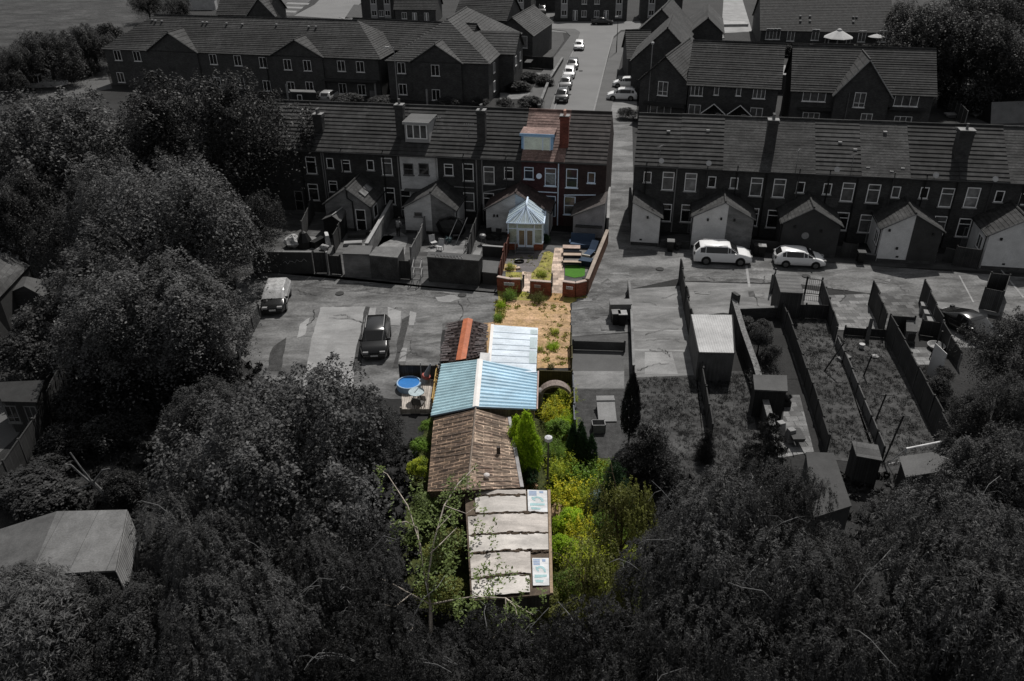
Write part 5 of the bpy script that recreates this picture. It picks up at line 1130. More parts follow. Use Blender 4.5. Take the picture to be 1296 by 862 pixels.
# ------------------------------------------------------------------ cars
_CC = {}
def car(label, loc, rz, paint, style='suv', group=None, L=4.6, Wd=1.86, Hh=1.68, cover=False):
    t = thing('car', label, 'car', loc, rz, group); paint = .75 if paint in (.5,.45) else paint; pm = carpaint('car_paint_%g' % paint, paint) if isinstance(paint, (int, float)) else paint
    key = (style, L, Wd, Hh)
    if key not in _CC:
        h = Hh; l = L/2; w = Wd/2; bl = h*.655
        if style == 'suv': prof = [(-l,.55,.9),(-l+.08,.66,1.0),(-l+.45,.93,.98),(-l+.9,.985,.995),(-.3,1.0,1.0),(.35,.985,.99),(.55,.94,.97),(1.22,.67,.93),(l-.55,.61,.90),(l-.12,.50,.86),(l,.36,.80)]
        elif style == 'hatch': prof = [(-l,.5,.85),(-l+.06,.66,.95),(-l+.5,.93,.95),(-l+.8,1.0,.96),(-.3,1.0,.97),(.2,.98,.96),(.5,.91,.95),(1.15,.65,.92),(l-.4,.56,.88),(l-.1,.46,.84),(l,.34,.78)]
        else: prof = [(-l,.5,.85),(-l+.08,.6,.92),(-l+.5,.66,.92),(-l+.75,.72,.92),(-.55,.98,.93),(-.1,1.0,.94),(.35,.96,.94),(.6,.9,.93),(1.25,.64,.92),(l-.4,.56,.88),(l-.1,.45,.84),(l,.34,.78)]
        V = []; N = 14; glass = []
        for (x, zt, wf) in prof:
            zt *= h; b = min(bl, zt-.02); ww = w*(.93+.07*wf) if abs(x) < l-.3 else w*wf
            gh = max(0, (zt-bl)/(h-bl)); top = ww*(1-.27*gh)
            half = [(ww*.86,.22),(ww*.98,.30),(ww,.55),(ww*.985,b*.93),(ww*.95 if gh > .05 else ww*.93,b),(top+.01 if gh > .05 else ww*.85,max(b+.005,zt-.05)),(top*.9 if gh > .05 else ww*.6,zt)]
            V.append([(x,y,z) for y, z in half]+[(x,-y,z) for y, z in half[::-1]])
        mb = MB(); vs = [v for r in V for v in r]; fs = []
        for i in range(len(V)-1):
            for j in range(N): fs.append((i*N+j,(i+1)*N+j,(i+1)*N+(j+1)%N,i*N+(j+1)%N))
        fs += [tuple(range(N)), tuple(range(len(vs)-1,len(vs)-N-1,-1))]
        mb.add(vs, fs)
        def pane(ids, ins=.06, out=.012):
            P = [Vector(p) for p in ids]; c = sum(P, Vector())/len(P); n = (P[1]-P[0]).cross(P[-1]-P[0]).normalized()
            if n.dot(c-Vector((0,0,.7))) < 0: n = -n
            return [p+(c-p).normalized()*min(ins, (c-p).length*.5)+n*out for p in P]
        gl = {'windscreen': MB(), 'side_window': MB(), 'side_window2': MB(), 'rear_window': MB()}
        k0 = max(i for i, p in enumerate(prof) if p[1] > .9); k1 = k0+1; r0 = min(i for i, p in enumerate(prof) if p[1] > .9)
        gl['windscreen'].plate(pane([V[k0][6],V[k1][6],V[k1][7],V[k0][7]], .05), .004)
        gl['windscreen'].plate(pane([V[k0][5],V[k1][5],V[k1][6],V[k0][6]], .03), .004).plate(pane([V[k0][8],V[k1][8],V[k1][7],V[k0][7]], .03), .004)
        rb = r0-1
        gl['rear_window'].plate(pane([V[r0][6],V[rb][6],V[rb][7],V[r0][7]], .06), .004)
        spans = [(r0, min(r0+1,k0)), (min(r0+1,k0), (r0+1+k0+1)//2 if k0-r0 > 2 else k0), ((r0+1+k0+1)//2 if k0-r0 > 2 else k0, k0)]
        for a, b in spans:
            if b <= a: continue
            for q in ((4,5),(9,8)): gl['side_window' if q[0] == 4 else 'side_window2'].plate(pane([V[a][q[0]],V[b][q[0]],V[b][q[1]],V[a][q[1]]], .035), .004)
        for q in ((4,5),(9,8)): gl['side_window' if q[0] == 4 else 'side_window2'].plate(pane([V[k0][q[0]],V[k1][q[0]],V[k0][q[1]]], .05), .004)
        me = {k: v.mesh(k.rstrip('2'), M('car_glass', .012, rough=.08, var=.1, spec=.5)) for k, v in gl.items()}
        ty = MB().cyl((0,-.11,0),.34*h/1.6,.22,18,axis='y'); ri = MB().cyl((0,-.118,0),.22*h/1.6,.236,12,axis='y')
        for s in range(5): ri.rbox((0,-.12,0),.01,.01,.01)
        ar = MB().cyl((0,-.10,0),.40*h/1.6,.20,18,axis='y')
        me['tyre'] = ty.mesh('tyre', rubber); me['rim'] = ri.mesh('rim', rim_m); me['wheel_arch'] = ar.mesh('wheel_arch', blackp)
        me['body'] = (mb, N); _CC[key] = (me, V, prof)
    me, V, prof = _CC[key]; mb, N = me['body']; l = L/2; w = Wd/2
    b = mb.build('body', pm, t, smooth=False)
    for p in b.data.polygons: p.use_smooth = True
    b.data.set_sharp_from_angle(angle=rad(50))
    if not cover:
        for k in ('windscreen','side_window','side_window2','rear_window'):
            o = bpy.data.objects.new(k.rstrip('2'), me[k]); COL.objects.link(o); o.parent = t
    R = .34*Hh/1.6
    for x in (-l*.58, l*.60):
        for s in (-1,1):
            o = bpy.data.objects.new('wheel', me['tyre']); COL.objects.link(o); o.parent = t; o.location = (x, s*(w-.08), R)
            q = bpy.data.objects.new('rim', me['rim']); COL.objects.link(q); q.parent = o
            a = bpy.data.objects.new('wheel_arch', me['wheel_arch']); COL.objects.link(a); a.parent = t; a.location = (x, s*(w-.09), R+.03)
    for s in (-1,1):
        MB().rbox((l-.10,s*w*.60,Hh*.40),.22,.36,.14).build('headlight', lamp_w, t); MB().rbox((-l+.06,s*w*.72,Hh*.52),.2,.28,.2).build('tail_light', lamp_r, t)
        MB().rbox((.95,s*(w+.06),Hh*.60),.12,.2,.14).build('door_mirror', pm, t)
    MB().rbox((l,0,.42),.03,.5,.11).build('number_plate', plate_w, t); MB().rbox((-l,0,.72),.03,.5,.11).build('number_plate', plate_w, t)
    MB().rbox((l-.03,0,.24),.1,Wd*.7,.16).build('grille', blackp, t)
    if style == 'suv' and Hh > 1.6:
        for s in (-1,1): MB().tube([(-l+.75,s*w*.66,Hh+.03),(.3,s*w*.66,Hh+.03)], .025, n=5).build('roof_rail', metal_l if paint < .1 else pm, t)
    if cover:
        cv = MB(); n0, n1 = 0, 8
        vs = []; fs = []
        for i in range(n0, n1):
            r = V[i]; vs += [(x*(1.0)+(-.06 if i == 0 else 0), y*1.05+random.uniform(-.01,.01), max(.5,z)*1.0+.03+random.uniform(-.015,.02)) for (x,y,z) in r[2:12]]
        K = 10
        for i in range(n1-n0-1):
            for j in range(K-1): fs.append((i*K+j,(i+1)*K+j,(i+1)*K+j+1,i*K+j+1))
        fs.append(tuple(range(K))); cv.add(vs, fs); cv.build('car_cover', M('silver_cover', .5, var=.35, scale=2.5, rough=.3, metal=.3), t)
    return t
a, b = G(458,468), G(494,470); ctr = (a+b)/2; dv_ = G(474,465)-G(480,412); SUVA = math.atan2(dv_.y,dv_.x); dv_ = G(344,400)-G(356,362); SILA = math.atan2(dv_.y,dv_.x)
car('black SUV with silver roof rails parked nose to camera on the left yard', tuple((G(477,440)+Vector((-.05,.3,0)))), SUVA, .008, 'suv', L=4.45, Wd=1.88, Hh=1.62)
car('dark car under a silver cover parked beside the tree at left', tuple(G(351,384)), SILA, .016, 'hatch', L=4.2, Wd=1.8, Hh=1.5, cover=True)
a, b = G(880,333), G(949,338); car('white SUV parked before the first white gabled outhouse', tuple((a+b)/2+Vector((.1,.85,0))), AN+rad(3), .5, 'suv', L=4.75, Wd=1.95, Hh=1.62)
a, b = G(982,337), G(1043,342); car('white hatchback parked before the dark grey round-vent outhouse', tuple((a+b)/2+Vector((.1,.8,0))), AN+rad(2), .5, 'hatch', L=4.05, Wd=1.8, Hh=1.43)
car('dark saloon half under the tree on the right concrete stand', tuple(G(1224,420)), rad(-68), .012, 'saloon', L=4.5, Wd=1.85, Hh=1.45)
sd = G(739,48)-G(718,139); sa = math.atan2(sd.y, sd.x)
for x, y, pt, st, lab in [(733,62,.45,'hatch','white car parked farthest up the street behind the row'),(725,86,.08,'hatch','grey car second from the far end of the street row'),(720.5,97,.5,'hatch','bright white car in the middle of the street row'),(716,111,.2,'suv','silver estate car fourth in the street row'),(711.5,127,.02,'suv','black car nearest the terrace in the street row')]:
    car(lab, tuple(G(x,y)), sa+math.pi, pt, st, 'cars parked along the street', L=4.2, Wd=1.8, Hh=1.5 if st == 'hatch' else 1.65)
car('dark saloon crossing the T junction before the far houses', tuple(G(762,31)), rad(-3), .015, 'saloon', L=4.5, Wd=1.8, Hh=1.45)
car('black van on the driveway of the far white-panelled house', tuple(G(686,17)), rad(-95), .01, 'suv', L=4.6, Wd=1.9, Hh=1.75)
car('white hatchback on the drive beside the gable, farther of two', tuple(G(792,110)+Vector((0,0,0))), rad(170), .45, 'hatch', 'cars on the drive beside the gable', L=4.0, Wd=1.75, Hh=1.5)
car('white SUV on the drive beside the gable, nearer of two', tuple(G(787,126)), rad(172), .5, 'suv', 'cars on the drive beside the gable', L=4.3, Wd=1.8, Hh=1.62)
car('silver car parked behind the terrace roofs near a black shed', tuple(G(417,127)), rad(80), .3, 'hatch', L=4.0, Wd=1.8, Hh=1.5)
car('white car partly showing beside the porch house front wall', tuple(G(858,142)), rad(2), .5, 'hatch', L=4.0, Wd=1.75, Hh=1.45)
p = G(62,113); t = thing('motor_boat', 'white small open boat with a glazed cab in the yard at far left', 'boat', tuple(p), rad(8))
hull = MB(); V = []
for x, w, zb in [(-3,.9,.5),(-1.5,1.1,.4),(0,1.1,.4),(1.6,.9,.45),(2.6,.45,.6),(3.1,.05,.8)]: V += [(x,-w*.5,zb),(x,-w,1.1+.05*abs(x)),(x,w,1.1+.05*abs(x)),(x,w*.5,zb)]
hull.add(V, [(i*4+j,(i+1)*4+j,(i+1)*4+(j+1)%4,i*4+(j+1)%4) for i in range(5) for j in range(4)]+[(0,1,2,3)]); hull.build('hull', M('boat_white', .42), t)
cb = MB()
for x in (-2.4,-.9):
    for y in (-.8,.8): cb.tube([(x,y,1.1),(x+.1,y*.9,2.2)], .05, n=4)
cb.box(-2.5,-.7,-.8,.8,2.2,2.27); cb.build('cab_frame', M('boat_white', .4), t); MB().box(-2.3,-.95,-.74,.74,1.15,2.15).build('cab_glass', glass_d, t)
for x, y, h, lab in [(25,112,3.4,'shorter pale leaning post beside the white boat'),(31,111,4.6,'taller pale leaning post beside the white boat')]:
    o = MB().tube([(0,0,0),(-.5,0,h)], .1, .08).build('post', M('post_pale', .11)); o.location = G(x,y); tag(o, lab, 'post')

# ------------------------------------------------------------------ far houses
def far_block(label, p0, p1, depth, he, hr, wallm, roofm, hip=(0,0), gables=(), wins=(), name='house', cat='house', group=None, rise=0.0, ax='x', courses=14, lip=.045, frame=None, hb=None):
    """block whose camera-side wall runs between ground points p0 -> p1 (world); ridge along it (ax='x') or away (ax='y')"""
    d = p1-p0; w = d.length; ang = math.atan2(d.y,d.x); t = thing(name, label, cat, tuple(p0), ang, group); D = depth
    mb = MB().box(0,w,0,D,-.1,he); r = MB(); o = .3
    if ax == 'x':
        hl, hrp = hip; k = (hr-he)/(D/2)
        slope(r, (-o,-o,he-o*k),(w+o,-o,he-o*k),(w+(-hrp if hrp else o),D/2,hr),((hl if hl else -o),D/2,hr), courses, lip)
        slope(r, (w+o,D+o,he-o*k),(-o,D+o,he-o*k),((hl if hl else -o),D/2,hr),(w+(-hrp if hrp else o),D/2,hr), courses, lip)
        if hl: slope(r, (-o,D+o,he-o*k),(-o,-o,he-o*k),(hl,D/2,hr),(hl,D/2,hr), courses, lip)
        else: mb.add([(0,0,he),(0,D,he),(0,D/2,hr-.1)], [(0,2,1)])
        if hrp: slope(r, (w+o,-o,he-o*k),(w+o,D+o,he-o*k),(w-hrp,D/2,hr),(w-hrp,D/2,hr), courses, lip)
        else: mb.add([(w,0,he),(w,D,he),(w,D/2,hr-.1)], [(0,1,2)])
        r.tube([((hl if hl else -o),D/2,hr+.04),(w+(-hrp if hrp else o),D/2,hr+.04)], .12, n=5)
    else:
        hf, hb_ = hip; k = (hr-he)/(w/2)
        slope(r, (-o,D+(o),he-o*k),(-o,-o,he-o*k),(w/2,hf if hf else -o,hr),(w/2,D-(hb_) if hb_ else D+o,hr), courses, lip)
        slope(r, (w+o,-o,he-o*k),(w+o,D+o,he-o*k),(w/2,D-hb_ if hb_ else D+o,hr),(w/2,hf if hf else -o,hr), courses, lip)
        if hf: slope(r, (-o,-o,he-o*k),(w+o,-o,he-o*k),(w/2,hf,hr),(w/2,hf,hr), courses, lip)
        else: mb.add([(0,0,he),(w,0,he),(w/2,0,hr-.1)], [(0,1,2)])
        if hb_: slope(r, (w+o,D+o,he-o*k),(-o,D+o,he-o*k),(w/2,D-hb_,hr),(w/2,D-hb_,hr), courses, lip)
        else: mb.add([(0,D,he),(w,D,he),(w/2,D,hr-.1)], [(0,2,1)])
        r.tube([(w/2,hf if hf else -o,hr+.04),(w/2,D-hb_ if hb_ else D+o,hr+.04)], .12, n=5)
    for (x0, x1, zr, proj) in gables:      # cross gables facing the camera
        c = (x0+x1)/2; kk = (hr-he)/(D/2) if ax == 'x' else (hr-he)/(w/2); yb = (zr-he)/kk if ax == 'x' else 3.0
        mb.box(x0,x1,-proj,.0 if proj > 0 else .05,-.1,he) if proj > 0 else None
        mb.add([(x0,-proj-.01,he),(x1,-proj-.01,he),(c,-proj-.01,zr-.1)], [(0,1,2)])
        g = MB(); oo = .35; e = (zr-he)/((x1-x0)/2)*oo
        slope(g, (x0-oo,.2+0,he-e),(x0-oo,-proj-.3,he-e),(c,-proj-.3,zr),(c,yb+.1,zr), 7, lip)
        slope(g, (x1+oo,-proj-.3,he-e),(x1+oo,.2,he-e),(c,yb+.1,zr),(c,-proj-.3,zr), 7, lip)
        g.tube([(c,-proj-.3,zr+.04),(c,yb,zr+.04)], .1, n=5); g.build('gable_roof', roofm, t)
        MB().tube([(x0-oo,-proj-.32,he-e),(c,-proj-.32,zr-.06)], .07, n=4).tube([(c,-proj-.32,zr-.06),(x1+oo,-proj-.32,he-e)], .07, n=4).build('bargeboard', M('bargeboard', .10), t)
    mb.build('wall', wallm, t); r.build('roof', roofm, t)
    for wv in wins:
        x, z, ww, hh, st = wv[:5]; win(t, x, -(wv[5] if len(wv) > 5 else 0)-.0, z, ww, hh, st, wv[6] if len(wv) > 6 else glass_d, frame or M('far_frame', .6, var=.1), door=(st == 'panel'))
    return t
def plane_px(t, px, py, dy=0.0):
    """local (x, z) on the wall plane y=dy of a thing where the pixel's ray meets it"""
    inv = wmat(t).inverted() if hasattr(t, 'matrix_world') else t.inverted(); o = inv @ CAM; d = inv.to_3x3() @ ray(px, py); k = (dy-o.y)/d.y; p = o+d*k; return p.x, p.z
def add_wins(t, lst, w, h, st, dy=0.0, pane=None, fr=None):
    for px, py in lst:
        x, z = plane_px(t, px, py, -dy); win(t, x, -dy, z, w, h, st, pane or glass_d, fr or M('far_frame', .6, var=.1))
def gable_px(p0, p1, pxs, he):   # local x range of a gable given eave pixels
    d = p1-p0; ang = math.atan2(d.y,d.x); m = (Matrix.Translation(p0) @ Matrix.Rotation(ang,4,'Z')); inv = m.inverted(); out = []
    for px, py in pxs:
        o = inv @ CAM; dr = inv.to_3x3() @ ray(px, py); k = -o.y/dr.y; out.append(((o+dr*k).x, (o+dr*k).z))
    return out
# long hipped apartment block, linked and second block
he = 5.6
a = G(131,60,he); b = G(480,73,he); p0, p1 = Vector((a.x,a.y,0)), Vector((b.x,b.y,0))
gx = gable_px(p0, p1, [(189,61),(249,62),(210,42),(345.5,68),(408,70),(372,51)], he)
t = far_block('long brick apartment block with hipped tiled roof at upper left', p0, p1, 11.5, he, he+4.0, brick_m, tile_far, (6,5.2), [(gx[0][0],gx[1][0],gx[2][1]+.2,.25),(gx[3][0],gx[4][0],gx[5][1]+.2,.25)], name='apartment_block', cat='apartments', courses=20)
add_wins(t, [(149,70),(173.5,71),(153,98)], 1.2,1.5,'pair', .05)
add_wins(t, [(270,75),(301,76.6),(333,79),(432,83.5),(456,84.5),(338,108.5),(434,112),(458,113.6),(275,104),(305,105)], 1.2,1.5,'pair', .05)
add_wins(t, [(364,81.7),(389,83),(368.5,110),(392,110)], 1.2,1.5,'pair', .27)
x, z = plane_px(t, 445, 101); MB().box(x-4.2,x+4.2,-1.1,-.02,z-.1,z+.12).build('canopy', M('canopy_dark', .03), t)
for px in (337.5, 408.5, 480): x, z = plane_px(t, px, 80); pipe(t, [(x,-.15,he-.1),(x,-.15,.1)], blackp, .07)
for px, py in [(193,26),(197,27),(205,27.5),(257,29),(262,29),(287,30.5),(307,31.5),(350,32),(391,34.5),(400,34.5)]:
    for v in np.linspace(.3,5.6,60):
        x, z = plane_px(t, px, py, v)
        if abs(z-(he+v/5.75*4)) < .12: break
    MB().rbox((x,v,z), .3,.3,.2).build('roof_vent', M('vent_plastic', .12 if px > 1090 else .3), t)
a = G(478,73,he); b = G(494,74,he); d = (b-a).normalized(); vv = Vector((-d.y,d.x,0)); q0 = a-d*9+vv*6.0; q1 = b+d*9+vv*6.0
t = far_block('link roof between the two upper left brick blocks', Vector((q0.x,q0.y,0)), Vector((q1.x,q1.y,0)), 9, he+.2, he+3.4, brick_m, tile_far, name='apartment_link', cat='apartments')
a = G(490,75,he); b = G(618,79,he); p0, p1 = Vector((a.x,a.y,0)), Vector((b.x,b.y,0))
gx = gable_px(p0, p1, [(521.6,75),(584,77),(550,57)], he); w = (p1-p0).length
t = far_block('brick apartment block with a bright right roof slope beside the street', p0, p1, 24, he, he+w/2*.62, brick_m, tile_fl, (w*.42, w*.42), [(gx[0][0],gx[1][0],gx[2][1]+.2,.25)], ax='y', name='apartment_block', cat='apartments', courses=20)
add_wins(t, [(508,86),(510,113)], 1.2,1.5,'pair', .05); add_wins(t, [(551,89),(552,120)], 1.2,1.5,'pair', .27)
# its cross wing to the right
cw = MB().box(w,w+2.2,7,14,-.1,he); cw.add([(w+2.2,7,he),(w+2.2,14,he),(w+2.2,10.5,he+2.3)], [(0,1,2)]); cw.build('wing_wall', brick_m, t)
r = MB(); slope(r, (w-4,6.7,he-.2),(w+2.5,6.7,he-.2),(w+2.5,10.5,he+2.4),(w-4,10.5,he+2.4), 9, .045); slope(r, (w+2.5,14.3,he-.2),(w-4,14.3,he-.2),(w-4,10.5,he+2.4),(w+2.5,10.5,he+2.4), 9, .045); r.build('wing_roof', tile_far, t)
for yy in (3.5, 17, 20.5):
    for z in (1.6,4.2): win(t, w, yy, z, 1.1,1.4,'pair', glass_c, M('far_frame', .6), rz=rad(90))
for yy in (8.5, 12): win(t, w+2.2, yy, 4.2, 1.0,1.3,'pair', glass_c, M('far_frame', .6), rz=rad(90))
MB().box(w+2.2,w+3.2,15.5,17.8,2.5,2.6).plate([(w,15.2,3.3),(w+1.4,15.2,2.6),(w+1.4,18.2,2.6),(w,18.2,3.3)],.08,n=Vector((.4,0,.9))).build('porch_roof', tile_fl, t)
# house behind it (gable to camera)
a = G(624,42,4.8); b = G(674,44,4.8); p0, p1 = Vector((a.x,a.y,0)), Vector((b.x,b.y,0)); w = (p1-p0).length
t = far_block('brick gabled house behind the second apartment block, bright right roof slope', p0, p1, 14, 4.8, 4.8+w/2*.75, brick_m, tile_fl, ax='y')
add_wins(t, [(659,53)], 2.3,1.9,'one', .02, glass_b)
a = G(575,24,5.0); b = G(640,27,5.0); t = far_block('dark-roofed house behind the apartment ridge at top centre', Vector((a.x,a.y+2,0)), Vector((b.x,b.y+2,0)), 9, 5.0, 8.4, brick_m, tile_far)
# top row
a = G(275,17,4.6); b = G(338,18,4.6); t = far_block('dark brick house behind the long block with a pale-edged gable', Vector((a.x,a.y,0)), Vector((b.x,b.y,0)), 9, 4.6, 8.2, brick_m, tile_far, gables=[(6.5,12.0,7.6,.3)])
for o in t.children:
    if o.name.startswith('bargeboard'): o.data.materials[0] = M('white_barge', .28)
o = MB().box(-3.2,3.2,-1,1,0,2.4).box(-3.3,3.3,-1.1,1.1,2.4,2.6).build('caravan', M('caravan_white', .4)); o.location = G(258,12); tag(o, 'white low caravan behind the ridge of the long apartment block', 'caravan')
def bay_house(label, x0, x1, yb, depth, he, hr, panels, doors, gables=True, wins=()):
    p0, p1 = G(x0,yb), G(x1,yb+.3); w = (p1-p0).length
    t = far_block(label, p0, p1, depth, he, hr, brick_m, tile_far, group='far brick houses along the cross street')
    for px in panels:
        x, z = plane_px(t, px, yb-8); 
        MB().box(x-.75,x+.75,-.14,-.01,.5,he-.3).build('white_panel', M('white_panel', .30, var=.1), t)
        win(t, x, -.14, 1.6, 1.1,1.1,'pair', glass_d, M('far_frame', .6)); win(t, x, -.14, 4.0, 1.1,1.1,'pair', glass_d, M('far_frame', .6))
        g = MB(); zr = he+1.3; slope(g, (x-1.5,.4,he-.3),(x-1.5,-.5,he-.3),(x,-.5,zr),(x,2.2,zr), 5, .04); slope(g, (x+1.5,-.5,he-.3),(x+1.5,.4,he-.3),(x,2.2,zr),(x,-.5,zr), 5, .04); g.build('gable_roof', tile_far, t)
    for px in doors:
        x, z = plane_px(t, px, yb-5); win(t, x, 0, 1.05, 1.0,2.1,'panel', glass_c, M('far_frame', .6), door=True)
    for px, z in wins:
        x, _ = plane_px(t, px, yb-5); win(t, x, 0, z, 1.1,1.3,'pair', glass_c, M('far_frame', .6))
    return t
bay_house('brick house with pale front bays at the top left of the street', 459, 500, 26, 8, 5, 8, [474,491], [], wins=[(483,1.5)])
bay_house('brick house with two white doors at the top left of the street', 501, 552, 29, 8, 3.0, 6.5, [], [525,540], wins=[(512,1.5)])
bay_house('brick house with a white panel left of the black van', 652, 672, 24, 8, 5, 8.4, [659], [])
bay_house('pair of brick houses with white panels and doors facing the T junction', 702, 793, 26, 8, 5, 8.4, [714,783], [728,767], wins=[(739,1.4),(755,1.4),(739,4.0),(755,4.0)])
bay_house('brick house with white panels right of the T junction', 810, 862, 26, 8, 5, 8.4, [824,848], [])
a, b = G(676,15), G(706,15); t = thing('garage', 'pale-doored garage block behind the black van', 'garage', tuple(a), 0); w = (b-a).length
MB().box(0,w,0,6,0,3.2).build('wall', brick_m, t); MB().box(-.2,w+.2,-.3,6.2,3.2,3.4).build('roof', tile_far, t)
for k in range(2): MB().box(.3+k*w/2,w/2-.3+k*w/2,-.05,-.002,.05,2.3).build('garage_door', M('garage_door', .07), t)
# gables right of the street
def gable_house(label, L, R, he, depth, pitch, wallm=None, roofm=None, hip=(0,0), **k):
    a = G(*L, he); b = G(*R, he); p0, p1 = Vector((a.x,a.y,0)), Vector((b.x,b.y,0)); w = (p1-p0).length
    return far_block(label, p0, p1, depth, he, he+w/2*pitch, wallm or brick_m, roofm or tile_far, hip, ax='y', frame=white, **k)
WF = M('white_frame2', .75)
he = 5.2
t1 = gable_house('brick gabled end house with lamp post in front, nearest the street', (810.6,99), (871,104), he, 13, .95)
add_wins(t1, [(839,112)], 1.3,1.75,'quad', .02, glass_c, WF); add_wins(t1, [(836,140)], 2.8,1.5,'triple', .02, glass_c, WF)
x, z = plane_px(t1, 845, 131); MB().box(x-3.0,x+2.3,-.9,-.02,z-.25,z+.1).build('canopy', M('canopy_dark', .03), t1)
a = G(871,106,he); b = G(986,110.5,he); p0, p1 = Vector((a.x+.2,a.y+.4,0)), Vector((b.x,b.y,0)); w = (p1-p0).length
t2 = far_block('brick house row with two pointed porches above the right terrace', p0, p1, 10.5, he, he+4.2, brick_m, tile_far, courses=20)
add_wins(t2, [(882,114),(961,117.5)], 1.5,1.4,'triple', .02, glass_c, WF); add_wins(t2, [(907,114),(935,115)], .6,1.2,'one', .02, glass_c, WF); add_wins(t2, [(879,139.5),(957,143.5)], 1.5,1.4,'pair', .02, glass_c, WF)
for px in (903,936):
    x, z = plane_px(t2, px, 141); p = MB(); p.box(x-1.35,x-1.25,-1.2,0,0,1.9).box(x+1.25,x+1.35,-1.2,0,0,1.9)
    p.plate([(x-1.5,-1.3,1.85),(x,-1.3,3.1),(x,0,3.1),(x-1.5,0,1.85)],.1,n=Vector((-.6,0,.8))).plate([(x+1.5,-1.3,1.85),(x+1.5,0,1.85),(x,0,3.1),(x,-1.3,3.1)],.1,n=Vector((.6,0,.8))); pr = p.build('porch', tile_far, t2)
    MB().tube([(x-1.5,-1.32,1.82),(x,-1.32,3.05),(x+1.5,-1.32,1.82)], .07, n=4).build('bargeboard', M('far_frame', .6), pr)
    win(t2, x-.4, 0, 1.0, .95,2.0,'panel', glass_d, M('dark_door', .03), door=True); win(t2, x+.6, 0, 1.2, .6,.9,'one', glass_c, WF)
t3 = gable_house('brick gabled house second from the terrace beside the street, dark side wing', (800,75), (884,78), 5.2, 11, .95)
a, b = G(794,101), G(812,101); t = far_block('low dark-roofed side wing left of the second gabled house', Vector((a.x,a.y,0)), Vector((b.x+1.2,b.y,0)), 9, 3.4, 6.6, brick_m, tile_far)
gable_house('brick gabled house farthest up the street, third of the gables', (799.5,46), (871,49), 5.2, 12, .95)
gable_house('tall house with its long pale left slope behind the pale-roofed lodge', (874,40), (915,41), 5.2, 16, .85)
p = G(893,64); t = thing('garden_lodge', 'pale round-cornered garden lodge with a light flat roof behind the fence', 'lodge', tuple(p), rad(-8))
MB().prism([(-2.6,-1.4),(-2.2,-1.8),(2.2,-1.8),(2.6,-1.4),(2.6,1.6),(-2.6,1.6)],0,2.3).build('wall', M('lodge_wall', .17), t); MB().prism([(-2.9,-1.6),(-2.4,-2.1),(2.4,-2.1),(2.9,-1.6),(2.9,1.9),(-2.9,1.9)],2.3,2.5).lathe((0,0,2.5),[(1.0,0),(.6,.25),(.001,.3)],12).build('roof', M('lodge_roof', .2), t)
for k in range(4): win(t, .3+k*.5, -1.8, 1.6, .42,1.1,'one', glass_d, WF)
p = G(926,32); o = MB().box(-3,3,-1.8,1.8,0,.5).build('raised_bed', M('pale_deck', .32)); o.location = p; tag(o, 'white low platform on the pale path at top right', 'platform')
fence('dark board fence along the back of the pale lodge garden', [(880,68),(962,70)], 1.8, wood_d)
fence('long dark fence in front of the far bungalow garden', [(905,70),(1040,70),(1140,72)], 2.0, wood_d)
# bungalow
he = 2.9; a = G(964,37,he); b = G(1130.5,40,he); p0, p1 = Vector((a.x,a.y,0)), Vector((b.x,b.y,0))
t = far_block('wide dark-roofed bungalow with white-framed doors at top right', p0, p1, 17, he, he+5.2, brick_m, M('bungalow_tile', .045, kind='tile', a=.3, b=.3, var=.25, mort=.7), courses=24, lip=.03, frame=white)
add_wins(t, [(974,43),(983,43),(1001,45),(1032,44),(1091,46),(1117,46)], 1.3,1.9,'pair', .02, glass_c, WF)
for px, py in [(1013,21),(1025,21),(1013,27),(1025,27),(1080,22),(1084,22),(1080,28)]:
    for v in np.linspace(.3,8.2,90):
        x, z = plane_px(t, px, py, v)
        if abs(z-(he+v/8.5*5.2)) < .09: break
    MB().rbox((x,v,z), .4,.3,.2).build('roof_vent', M('vent_plastic', .12 if px > 1090 else .3), t)
p = G(1058,63.5); t = thing('gazebo', 'octagonal white gazebo with a bright pavilion roof behind the dark fence', 'gazebo', tuple(p))
A8 = [k*math.pi/4+.39 for k in range(8)]
MB().lathe((0,0,2.2),[(2.6,0),(2.4,.12),(.5,1.1),(.4,1.35),(.001,1.5)],8).build('roof', M('gazebo_roof', .42, var=.15), t)
for an in A8: MB().tube([(2.1*math.cos(an),2.1*math.sin(an),0),(2.1*math.cos(an),2.1*math.sin(an),2.25)], .07, n=4).build('post', M('gazebo_white', .35), t)
MB().lathe((0,0,0),[(2.2,0),(2.2,.7),(2.1,.7)],8).build('base_wall', M('gazebo_white', .35), t)
p = G(1106,62); t = thing('parasol', 'white garden parasol beside the gazebo', 'parasol', tuple(p)); MB().tube([(0,0,0),(0,0,2.5)], .05).build('pole', metal_d, t); MB().lathe((0,0,2.1),[(1.5,0),(1.45,.05),(.001,.5)],10).build('canopy', M('parasol_white', .38), t)
for x, y, w, lab in [(1014,61,3.4,'pale low terrace wall left of the gazebo'),(1132,63,2.8,'pale garden table right of the white parasol'),(1042,62,2.6,'pale terrace edge in front of the gazebo')]:
    o = MB().box(-w/2,w/2,-.4,.4,0,.55).box(-w/2-.1,w/2+.1,-.5,.5,.55,.65).build('terrace_wall', M('terrace_pale', .2)); o.location = G(x,y); tag(o, lab, 'wall')
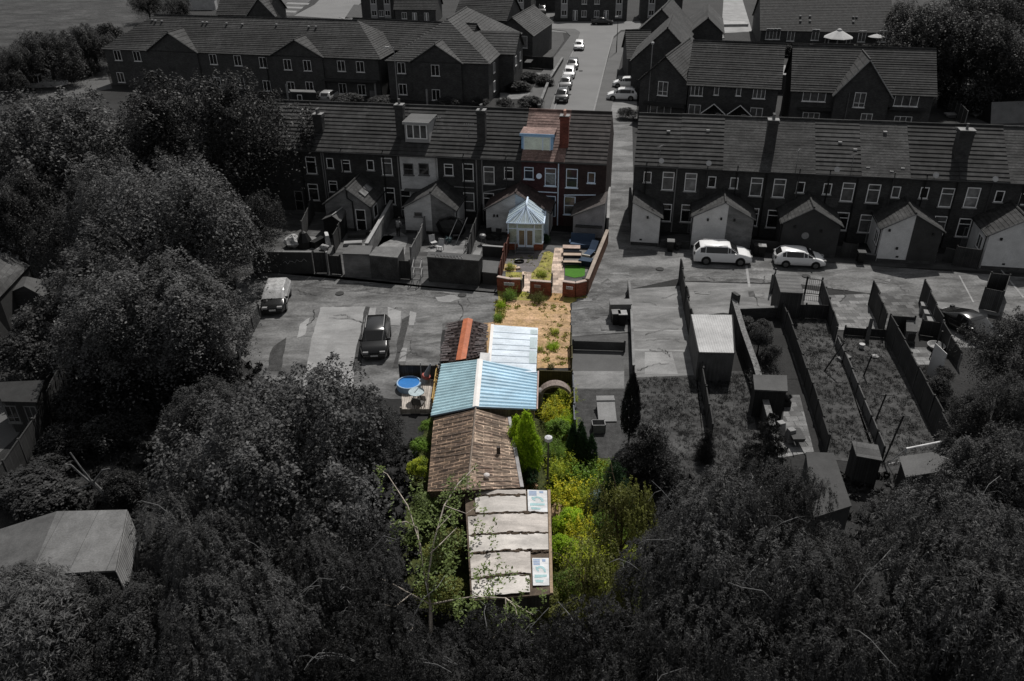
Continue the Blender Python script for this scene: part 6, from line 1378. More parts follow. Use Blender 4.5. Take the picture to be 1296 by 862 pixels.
# semi-detached with central gable
he = 5.2; a = G(1004,112.5,he); b = G(1183,119,he); p0, p1 = Vector((a.x,a.y,0)), Vector((b.x,b.y,0))
gx = gable_px(p0, p1, [(1057,115),(1125,118.5),(1098,86)], he)
t = far_block('brick semi-detached pair with a tall white-edged central gable', p0, p1, 10, he, he+4.2, brick_m, tile_far, gables=[(gx[0][0],gx[1][0],he+3.9,.9)], courses=20)
for o in t.children:
    if o.name.startswith('bargeboard'): o.data.materials[0] = M('white_barge', .28)
add_wins(t, [(1030.6,121.5),(1147,127.5)], 2.7,1.3,'triple', .02, glass_c, WF); add_wins(t, [(1088,126.5)], 1.3,1.75,'quad', .92, glass_c, WF); add_wins(t, [(1096,151)], 1.3,1.4,'quad', .92, glass_c, WF); add_wins(t, [(1026,149),(1142,154)], 2.0,1.3,'triple', .02, glass_c, WF)
x, z = plane_px(t, 1074, 149, -.92); win(t, x, -.92, 1.05, .95,2.0,'panel', glass_d, M('dark_door', .03), door=True)
for px in (1031,1147): x, z = plane_px(t, px, 137); MB().box(x-2.0,x+2.0,-.7,-.02,z-.15,z+.1).build('canopy', M('canopy_dark', .03), t)
x, z = plane_px(t, 1075, 120, -.92); pipe(t, [(x,-1.0,he),(x,-1.0,.1)], M('pipe_grey', .12), .06)
fence('dark tall panel fence at the back of the right-hand lawn', [(1186,133),(1310,139)], 2.1, wood_d, post=wood_m)
fence('dark fence with pale top between the semi-detached house and the lawn', [(1196,134),(1220,160)], [1.9,1.9], wood_d, post=concrete)
sheet('lawn', [(1200,134),(1310,140),(1310,166),(1216,164)], grass_l, 3)
p = G(1276,152); t = thing('tent', 'pale ridge tent on the lawn at the right edge', 'tent', tuple(p), .1)
MB().add([(-3.4,-1.5,0),(3.4,-1.5,0),(3.4,1.5,0),(-3.4,1.5,0),(-3,0,2.4),(3,0,2.4)],[(0,1,5,4),(2,3,4,5),(1,2,5)]).build('canvas', M('canvas', .14, var=.2), t); MB().add([(-3.42,-1.45,.02),(-3.42,1.45,.02),(-3.04,0,2.36)],[(0,1,2)]).build('door_flap', blackp, t)
for x, y, lab, c in [(1205,148,'pale covered seat heap beside the semi-detached house',.2),(1216,137,'small pale table against the tall panel fence',.14),(1238,148,'pale trampoline sheet on the right lawn',.13)]:
    o = MB().box(-.9,.9,-.6,.6,.3,.45).rbox((0,0,0),1.2,.8,.3).build('garden_table', M('table_p%g' % c, c)); o.location = G(x,y); tag(o, lab, 'table')
# between-houses strip
t, Q = flat_shed('shed', 'black flat-roofed shed in the garden strip behind the terrace', [(366,113),(398,114),(400,117),(368,116)], 2.2, M('shed_dark', .02), M('shed_top', .12), oh=.05)
win(t, 1.2, Q[3].y+.05, 1.2, .7,1.2,'one', glass_c)
lamp_post(504,131,None,'tall thin lamp post before the second apartment block',metal_l,-.9,hz=7.6); lamp_post(207,100,None,'tall thin lamp post before the left apartment gable',metal_l,-.9,hz=7.2)
lamp_post(82,96,None,'thin lamp post by the hedge at far left',metal_l,0,hz=4) if False else None
lamp_post(819,151,None,'tall lamp post before the gabled end house',metal_l,0,hz=9.4); lamp_post(780,67,None,'dark thin lamp post on the street pavement',metal_d,-.3,M('lantern', .45),hz=6.0); lamp_post(944,152,None,'dark lamp post before the porch house row',metal_d,0,metal_d,hz=7.0)
for x, y, h, lab in [(365,126,2.2,'short white post left of the black strip shed'),(541,133,2.2,'white flue post before the second apartment block'),(476,124,2.3,'pale flue beside the canopy of the long block')]:
    o = MB().tube([(0,0,0),(0,0,h)], .14, n=7).build('post', M('post_white', .26)); o.location = G(x,y); tag(o, lab, 'post')
o = MB().box(-.6,.6,-.4,.4,0,.9).build('cooling_unit', M('unit_pale', .16)); o.location = G(474,122); tag(o, 'pale boxy cooling unit beside the long apartment block', 'machine')
p = G(658,95); o = MB().prism([(-3,-1.6),(3,-1.4),(3.6,1.2),(-2,1.6)],0,.08).build('terrace', M('terrace_white', .17)); struct(o); o.location = p
p = G(650,122); o = MB().prism([(-2,-2.2),(2.4,-2),(2.6,2),(-2,2)],0,.08).build('terrace', M('terrace_white', .2)); struct(o); o.location = p
o = MB().box(-.8,.8,-.5,.5,.4,.5).rbox((0,0,0),.3,.3,.4).build('garden_table', M('table_wh', .35)); o.location = G(657,116); tag(o, 'white garden table on the patio beside the street hedge', 'table')
fence('dark fence between the apartment garden and the street pavement', [(646,84),(700,88)], 1.9, wood_d)
wall('low pale edged hedge wall along the street pavement', [(682,140),(695,106),(712,78)], .7, .3, render_d, concrete)
# left-hand buildings
gl = M('left_slate', .075, kind='tile', a=.45, b=.35, var=.25, scale=1)
l0, l1 = G(-75,335,4.6), G(40,333,4.6)
t, l, g, r = ridge_shed('house', 'house with a pale slate roof at the left edge beside the big trees', [(-120,330),(-60,420)], [(6,320),(-30,368)][0:2], [(38,336),(0,376)], 3.4, 4.6, render_d, [gl, gl], cat='house')
t, l, g, r = ridge_shed('summerhouse', 'small timber gabled porch building below the slate-roofed house', [(8,352),(-6,378)], [(34,350),(30,362)], [(62,356),(58,377)], 2.3, 3.3, M('weatherboard', .05, kind='plank', a=3, b=.25), [felt, felt], cat='summerhouse')
t, Q = flat_shed('summerhouse', 'dark hexagonal summerhouse with white-barred windows beside the left fence', [(-10,484),(56,481),(46,509),(2,508)], [2.6,2.6,2.3,2.3], M('summer_wall', .025, kind='plank', a=.13, b=4), M('summer_roof', .028), 'summerhouse', oh=.12)
for x in (.3, 1.5): win(t, x, Q[3].y+.12, 1.35, .75,1.2,'quad', glass_d, M('bar_frame', .12))
fence('long weathered fence running down the left garden', [(-4,645),(52,560),(84,494),(92,472)], 1.7, M('left_fence', .04, kind='plank', a=.12, b=4), post=wood_m)
t, Q = flat_shed('garage', 'wide garage with a flat pale felt roof at lower left', [(72,647),(161,645),(146,722),(38,728)], [2.9,2.9,2.7,2.7], M('garage_wall', .02), M('garage_felt', .125, var=.3, kind='plank', a=1.6, b=20), 'garage', oh=.08, roofname='roof')
a, b, c, d = Q
MB().plate([d,a,a+Vector((-2.6,-.5,-.5)),d+Vector((-2.8,-.4,-.5))], .1, n=Vector((0,0,1))).build('roof_wing', M('garage_felt2', .085, var=.3), t)
MB().plate([c+Vector((.02,0,-.1)),b+Vector((.02,0,-.1)),b+Vector((.12,0,-1.6)),c+Vector((.12,0,-1.6))], .03, n=Vector((1,0,0))).build('side_sheet', M('side_sheet', .26, kind='rib', a=.2, bump=.02), t)
fence('short pale fence line beside the silver-covered car', [(303,455),(330,404)], 1.2, wood_m)
p = G(131,640); mb = MB(); mb.tube([(0.6,0,0),(.2,0,.9),(-.2,0,1.7)], .14, .09, 7).tube([(.0,0,1.2),(-.7,.2,1.9),(-1.1,.2,2.6),(-1.3,.1,2.7)], .07, .04, 6).tube([(-.2,0,1.7),(-.5,0,2.6),(-.9,.2,3.4)], .06, .04, 6).tube([(-.1,0,1.6),(.5,.1,2.3),(.9,.1,2.4)], .06, .035, 6).tube([(-.3,0,1.4),(-1.2,-.2,1.3)], .05, .03, 6)
o = mb.build('dead_tree', M('dead_bark', .13, var=.4, scale=6)); o.location = p; tag(o, 'bare forked dead tree stump in the dark left garden', 'dead tree')

t, Q = flat_shed('garage', 'small pale-roofed garage in the gap between the two brick houses', [(983,82),(999,83),(998,95),(981,94)], 2.6, brick_m, M('garage_pale', .22), 'garage', oh=.05)

for px, py, lab, lid in [(963,324,'dark wheelie bin with a pale lid between the white and dark grey outhouses',.3),(957,323,'black wheelie bin beside the low wall between two outhouses',.03),(1088,332,'dark wheelie bin left of the two-tone outhouse',.08),(848,318,'grey wheelie bin in the yard between the first two white outhouses',.14)]:
    bin_(px, py, lab, blackp, M('bin_lid_%g' % lid, lid), AN)
for px, py, lab in [(1215,334,'dark potted bush beside the slatted fence at right'),(857,316,'small potted bush in the yard behind the white SUV')]:
    clutter(px, py, lab, 'potted_plant', 'plant', lambda m: (m.lathe((0,0,0),[(.18,0),(.26,.35)],10), [m.blob((.16*math.cos(a),.16*math.sin(a),.6+.1*math.sin(2*a)),.2,.2,.22,7,5,0,.4) for a in (0,1.5,3,4.5)]), M('pot_bush', .04, var=.5, scale=6))
# ------------------------------------------------------------------ foliage
def leaf_mesh(name, C, N_, L, Wd, droop=0.0, rng=None, up=.25):
    """one rhombic leaf face per point of C (n,3); N_ outward directions; L, Wd lengths"""
    n = len(C); nr = N_*.9+rng.normal(0,.5,(n,3)); nr[:,2] += up; nr /= np.linalg.norm(nr,axis=1)[:,None]
    tv = rng.normal(0,1,(n,3)); tv[:,2] -= droop*2.2; tv -= nr*(tv*nr).sum(1)[:,None]; tv /= np.linalg.norm(tv,axis=1)[:,None]
    bv = np.cross(nr,tv); s = rng.uniform(.7,1.3,(n,1)); l = L*s/2; w = Wd*s/2
    V = np.empty((n,4,3),np.float32); V[:,0] = C-tv*l; V[:,1] = C+bv*w+nr*w*.25; V[:,2] = C+tv*l; V[:,3] = C-bv*w+nr*w*.25
    me = bpy.data.meshes.new(name); me.vertices.add(n*4); me.vertices.foreach_set('co', V.ravel())
    me.loops.add(n*4); me.loops.foreach_set('vertex_index', np.arange(n*4,dtype=np.int32))
    me.polygons.add(n); me.polygons.foreach_set('loop_start', np.arange(0,n*4,4,dtype=np.int32)); me.polygons.foreach_set('loop_total', np.full(n,4,np.int32))
    me.update(calc_edges=True); me.materials.append(None); return me
def sph(rng, n, zmin=-1.0):
    v = rng.normal(0,1,(n*3+60,3)); v /= np.linalg.norm(v,axis=1)[:,None]; v = v[v[:,2] > zmin][:n]; return v
def crown_broad(seed, nl=16, clumps=70, per=22, L=.05, Wd=.032, rl=(.30,.46), flat=.9, spread=.62, cr=.075, droop=.15):
    rng = np.random.default_rng(seed); P = []; N_ = []; lobes = []
    for i in range(nl):
        d = sph(rng,1,-.55)[0]; c = d*spread*rng.uniform(.55,1.05); c[2] *= flat; r = rng.uniform(*rl); lobes.append(c)
        k = int(clumps*(r/.38)**2); s = sph(rng,k,-.6); cc = c+s*r*rng.uniform(.82,1.08,(len(s),1))
        for j in range(len(s)):
            m = rng.poisson(per); q = rng.normal(0,cr*rng.uniform(.6,1.35),(m,3)); q[:,2] *= .42; q[:,2] -= 1.6*(q[:,0]**2+q[:,1]**2)/(cr+.02); P.append(cc[j]+q); N_.append(np.repeat((s[j]*.6+np.array([0,0,.5]))[None],m,0))
    P = np.concatenate(P); k = np.percentile(np.linalg.norm(P,axis=1),90)
    return leaf_mesh('crown', P/k, np.concatenate(N_), L/k, Wd/k, droop, rng), [l/k for l in lobes]
def crown_willow(seed, nl=15, strands=95, per=26, L=.055, Wd=.014, rl=(.3,.5), spread=.6, ln=(.18,.5)):
    rng = np.random.default_rng(seed); P = []; N_ = []; lobes = []
    for i in range(nl):
        d = sph(rng,1,-.3)[0]; c = d*spread*rng.uniform(.5,1.05); r = rng.uniform(*rl); lobes.append(c)
        k = int(strands*(r/.4)**2); s = sph(rng,k,-.15); st = c+s*r*rng.uniform(.8,1.05,(len(s),1))
        for j in range(len(s)):
            l = rng.uniform(*ln); t = np.sort(rng.uniform(0,1,per)); o = s[j]*np.array([1,1,.2])
            path = st[j]+o[None]*(.28*l*np.sin(t*1.6))[:,None]; path[:,2] += .06*l*np.sin(t*3)-l*t**1.4
            P.append(path+rng.normal(0,.012,(per,3))); N_.append(np.repeat(s[j][None],per,0))
    P = np.concatenate(P); k = np.percentile(np.linalg.norm(P*np.array([1,1,.8]),axis=1),90)
    return leaf_mesh('crown', P/k, np.concatenate(N_), L/k, Wd/k, .9, rng), [l/k for l in lobes]
def crown_cone(seed, tiers=15, br=11, per=60, L=.05, Wd=.02, top=1.0, bot=-1.0, base=.62, power=.85, droop=.3):
    rng = np.random.default_rng(seed); P = []; N_ = []
    for i in range(tiers):
        f = (i+rng.uniform(-.2,.2))/tiers; z = bot+(top-bot)*f; R = base*(1-f)**power+.03
        for j in range(max(4,int(br*(1-f*.6)))):
            a = rng.uniform(0,6.283); r = R*rng.uniform(.75,1.15); m = int(per*(.35+.65*(1-f))); u = rng.uniform(.15,1,m)**.7
            d = np.array([math.cos(a),math.sin(a),0]); pts = d[None]*(u*r)[:,None]; pts[:,2] = z-droop*r*u+.12*r*u**3
            w = .22*r*(1-u*.6); pts += rng.normal(0,1,(m,3))*np.stack([w,w,w*.35],1); P.append(pts); N_.append(np.repeat((d*.5+np.array([0,0,.6]))[None],m,0))
    return leaf_mesh('crown', np.concatenate(P), np.concatenate(N_), L, Wd, .1, rng), []
def crown_cypress(seed, n=5, clumps=420, per=20, L=.07, Wd=.03, plumes=None):
    rng = np.random.default_rng(seed); P = []; N_ = []
    pl = plumes or [(rng.uniform(-.3,.3),rng.uniform(-.3,.3),rng.uniform(.6,1.0),rng.uniform(.35,.5)) for k in range(n)]
    for (x,y,h,r) in pl:
        for j in range(clumps//len(pl)):
            f = rng.uniform(0,1); a = rng.uniform(0,6.283); R = r*math.sin(math.pi*min(1,(f*.86+.14)))**.7*(1-f*.35); d = np.array([math.cos(a),math.sin(a),.25])
            c = np.array([x,y,-1+f*(1+h)])+d*np.array([1,1,.2])*R*rng.uniform(.85,1.05); m = rng.poisson(per); q = rng.normal(0,.045,(m,3)); q[:,2] *= 1.8
            P.append(c+q); N_.append(np.repeat(d[None],m,0))
    return leaf_mesh('crown', np.concatenate(P), np.concatenate(N_), L, Wd, -.6, rng), []
def crown_weed(seed, stalks=190, lean=.3, L=.17, Wd=.035):
    rng = np.random.default_rng(seed); P = []; N_ = []
    for i in range(stalks):
        a = rng.uniform(0,6.283); r = math.sqrt(rng.uniform(0,1.25)); h = rng.uniform(.5,2.0)*(1-.35*r*r) if rng.uniform() < .8 else rng.uniform(1.4,2.3); b = np.array([r*math.cos(a),r*math.sin(a),-1.0]); q = rng.normal(0,lean,2); m = int(8+h*12)
        t = rng.uniform(.1,1,m); pts = b[None]+np.stack([q[0]*t**1.5,q[1]*t**1.5,h*t],1)+rng.normal(0,.05,(m,3)); P.append(pts); N_.append(np.tile(np.array([[q[0],q[1],.6]]),(m,1)))
    return leaf_mesh('crown', np.concatenate(P), np.concatenate(N_), L, Wd, -.4, rng), []
CR = {}
def crown(kind):
    if kind not in CR:
        CR[kind] = {'broadA': lambda: crown_broad(1, nl=26, clumps=30, per=120, L=.034, Wd=.018, cr=.072, rl=(.18,.42), spread=.78), 'broadB': lambda: crown_broad(2, nl=32, clumps=34, per=110, L=.030, Wd=.017, cr=.062, rl=(.16,.36), spread=.8), 'broadC': lambda: crown_broad(3, nl=24, clumps=28, per=120, flat=1.0, L=.036, Wd=.017, cr=.078, rl=(.18,.42), spread=.78),
            'ash': lambda: crown_broad(4, nl=18, clumps=85, per=26, L=.07, Wd=.013, cr=.06, droop=.5, rl=(.24,.42)),
            'willowA': lambda: crown_willow(5, nl=24, strands=105, per=34, L=.045, Wd=.010, rl=(.14,.44), spread=.8), 'willowB': lambda: crown_willow(6, nl=30, strands=105, per=32, L=.04, Wd=.010, rl=(.12,.4), spread=.85, ln=(.12,.4)), 'birch': lambda: crown_willow(7, nl=9, strands=44, per=24, L=.045, Wd=.018, rl=(.3,.5), ln=(.2,.7), spread=.55),
            'shrubA': lambda: crown_broad(8, nl=11, clumps=60, per=20, L=.075, Wd=.042, cr=.09, spread=.55, rl=(.22,.42)), 'shrubB': lambda: crown_broad(9, nl=10, clumps=55, per=18, L=.10, Wd=.035, cr=.10, spread=.6, droop=.4, rl=(.2,.4)),
            'cone': lambda: crown_cone(10, tiers=14, br=18, per=130, L=.10, Wd=.026, base=1.0, power=.5, droop=.15), 'pine': lambda: crown_cone(11, tiers=12, br=12, per=200, base=.8, L=.09, Wd=.018, power=.7, droop=.12),
            'cyp1': lambda: crown_cypress(13, plumes=[(0,0,1,.6)], clumps=520, L=.10, Wd=.04), 'cyp3': lambda: crown_cypress(14, plumes=[(-.55,0,.6,.36),(-.15,.2,.85,.36),(.15,-.1,1,.36),(.55,.05,.8,.36)], clumps=1000, L=.085, Wd=.034),
            'flame': lambda: crown_cypress(17, plumes=[(.12,0,1,.62),(-.55,-.1,.5,.46),(.42,.1,.35,.52),(-.25,.15,.6,.5),(.1,-.35,.1,.6),(-.4,-.35,-.05,.5),(.45,-.3,-.1,.5)], clumps=1700, per=18, L=.075, Wd=.036),
            'hedge': lambda: crown_broad(15, nl=14, clumps=50, per=22, L=.08, Wd=.045, cr=.09, spread=.62, flat=.5), 'weed': lambda: crown_weed(16), 'herb': lambda: crown_weed(18, stalks=150, lean=.5, L=.16, Wd=.06)}[kind]()
    return CR[kind]
def plant(label, px, py, rpx, zc, kind, leaf, name='tree', cat='tree', ry=None, rz=None, bark=None, limbs=7, group=None, rot=None, trunk_r=None, depth=None, twigs=0, z0=0.0):
    """crown centred on the ray of pixel (px, py) at height zc, radius rpx pixels there"""
    c = G(px, py, zc); r = rpx/dist_scale(c); rz = (rz if rz is not None else .85)*r; rz = min(rz, zc*.98)
    rot = random.uniform(0,6.28) if rot is None else rot
    t = thing(name, label, cat, (c.x,c.y,0), rot, group)
    me, lobes = crown(kind)
    o = bpy.data.objects.new('crown', me); COL.objects.link(o); o.parent = t; o.location = (0,0,zc); o.scale = (r, (depth or 1)*r, rz)
    o.material_slots[0].link = 'OBJECT'; o.material_slots[0].material = leaf
    bk = bark or bark_d; tr = trunk_r or max(.05, r*.055)
    if limbs is not None and zc > .9:
        mb = MB(); top = zc+rz*.1; mb.tube([(0,0,-.1),(r*.03,0,zc*.4),(-r*.02,r*.03,top)], tr*1.25, tr*.55, 8)
        rg = random.Random(int(px*7+py)); L_ = lobes[:limbs] if lobes else []
        for l in L_:
            e = Vector((l[0]*r*1.15,l[1]*r*1.15,zc+l[2]*rz*1.15)); s = Vector((0,0,zc*.35+rg.uniform(0,.4)*zc)); m = lerp(s,e,.5)+Vector((rg.uniform(-.15,.15)*r,rg.uniform(-.15,.15)*r,.12*r))
            mb.tube([s,m,e], tr*.5, tr*.14, 6)
        for k in range(twigs//2+1 if twigs else 0):   # bare twigs arching out of the crown
            a = rg.uniform(0,6.28); q = rg.uniform(.75,1.05)*r; s = Vector((math.cos(a)*q*.4,math.sin(a)*q*.4,zc+rg.uniform(-.3,.4)*rz)); e = Vector((math.cos(a)*q*1.25,math.sin(a)*q*1.25,zc+rg.uniform(.1,1.0)*rz))
            m = lerp(s,e,.5)+Vector((0,0,.22*r)); mb.tube([s,lerp(s,m,.5)+Vector((0,0,.05*r)),m,lerp(m,e,.5)+Vector((rg.uniform(-.08,.08)*r,rg.uniform(-.08,.08)*r,.06*r)),e], .022, .008, 5)
            for j in range(2):
                f = lerp(m,e,rg.uniform(.1,.7)); h_ = f+Vector((rg.uniform(-.25,.25)*r,rg.uniform(-.25,.25)*r,rg.uniform(-.05,.22)*r)); mb.tube([f, lerp(f,h_,.5)+Vector((0,0,.05*r)), h_], .011, .005, 4)
        mb.build('trunk', bk, t)
    return t
random.seed(99)
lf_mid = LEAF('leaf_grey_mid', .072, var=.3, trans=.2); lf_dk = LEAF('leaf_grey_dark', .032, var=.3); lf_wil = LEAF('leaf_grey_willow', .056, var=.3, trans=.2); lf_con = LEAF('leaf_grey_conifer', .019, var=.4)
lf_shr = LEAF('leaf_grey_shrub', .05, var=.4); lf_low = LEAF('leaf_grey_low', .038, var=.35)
lf_lime = LEAF('leaf_lime', (.34,.48,.03), var=.3, col2=(.18,.30,.018), scale=1.5, trans=.5); lf_green = LEAF('leaf_green', (.125,.215,.03), var=.4, col2=(.05,.075,.012), scale=1.2)
lf_yell = LEAF('leaf_yellow_green', (.30,.33,.025), var=.4, col2=(.13,.19,.018), scale=2.0); lf_dgr = LEAF('leaf_dark_green', (.018,.04,.015), var=.4); lf_birch = LEAF('leaf_birch', (.12,.16,.05), var=.4, scale=1.5)
lf_olive = LEAF('leaf_olive', (.13,.14,.035), var=.4, col2=(.045,.045,.015)); lf_flow = LEAF('leaf_yellow_flower', (.48,.42,.025), var=.3, col2=(.18,.25,.02), scale=3)
# big trees at left
plant('large dark round tree in front of the long apartment block', 262,178,112,8.2,'broadB',lf_dk, rz=.95)
plant('large pale-leaved tree at the left edge, upper of the two', 80,205,118,6.6,'broadA',lf_mid, rz=.85)
plant('pale-leaved tree between the left edge tree and the dark round tree', 165,190,72,6.4,'broadC',lf_mid, rz=.95)
plant('low pale-leaved tree under the white boat yard', 62,165,50,4.0,'broadB',lf_mid, rz=.7)
plant('small round tree filling the gap left of the dark round tree', 168,262,80,6.4,'broadC',lf_mid, rz=.9)
plant('large pale-leaved tree left of the silver-covered car', 192,300,126,7.2,'broadC',lf_mid, rz=.82)
plant('lower leafy tree in front of the large pale-leaved tree', 178,405,108,5.2,'broadA',lf_mid, rz=.75)
plant('leafy tree below the pale-leaved trees, left of the pale fence line', 240,405,68,5.0,'broadB',lf_mid, rz=.85)
plant('grey drooping tree filling the gap beside the overgrown plot', 842,745,66,5.0,'willowB',lf_wil, rz=.95, twigs=5, bark=bark_l)
plant('dark tree at the foot of the long outbuilding roof', 1052,708,46,4.0,'broadA',lf_low, rz=.9)
plant('dense small tree beside the scribbled wall', 316,285,46,4.6,'broadB',lf_dk, rz=1.15)
plant('bushy small tree between slate-roofed house and big trees', 78,398,52,3.4,'shrubA',lf_low, rz=.8)
plant('tall dark tree hanging over the left edge', 12,272,70,6.0,'broadB',lf_dk, rz=.9)
plant('dense shrub behind the hexagonal summerhouse', 30,446,44,2.6,'shrubA',lf_low, name='shrub', cat='shrub')
plant('low ivy-like shrub at the foot of the left fence', 48,612,52,1.0,'hedge',lf_low, name='shrub', cat='shrub', rz=.5)
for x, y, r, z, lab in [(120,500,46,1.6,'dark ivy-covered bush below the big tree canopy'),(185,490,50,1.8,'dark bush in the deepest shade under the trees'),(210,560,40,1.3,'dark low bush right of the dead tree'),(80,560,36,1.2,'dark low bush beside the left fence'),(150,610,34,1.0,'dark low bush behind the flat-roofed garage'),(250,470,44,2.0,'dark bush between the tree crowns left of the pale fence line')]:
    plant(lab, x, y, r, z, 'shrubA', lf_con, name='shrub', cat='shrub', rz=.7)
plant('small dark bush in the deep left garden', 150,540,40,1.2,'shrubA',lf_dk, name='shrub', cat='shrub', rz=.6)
# foreground left
plant('dark leafy tree between the black SUV tree and the pool patio', 462,545,52,4.6,'broadA',lf_low, rz=1.0)
plant('large leafy tree in front of the black SUV', 350,580,152,6.6,'broadB',lf_mid, rz=.92, limbs=10)
plant('leafy tree overhanging the dark garden left of the black SUV tree', 276,545,70,5.6,'broadA',lf_low, rz=.8)
plant('feathery birch with pale twigs right of the flat-roofed garage', 268,702,84,6.2,'willowA',lf_wil, bark=bark_l, rz=1.0, twigs=5)
plant('broad tree below the flat-roofed garage', 140,815,96,4.6,'broadC',lf_low, rz=.8)
plant('ash-leaved tree at the lower left corner', 30,790,95,5.4,'ash',lf_mid, rz=.8)
plant('drooping tree at the lower edge right of the ash-leaved tree', 310,800,105,5.4,'willowB',lf_wil, rz=.9, twigs=3, bark=bark_l)
plant('dark tree in the shadow between two foreground trees', 430,735,75,5.0,'willowA',lf_low, rz=1.0, bark=bark_l, twigs=6)
plant('dark drooping tree at the lower edge below the birch', 480,835,90,4.6,'willowB',lf_con, rz=.8, twigs=6, bark=bark_l)
plant('dark drooping tree at the lower edge below the grey sheeted shed', 625,850,85,3.8,'willowA',lf_con, rz=.7, twigs=6, bark=bark_l)
plant('dark drooping tree at the lower edge right of the grey sheeted shed', 760,850,95,4.4,'willowB',lf_con, rz=.75, twigs=8, bark=bark_l)
# foreground right
plant('weeping grey tree right of the overgrown plot', 918,705,102,6.4,'willowA',lf_wil, rz=1.0, twigs=9, bark=bark_l, limbs=9)
plant('weeping grey tree at the lower edge, second from the plot', 905,835,100,5.2,'willowB',lf_low, rz=.9, twigs=6, bark=bark_l)
plant('weeping dark tree between the flat outbuilding and the lower edge', 1040,795,105,6.0,'willowA',lf_low, rz=.9, twigs=5, bark=bark_l)
plant('large weeping tree right of the long felt-roofed outbuilding', 1178,722,112,6.6,'willowB',lf_wil, rz=.95, twigs=7, bark=bark_l, limbs=9)
plant('large weeping tree at the lower right corner', 1262,800,130,6.6,'willowA',lf_wil, rz=.9, twigs=5, bark=bark_l)
plant('leafy tree at the right edge below the dark conifers', 1272,610,72,5.8,'broadA',lf_low, rz=.95)
plant('dark thicket tree in the lower right middle', 1120,850,90,4.8,'willowB',lf_con, rz=.8, twigs=4, bark=bark_l)
plant('broken leafy tree left of the long felt-roofed outbuilding', 985,655,62,5.2,'willowB',lf_low, rz=1.1, twigs=4, bark=bark_l)
plant('dark bushy pine in front of the slab path', 968,572,52,5.0,'pine',lf_con, rz=1.25, limbs=0)
plant('narrow black cypress at the corner of the concrete drive', 799,512,22,2.9,'cyp1',lf_con, rz=1.9, limbs=0)
plant('rounded dark spruce beside the black cypress', 820,575,45,2.4,'cone',lf_con, rz=.95, limbs=0)
plant('big dark tree behind the dark saloon', 1290,450,60,4.6,'broadB',lf_dk, rz=1.0)
plant('second dark tree at the right edge below the saloon', 1264,512,52,4.4,'broadC',lf_dk, rz=1.0)
plant('pale low shrub beside the tall close board fence', 1212,560,36,1.6,'shrubB',lf_shr, name='shrub', cat='shrub', rz=.8)
plant('pale loose shrub below the dark trees at right', 1240,548,34,2.0,'shrubA',lf_shr, name='shrub', cat='shrub', rz=.9)
plant('small leafy sapling in the walled garden', 1010-48,425,16,1.4,'shrubB',lf_shr, name='shrub', cat='shrub', rz=1.2)
plant('pale rounded bush at the back of the walled garden', 947,411,15,.9,'shrubA',lf_shr, name='shrub', cat='shrub', rz=.9)
plant('dark rounded bush beside the pale one in the walled garden', 966,412,15,.8,'shrubA',lf_dk, name='shrub', cat='shrub', rz=.9)
plant('thin climbing shrub in the middle of the walled garden', 976,448,16,.9,'shrubB',lf_dk, name='shrub', cat='shrub', rz=1.2)
plant('clump of dark weeds at the end of the walled garden', 970,480,18,.8,'weed',lf_dk, name='shrub', cat='shrub', rz=.8)
plant('small dark conifer on the rough lawn by the container', 895,560,14,1.2,'cone',lf_con, name='shrub', cat='shrub', rz=1.6)
plant('dense bush under the dark saloon', 1190,486,18,1.2,'shrubA',lf_dk, name='shrub', cat='shrub')
plant('round dark shrub behind the white board', 1196,470,13,1.1,'shrubA',lf_low, name='shrub', cat='shrub')
# far trees and hedges
plant('dark tree at the field edge, tallest beside the apartment roof', 116,58,40,4.0,'broadB',lf_dk, rz=1.0)
plant('dark bushy tree at the field edge left of the tallest one', 62,74,46,4.0,'broadA',lf_low, rz=.9)
plant('dark bushy tree between the two field edge trees', 92,62,34,3.6,'broadC',lf_dk)
plant('low dark hedge bush at the far end of the field edge', 138,40,20,2.4,'shrubA',lf_dk, name='shrub', cat='shrub')
plant('wide dark bush in the hedge line above the white boat', 30,92,30,2.2,'shrubA',lf_dk, name='shrub', cat='shrub')
plant('dark bushy tree at the left edge below the field', 8,88,38,3.8,'broadC',lf_low)
plant('small round tree in the field corner behind the apartment ridge', 186,4,22,4.0,'broadB',lf_dk)
plant('dark low tree behind the left end of the apartment block', 224,12,20,4.0,'broadC',lf_dk)
plant('clipped hedge running to the apartment block corner', 100,86,24,1.4,'hedge',lf_low, name='hedge', cat='hedge', rz=.6)
for x, y, r, z, k, lab in [(1188,62,62,7,'broadA','dark dense tree right of the bungalow'),(1262,70,60,7,'broadB','dark dense tree at the top right edge'),(1230,22,56,6,'broadC','dark tree farther back at the top right'),(1160,110-34,36,5,'broadB','dark tree next to the bungalow gable end'),(1284,18,44,6,'broadA','dark tree in the top right corner'),(1150,22,26,5,'broadC','dark tree behind the end of the bungalow'),(1240,112,34,3.2,'shrubA','paler bushy shrub before the tall panel fence'),(1200,100,34,3.5,'broadC','dark low tree behind the tall panel fence, nearest the houses'),(1280,108,34,3.5,'broadA','dark low tree behind the tall panel fence at the right edge')]:
    plant(lab, x, y, r, z, k, lf_dk if 'dark' in lab else lf_low, rz=.9)
for x, y, r, lab in [(968,60,12,'bushy pale shrub in front of the bungalow corner'),(988,62,8,'round clipped bush before the bungalow, left of two'),(999,62,8,'round clipped bush before the bungalow, right of two'),(1028,62,10,'dark conical bush before the bungalow doors'),(1082,62,9,'dark bush between gazebo and parasol'),(1093,62,10,'rounded dense bush left of the white parasol')]:
    plant(lab, x, y, r, 1.3, 'shrubA', lf_low, name='shrub', cat='shrub', rz=.9)
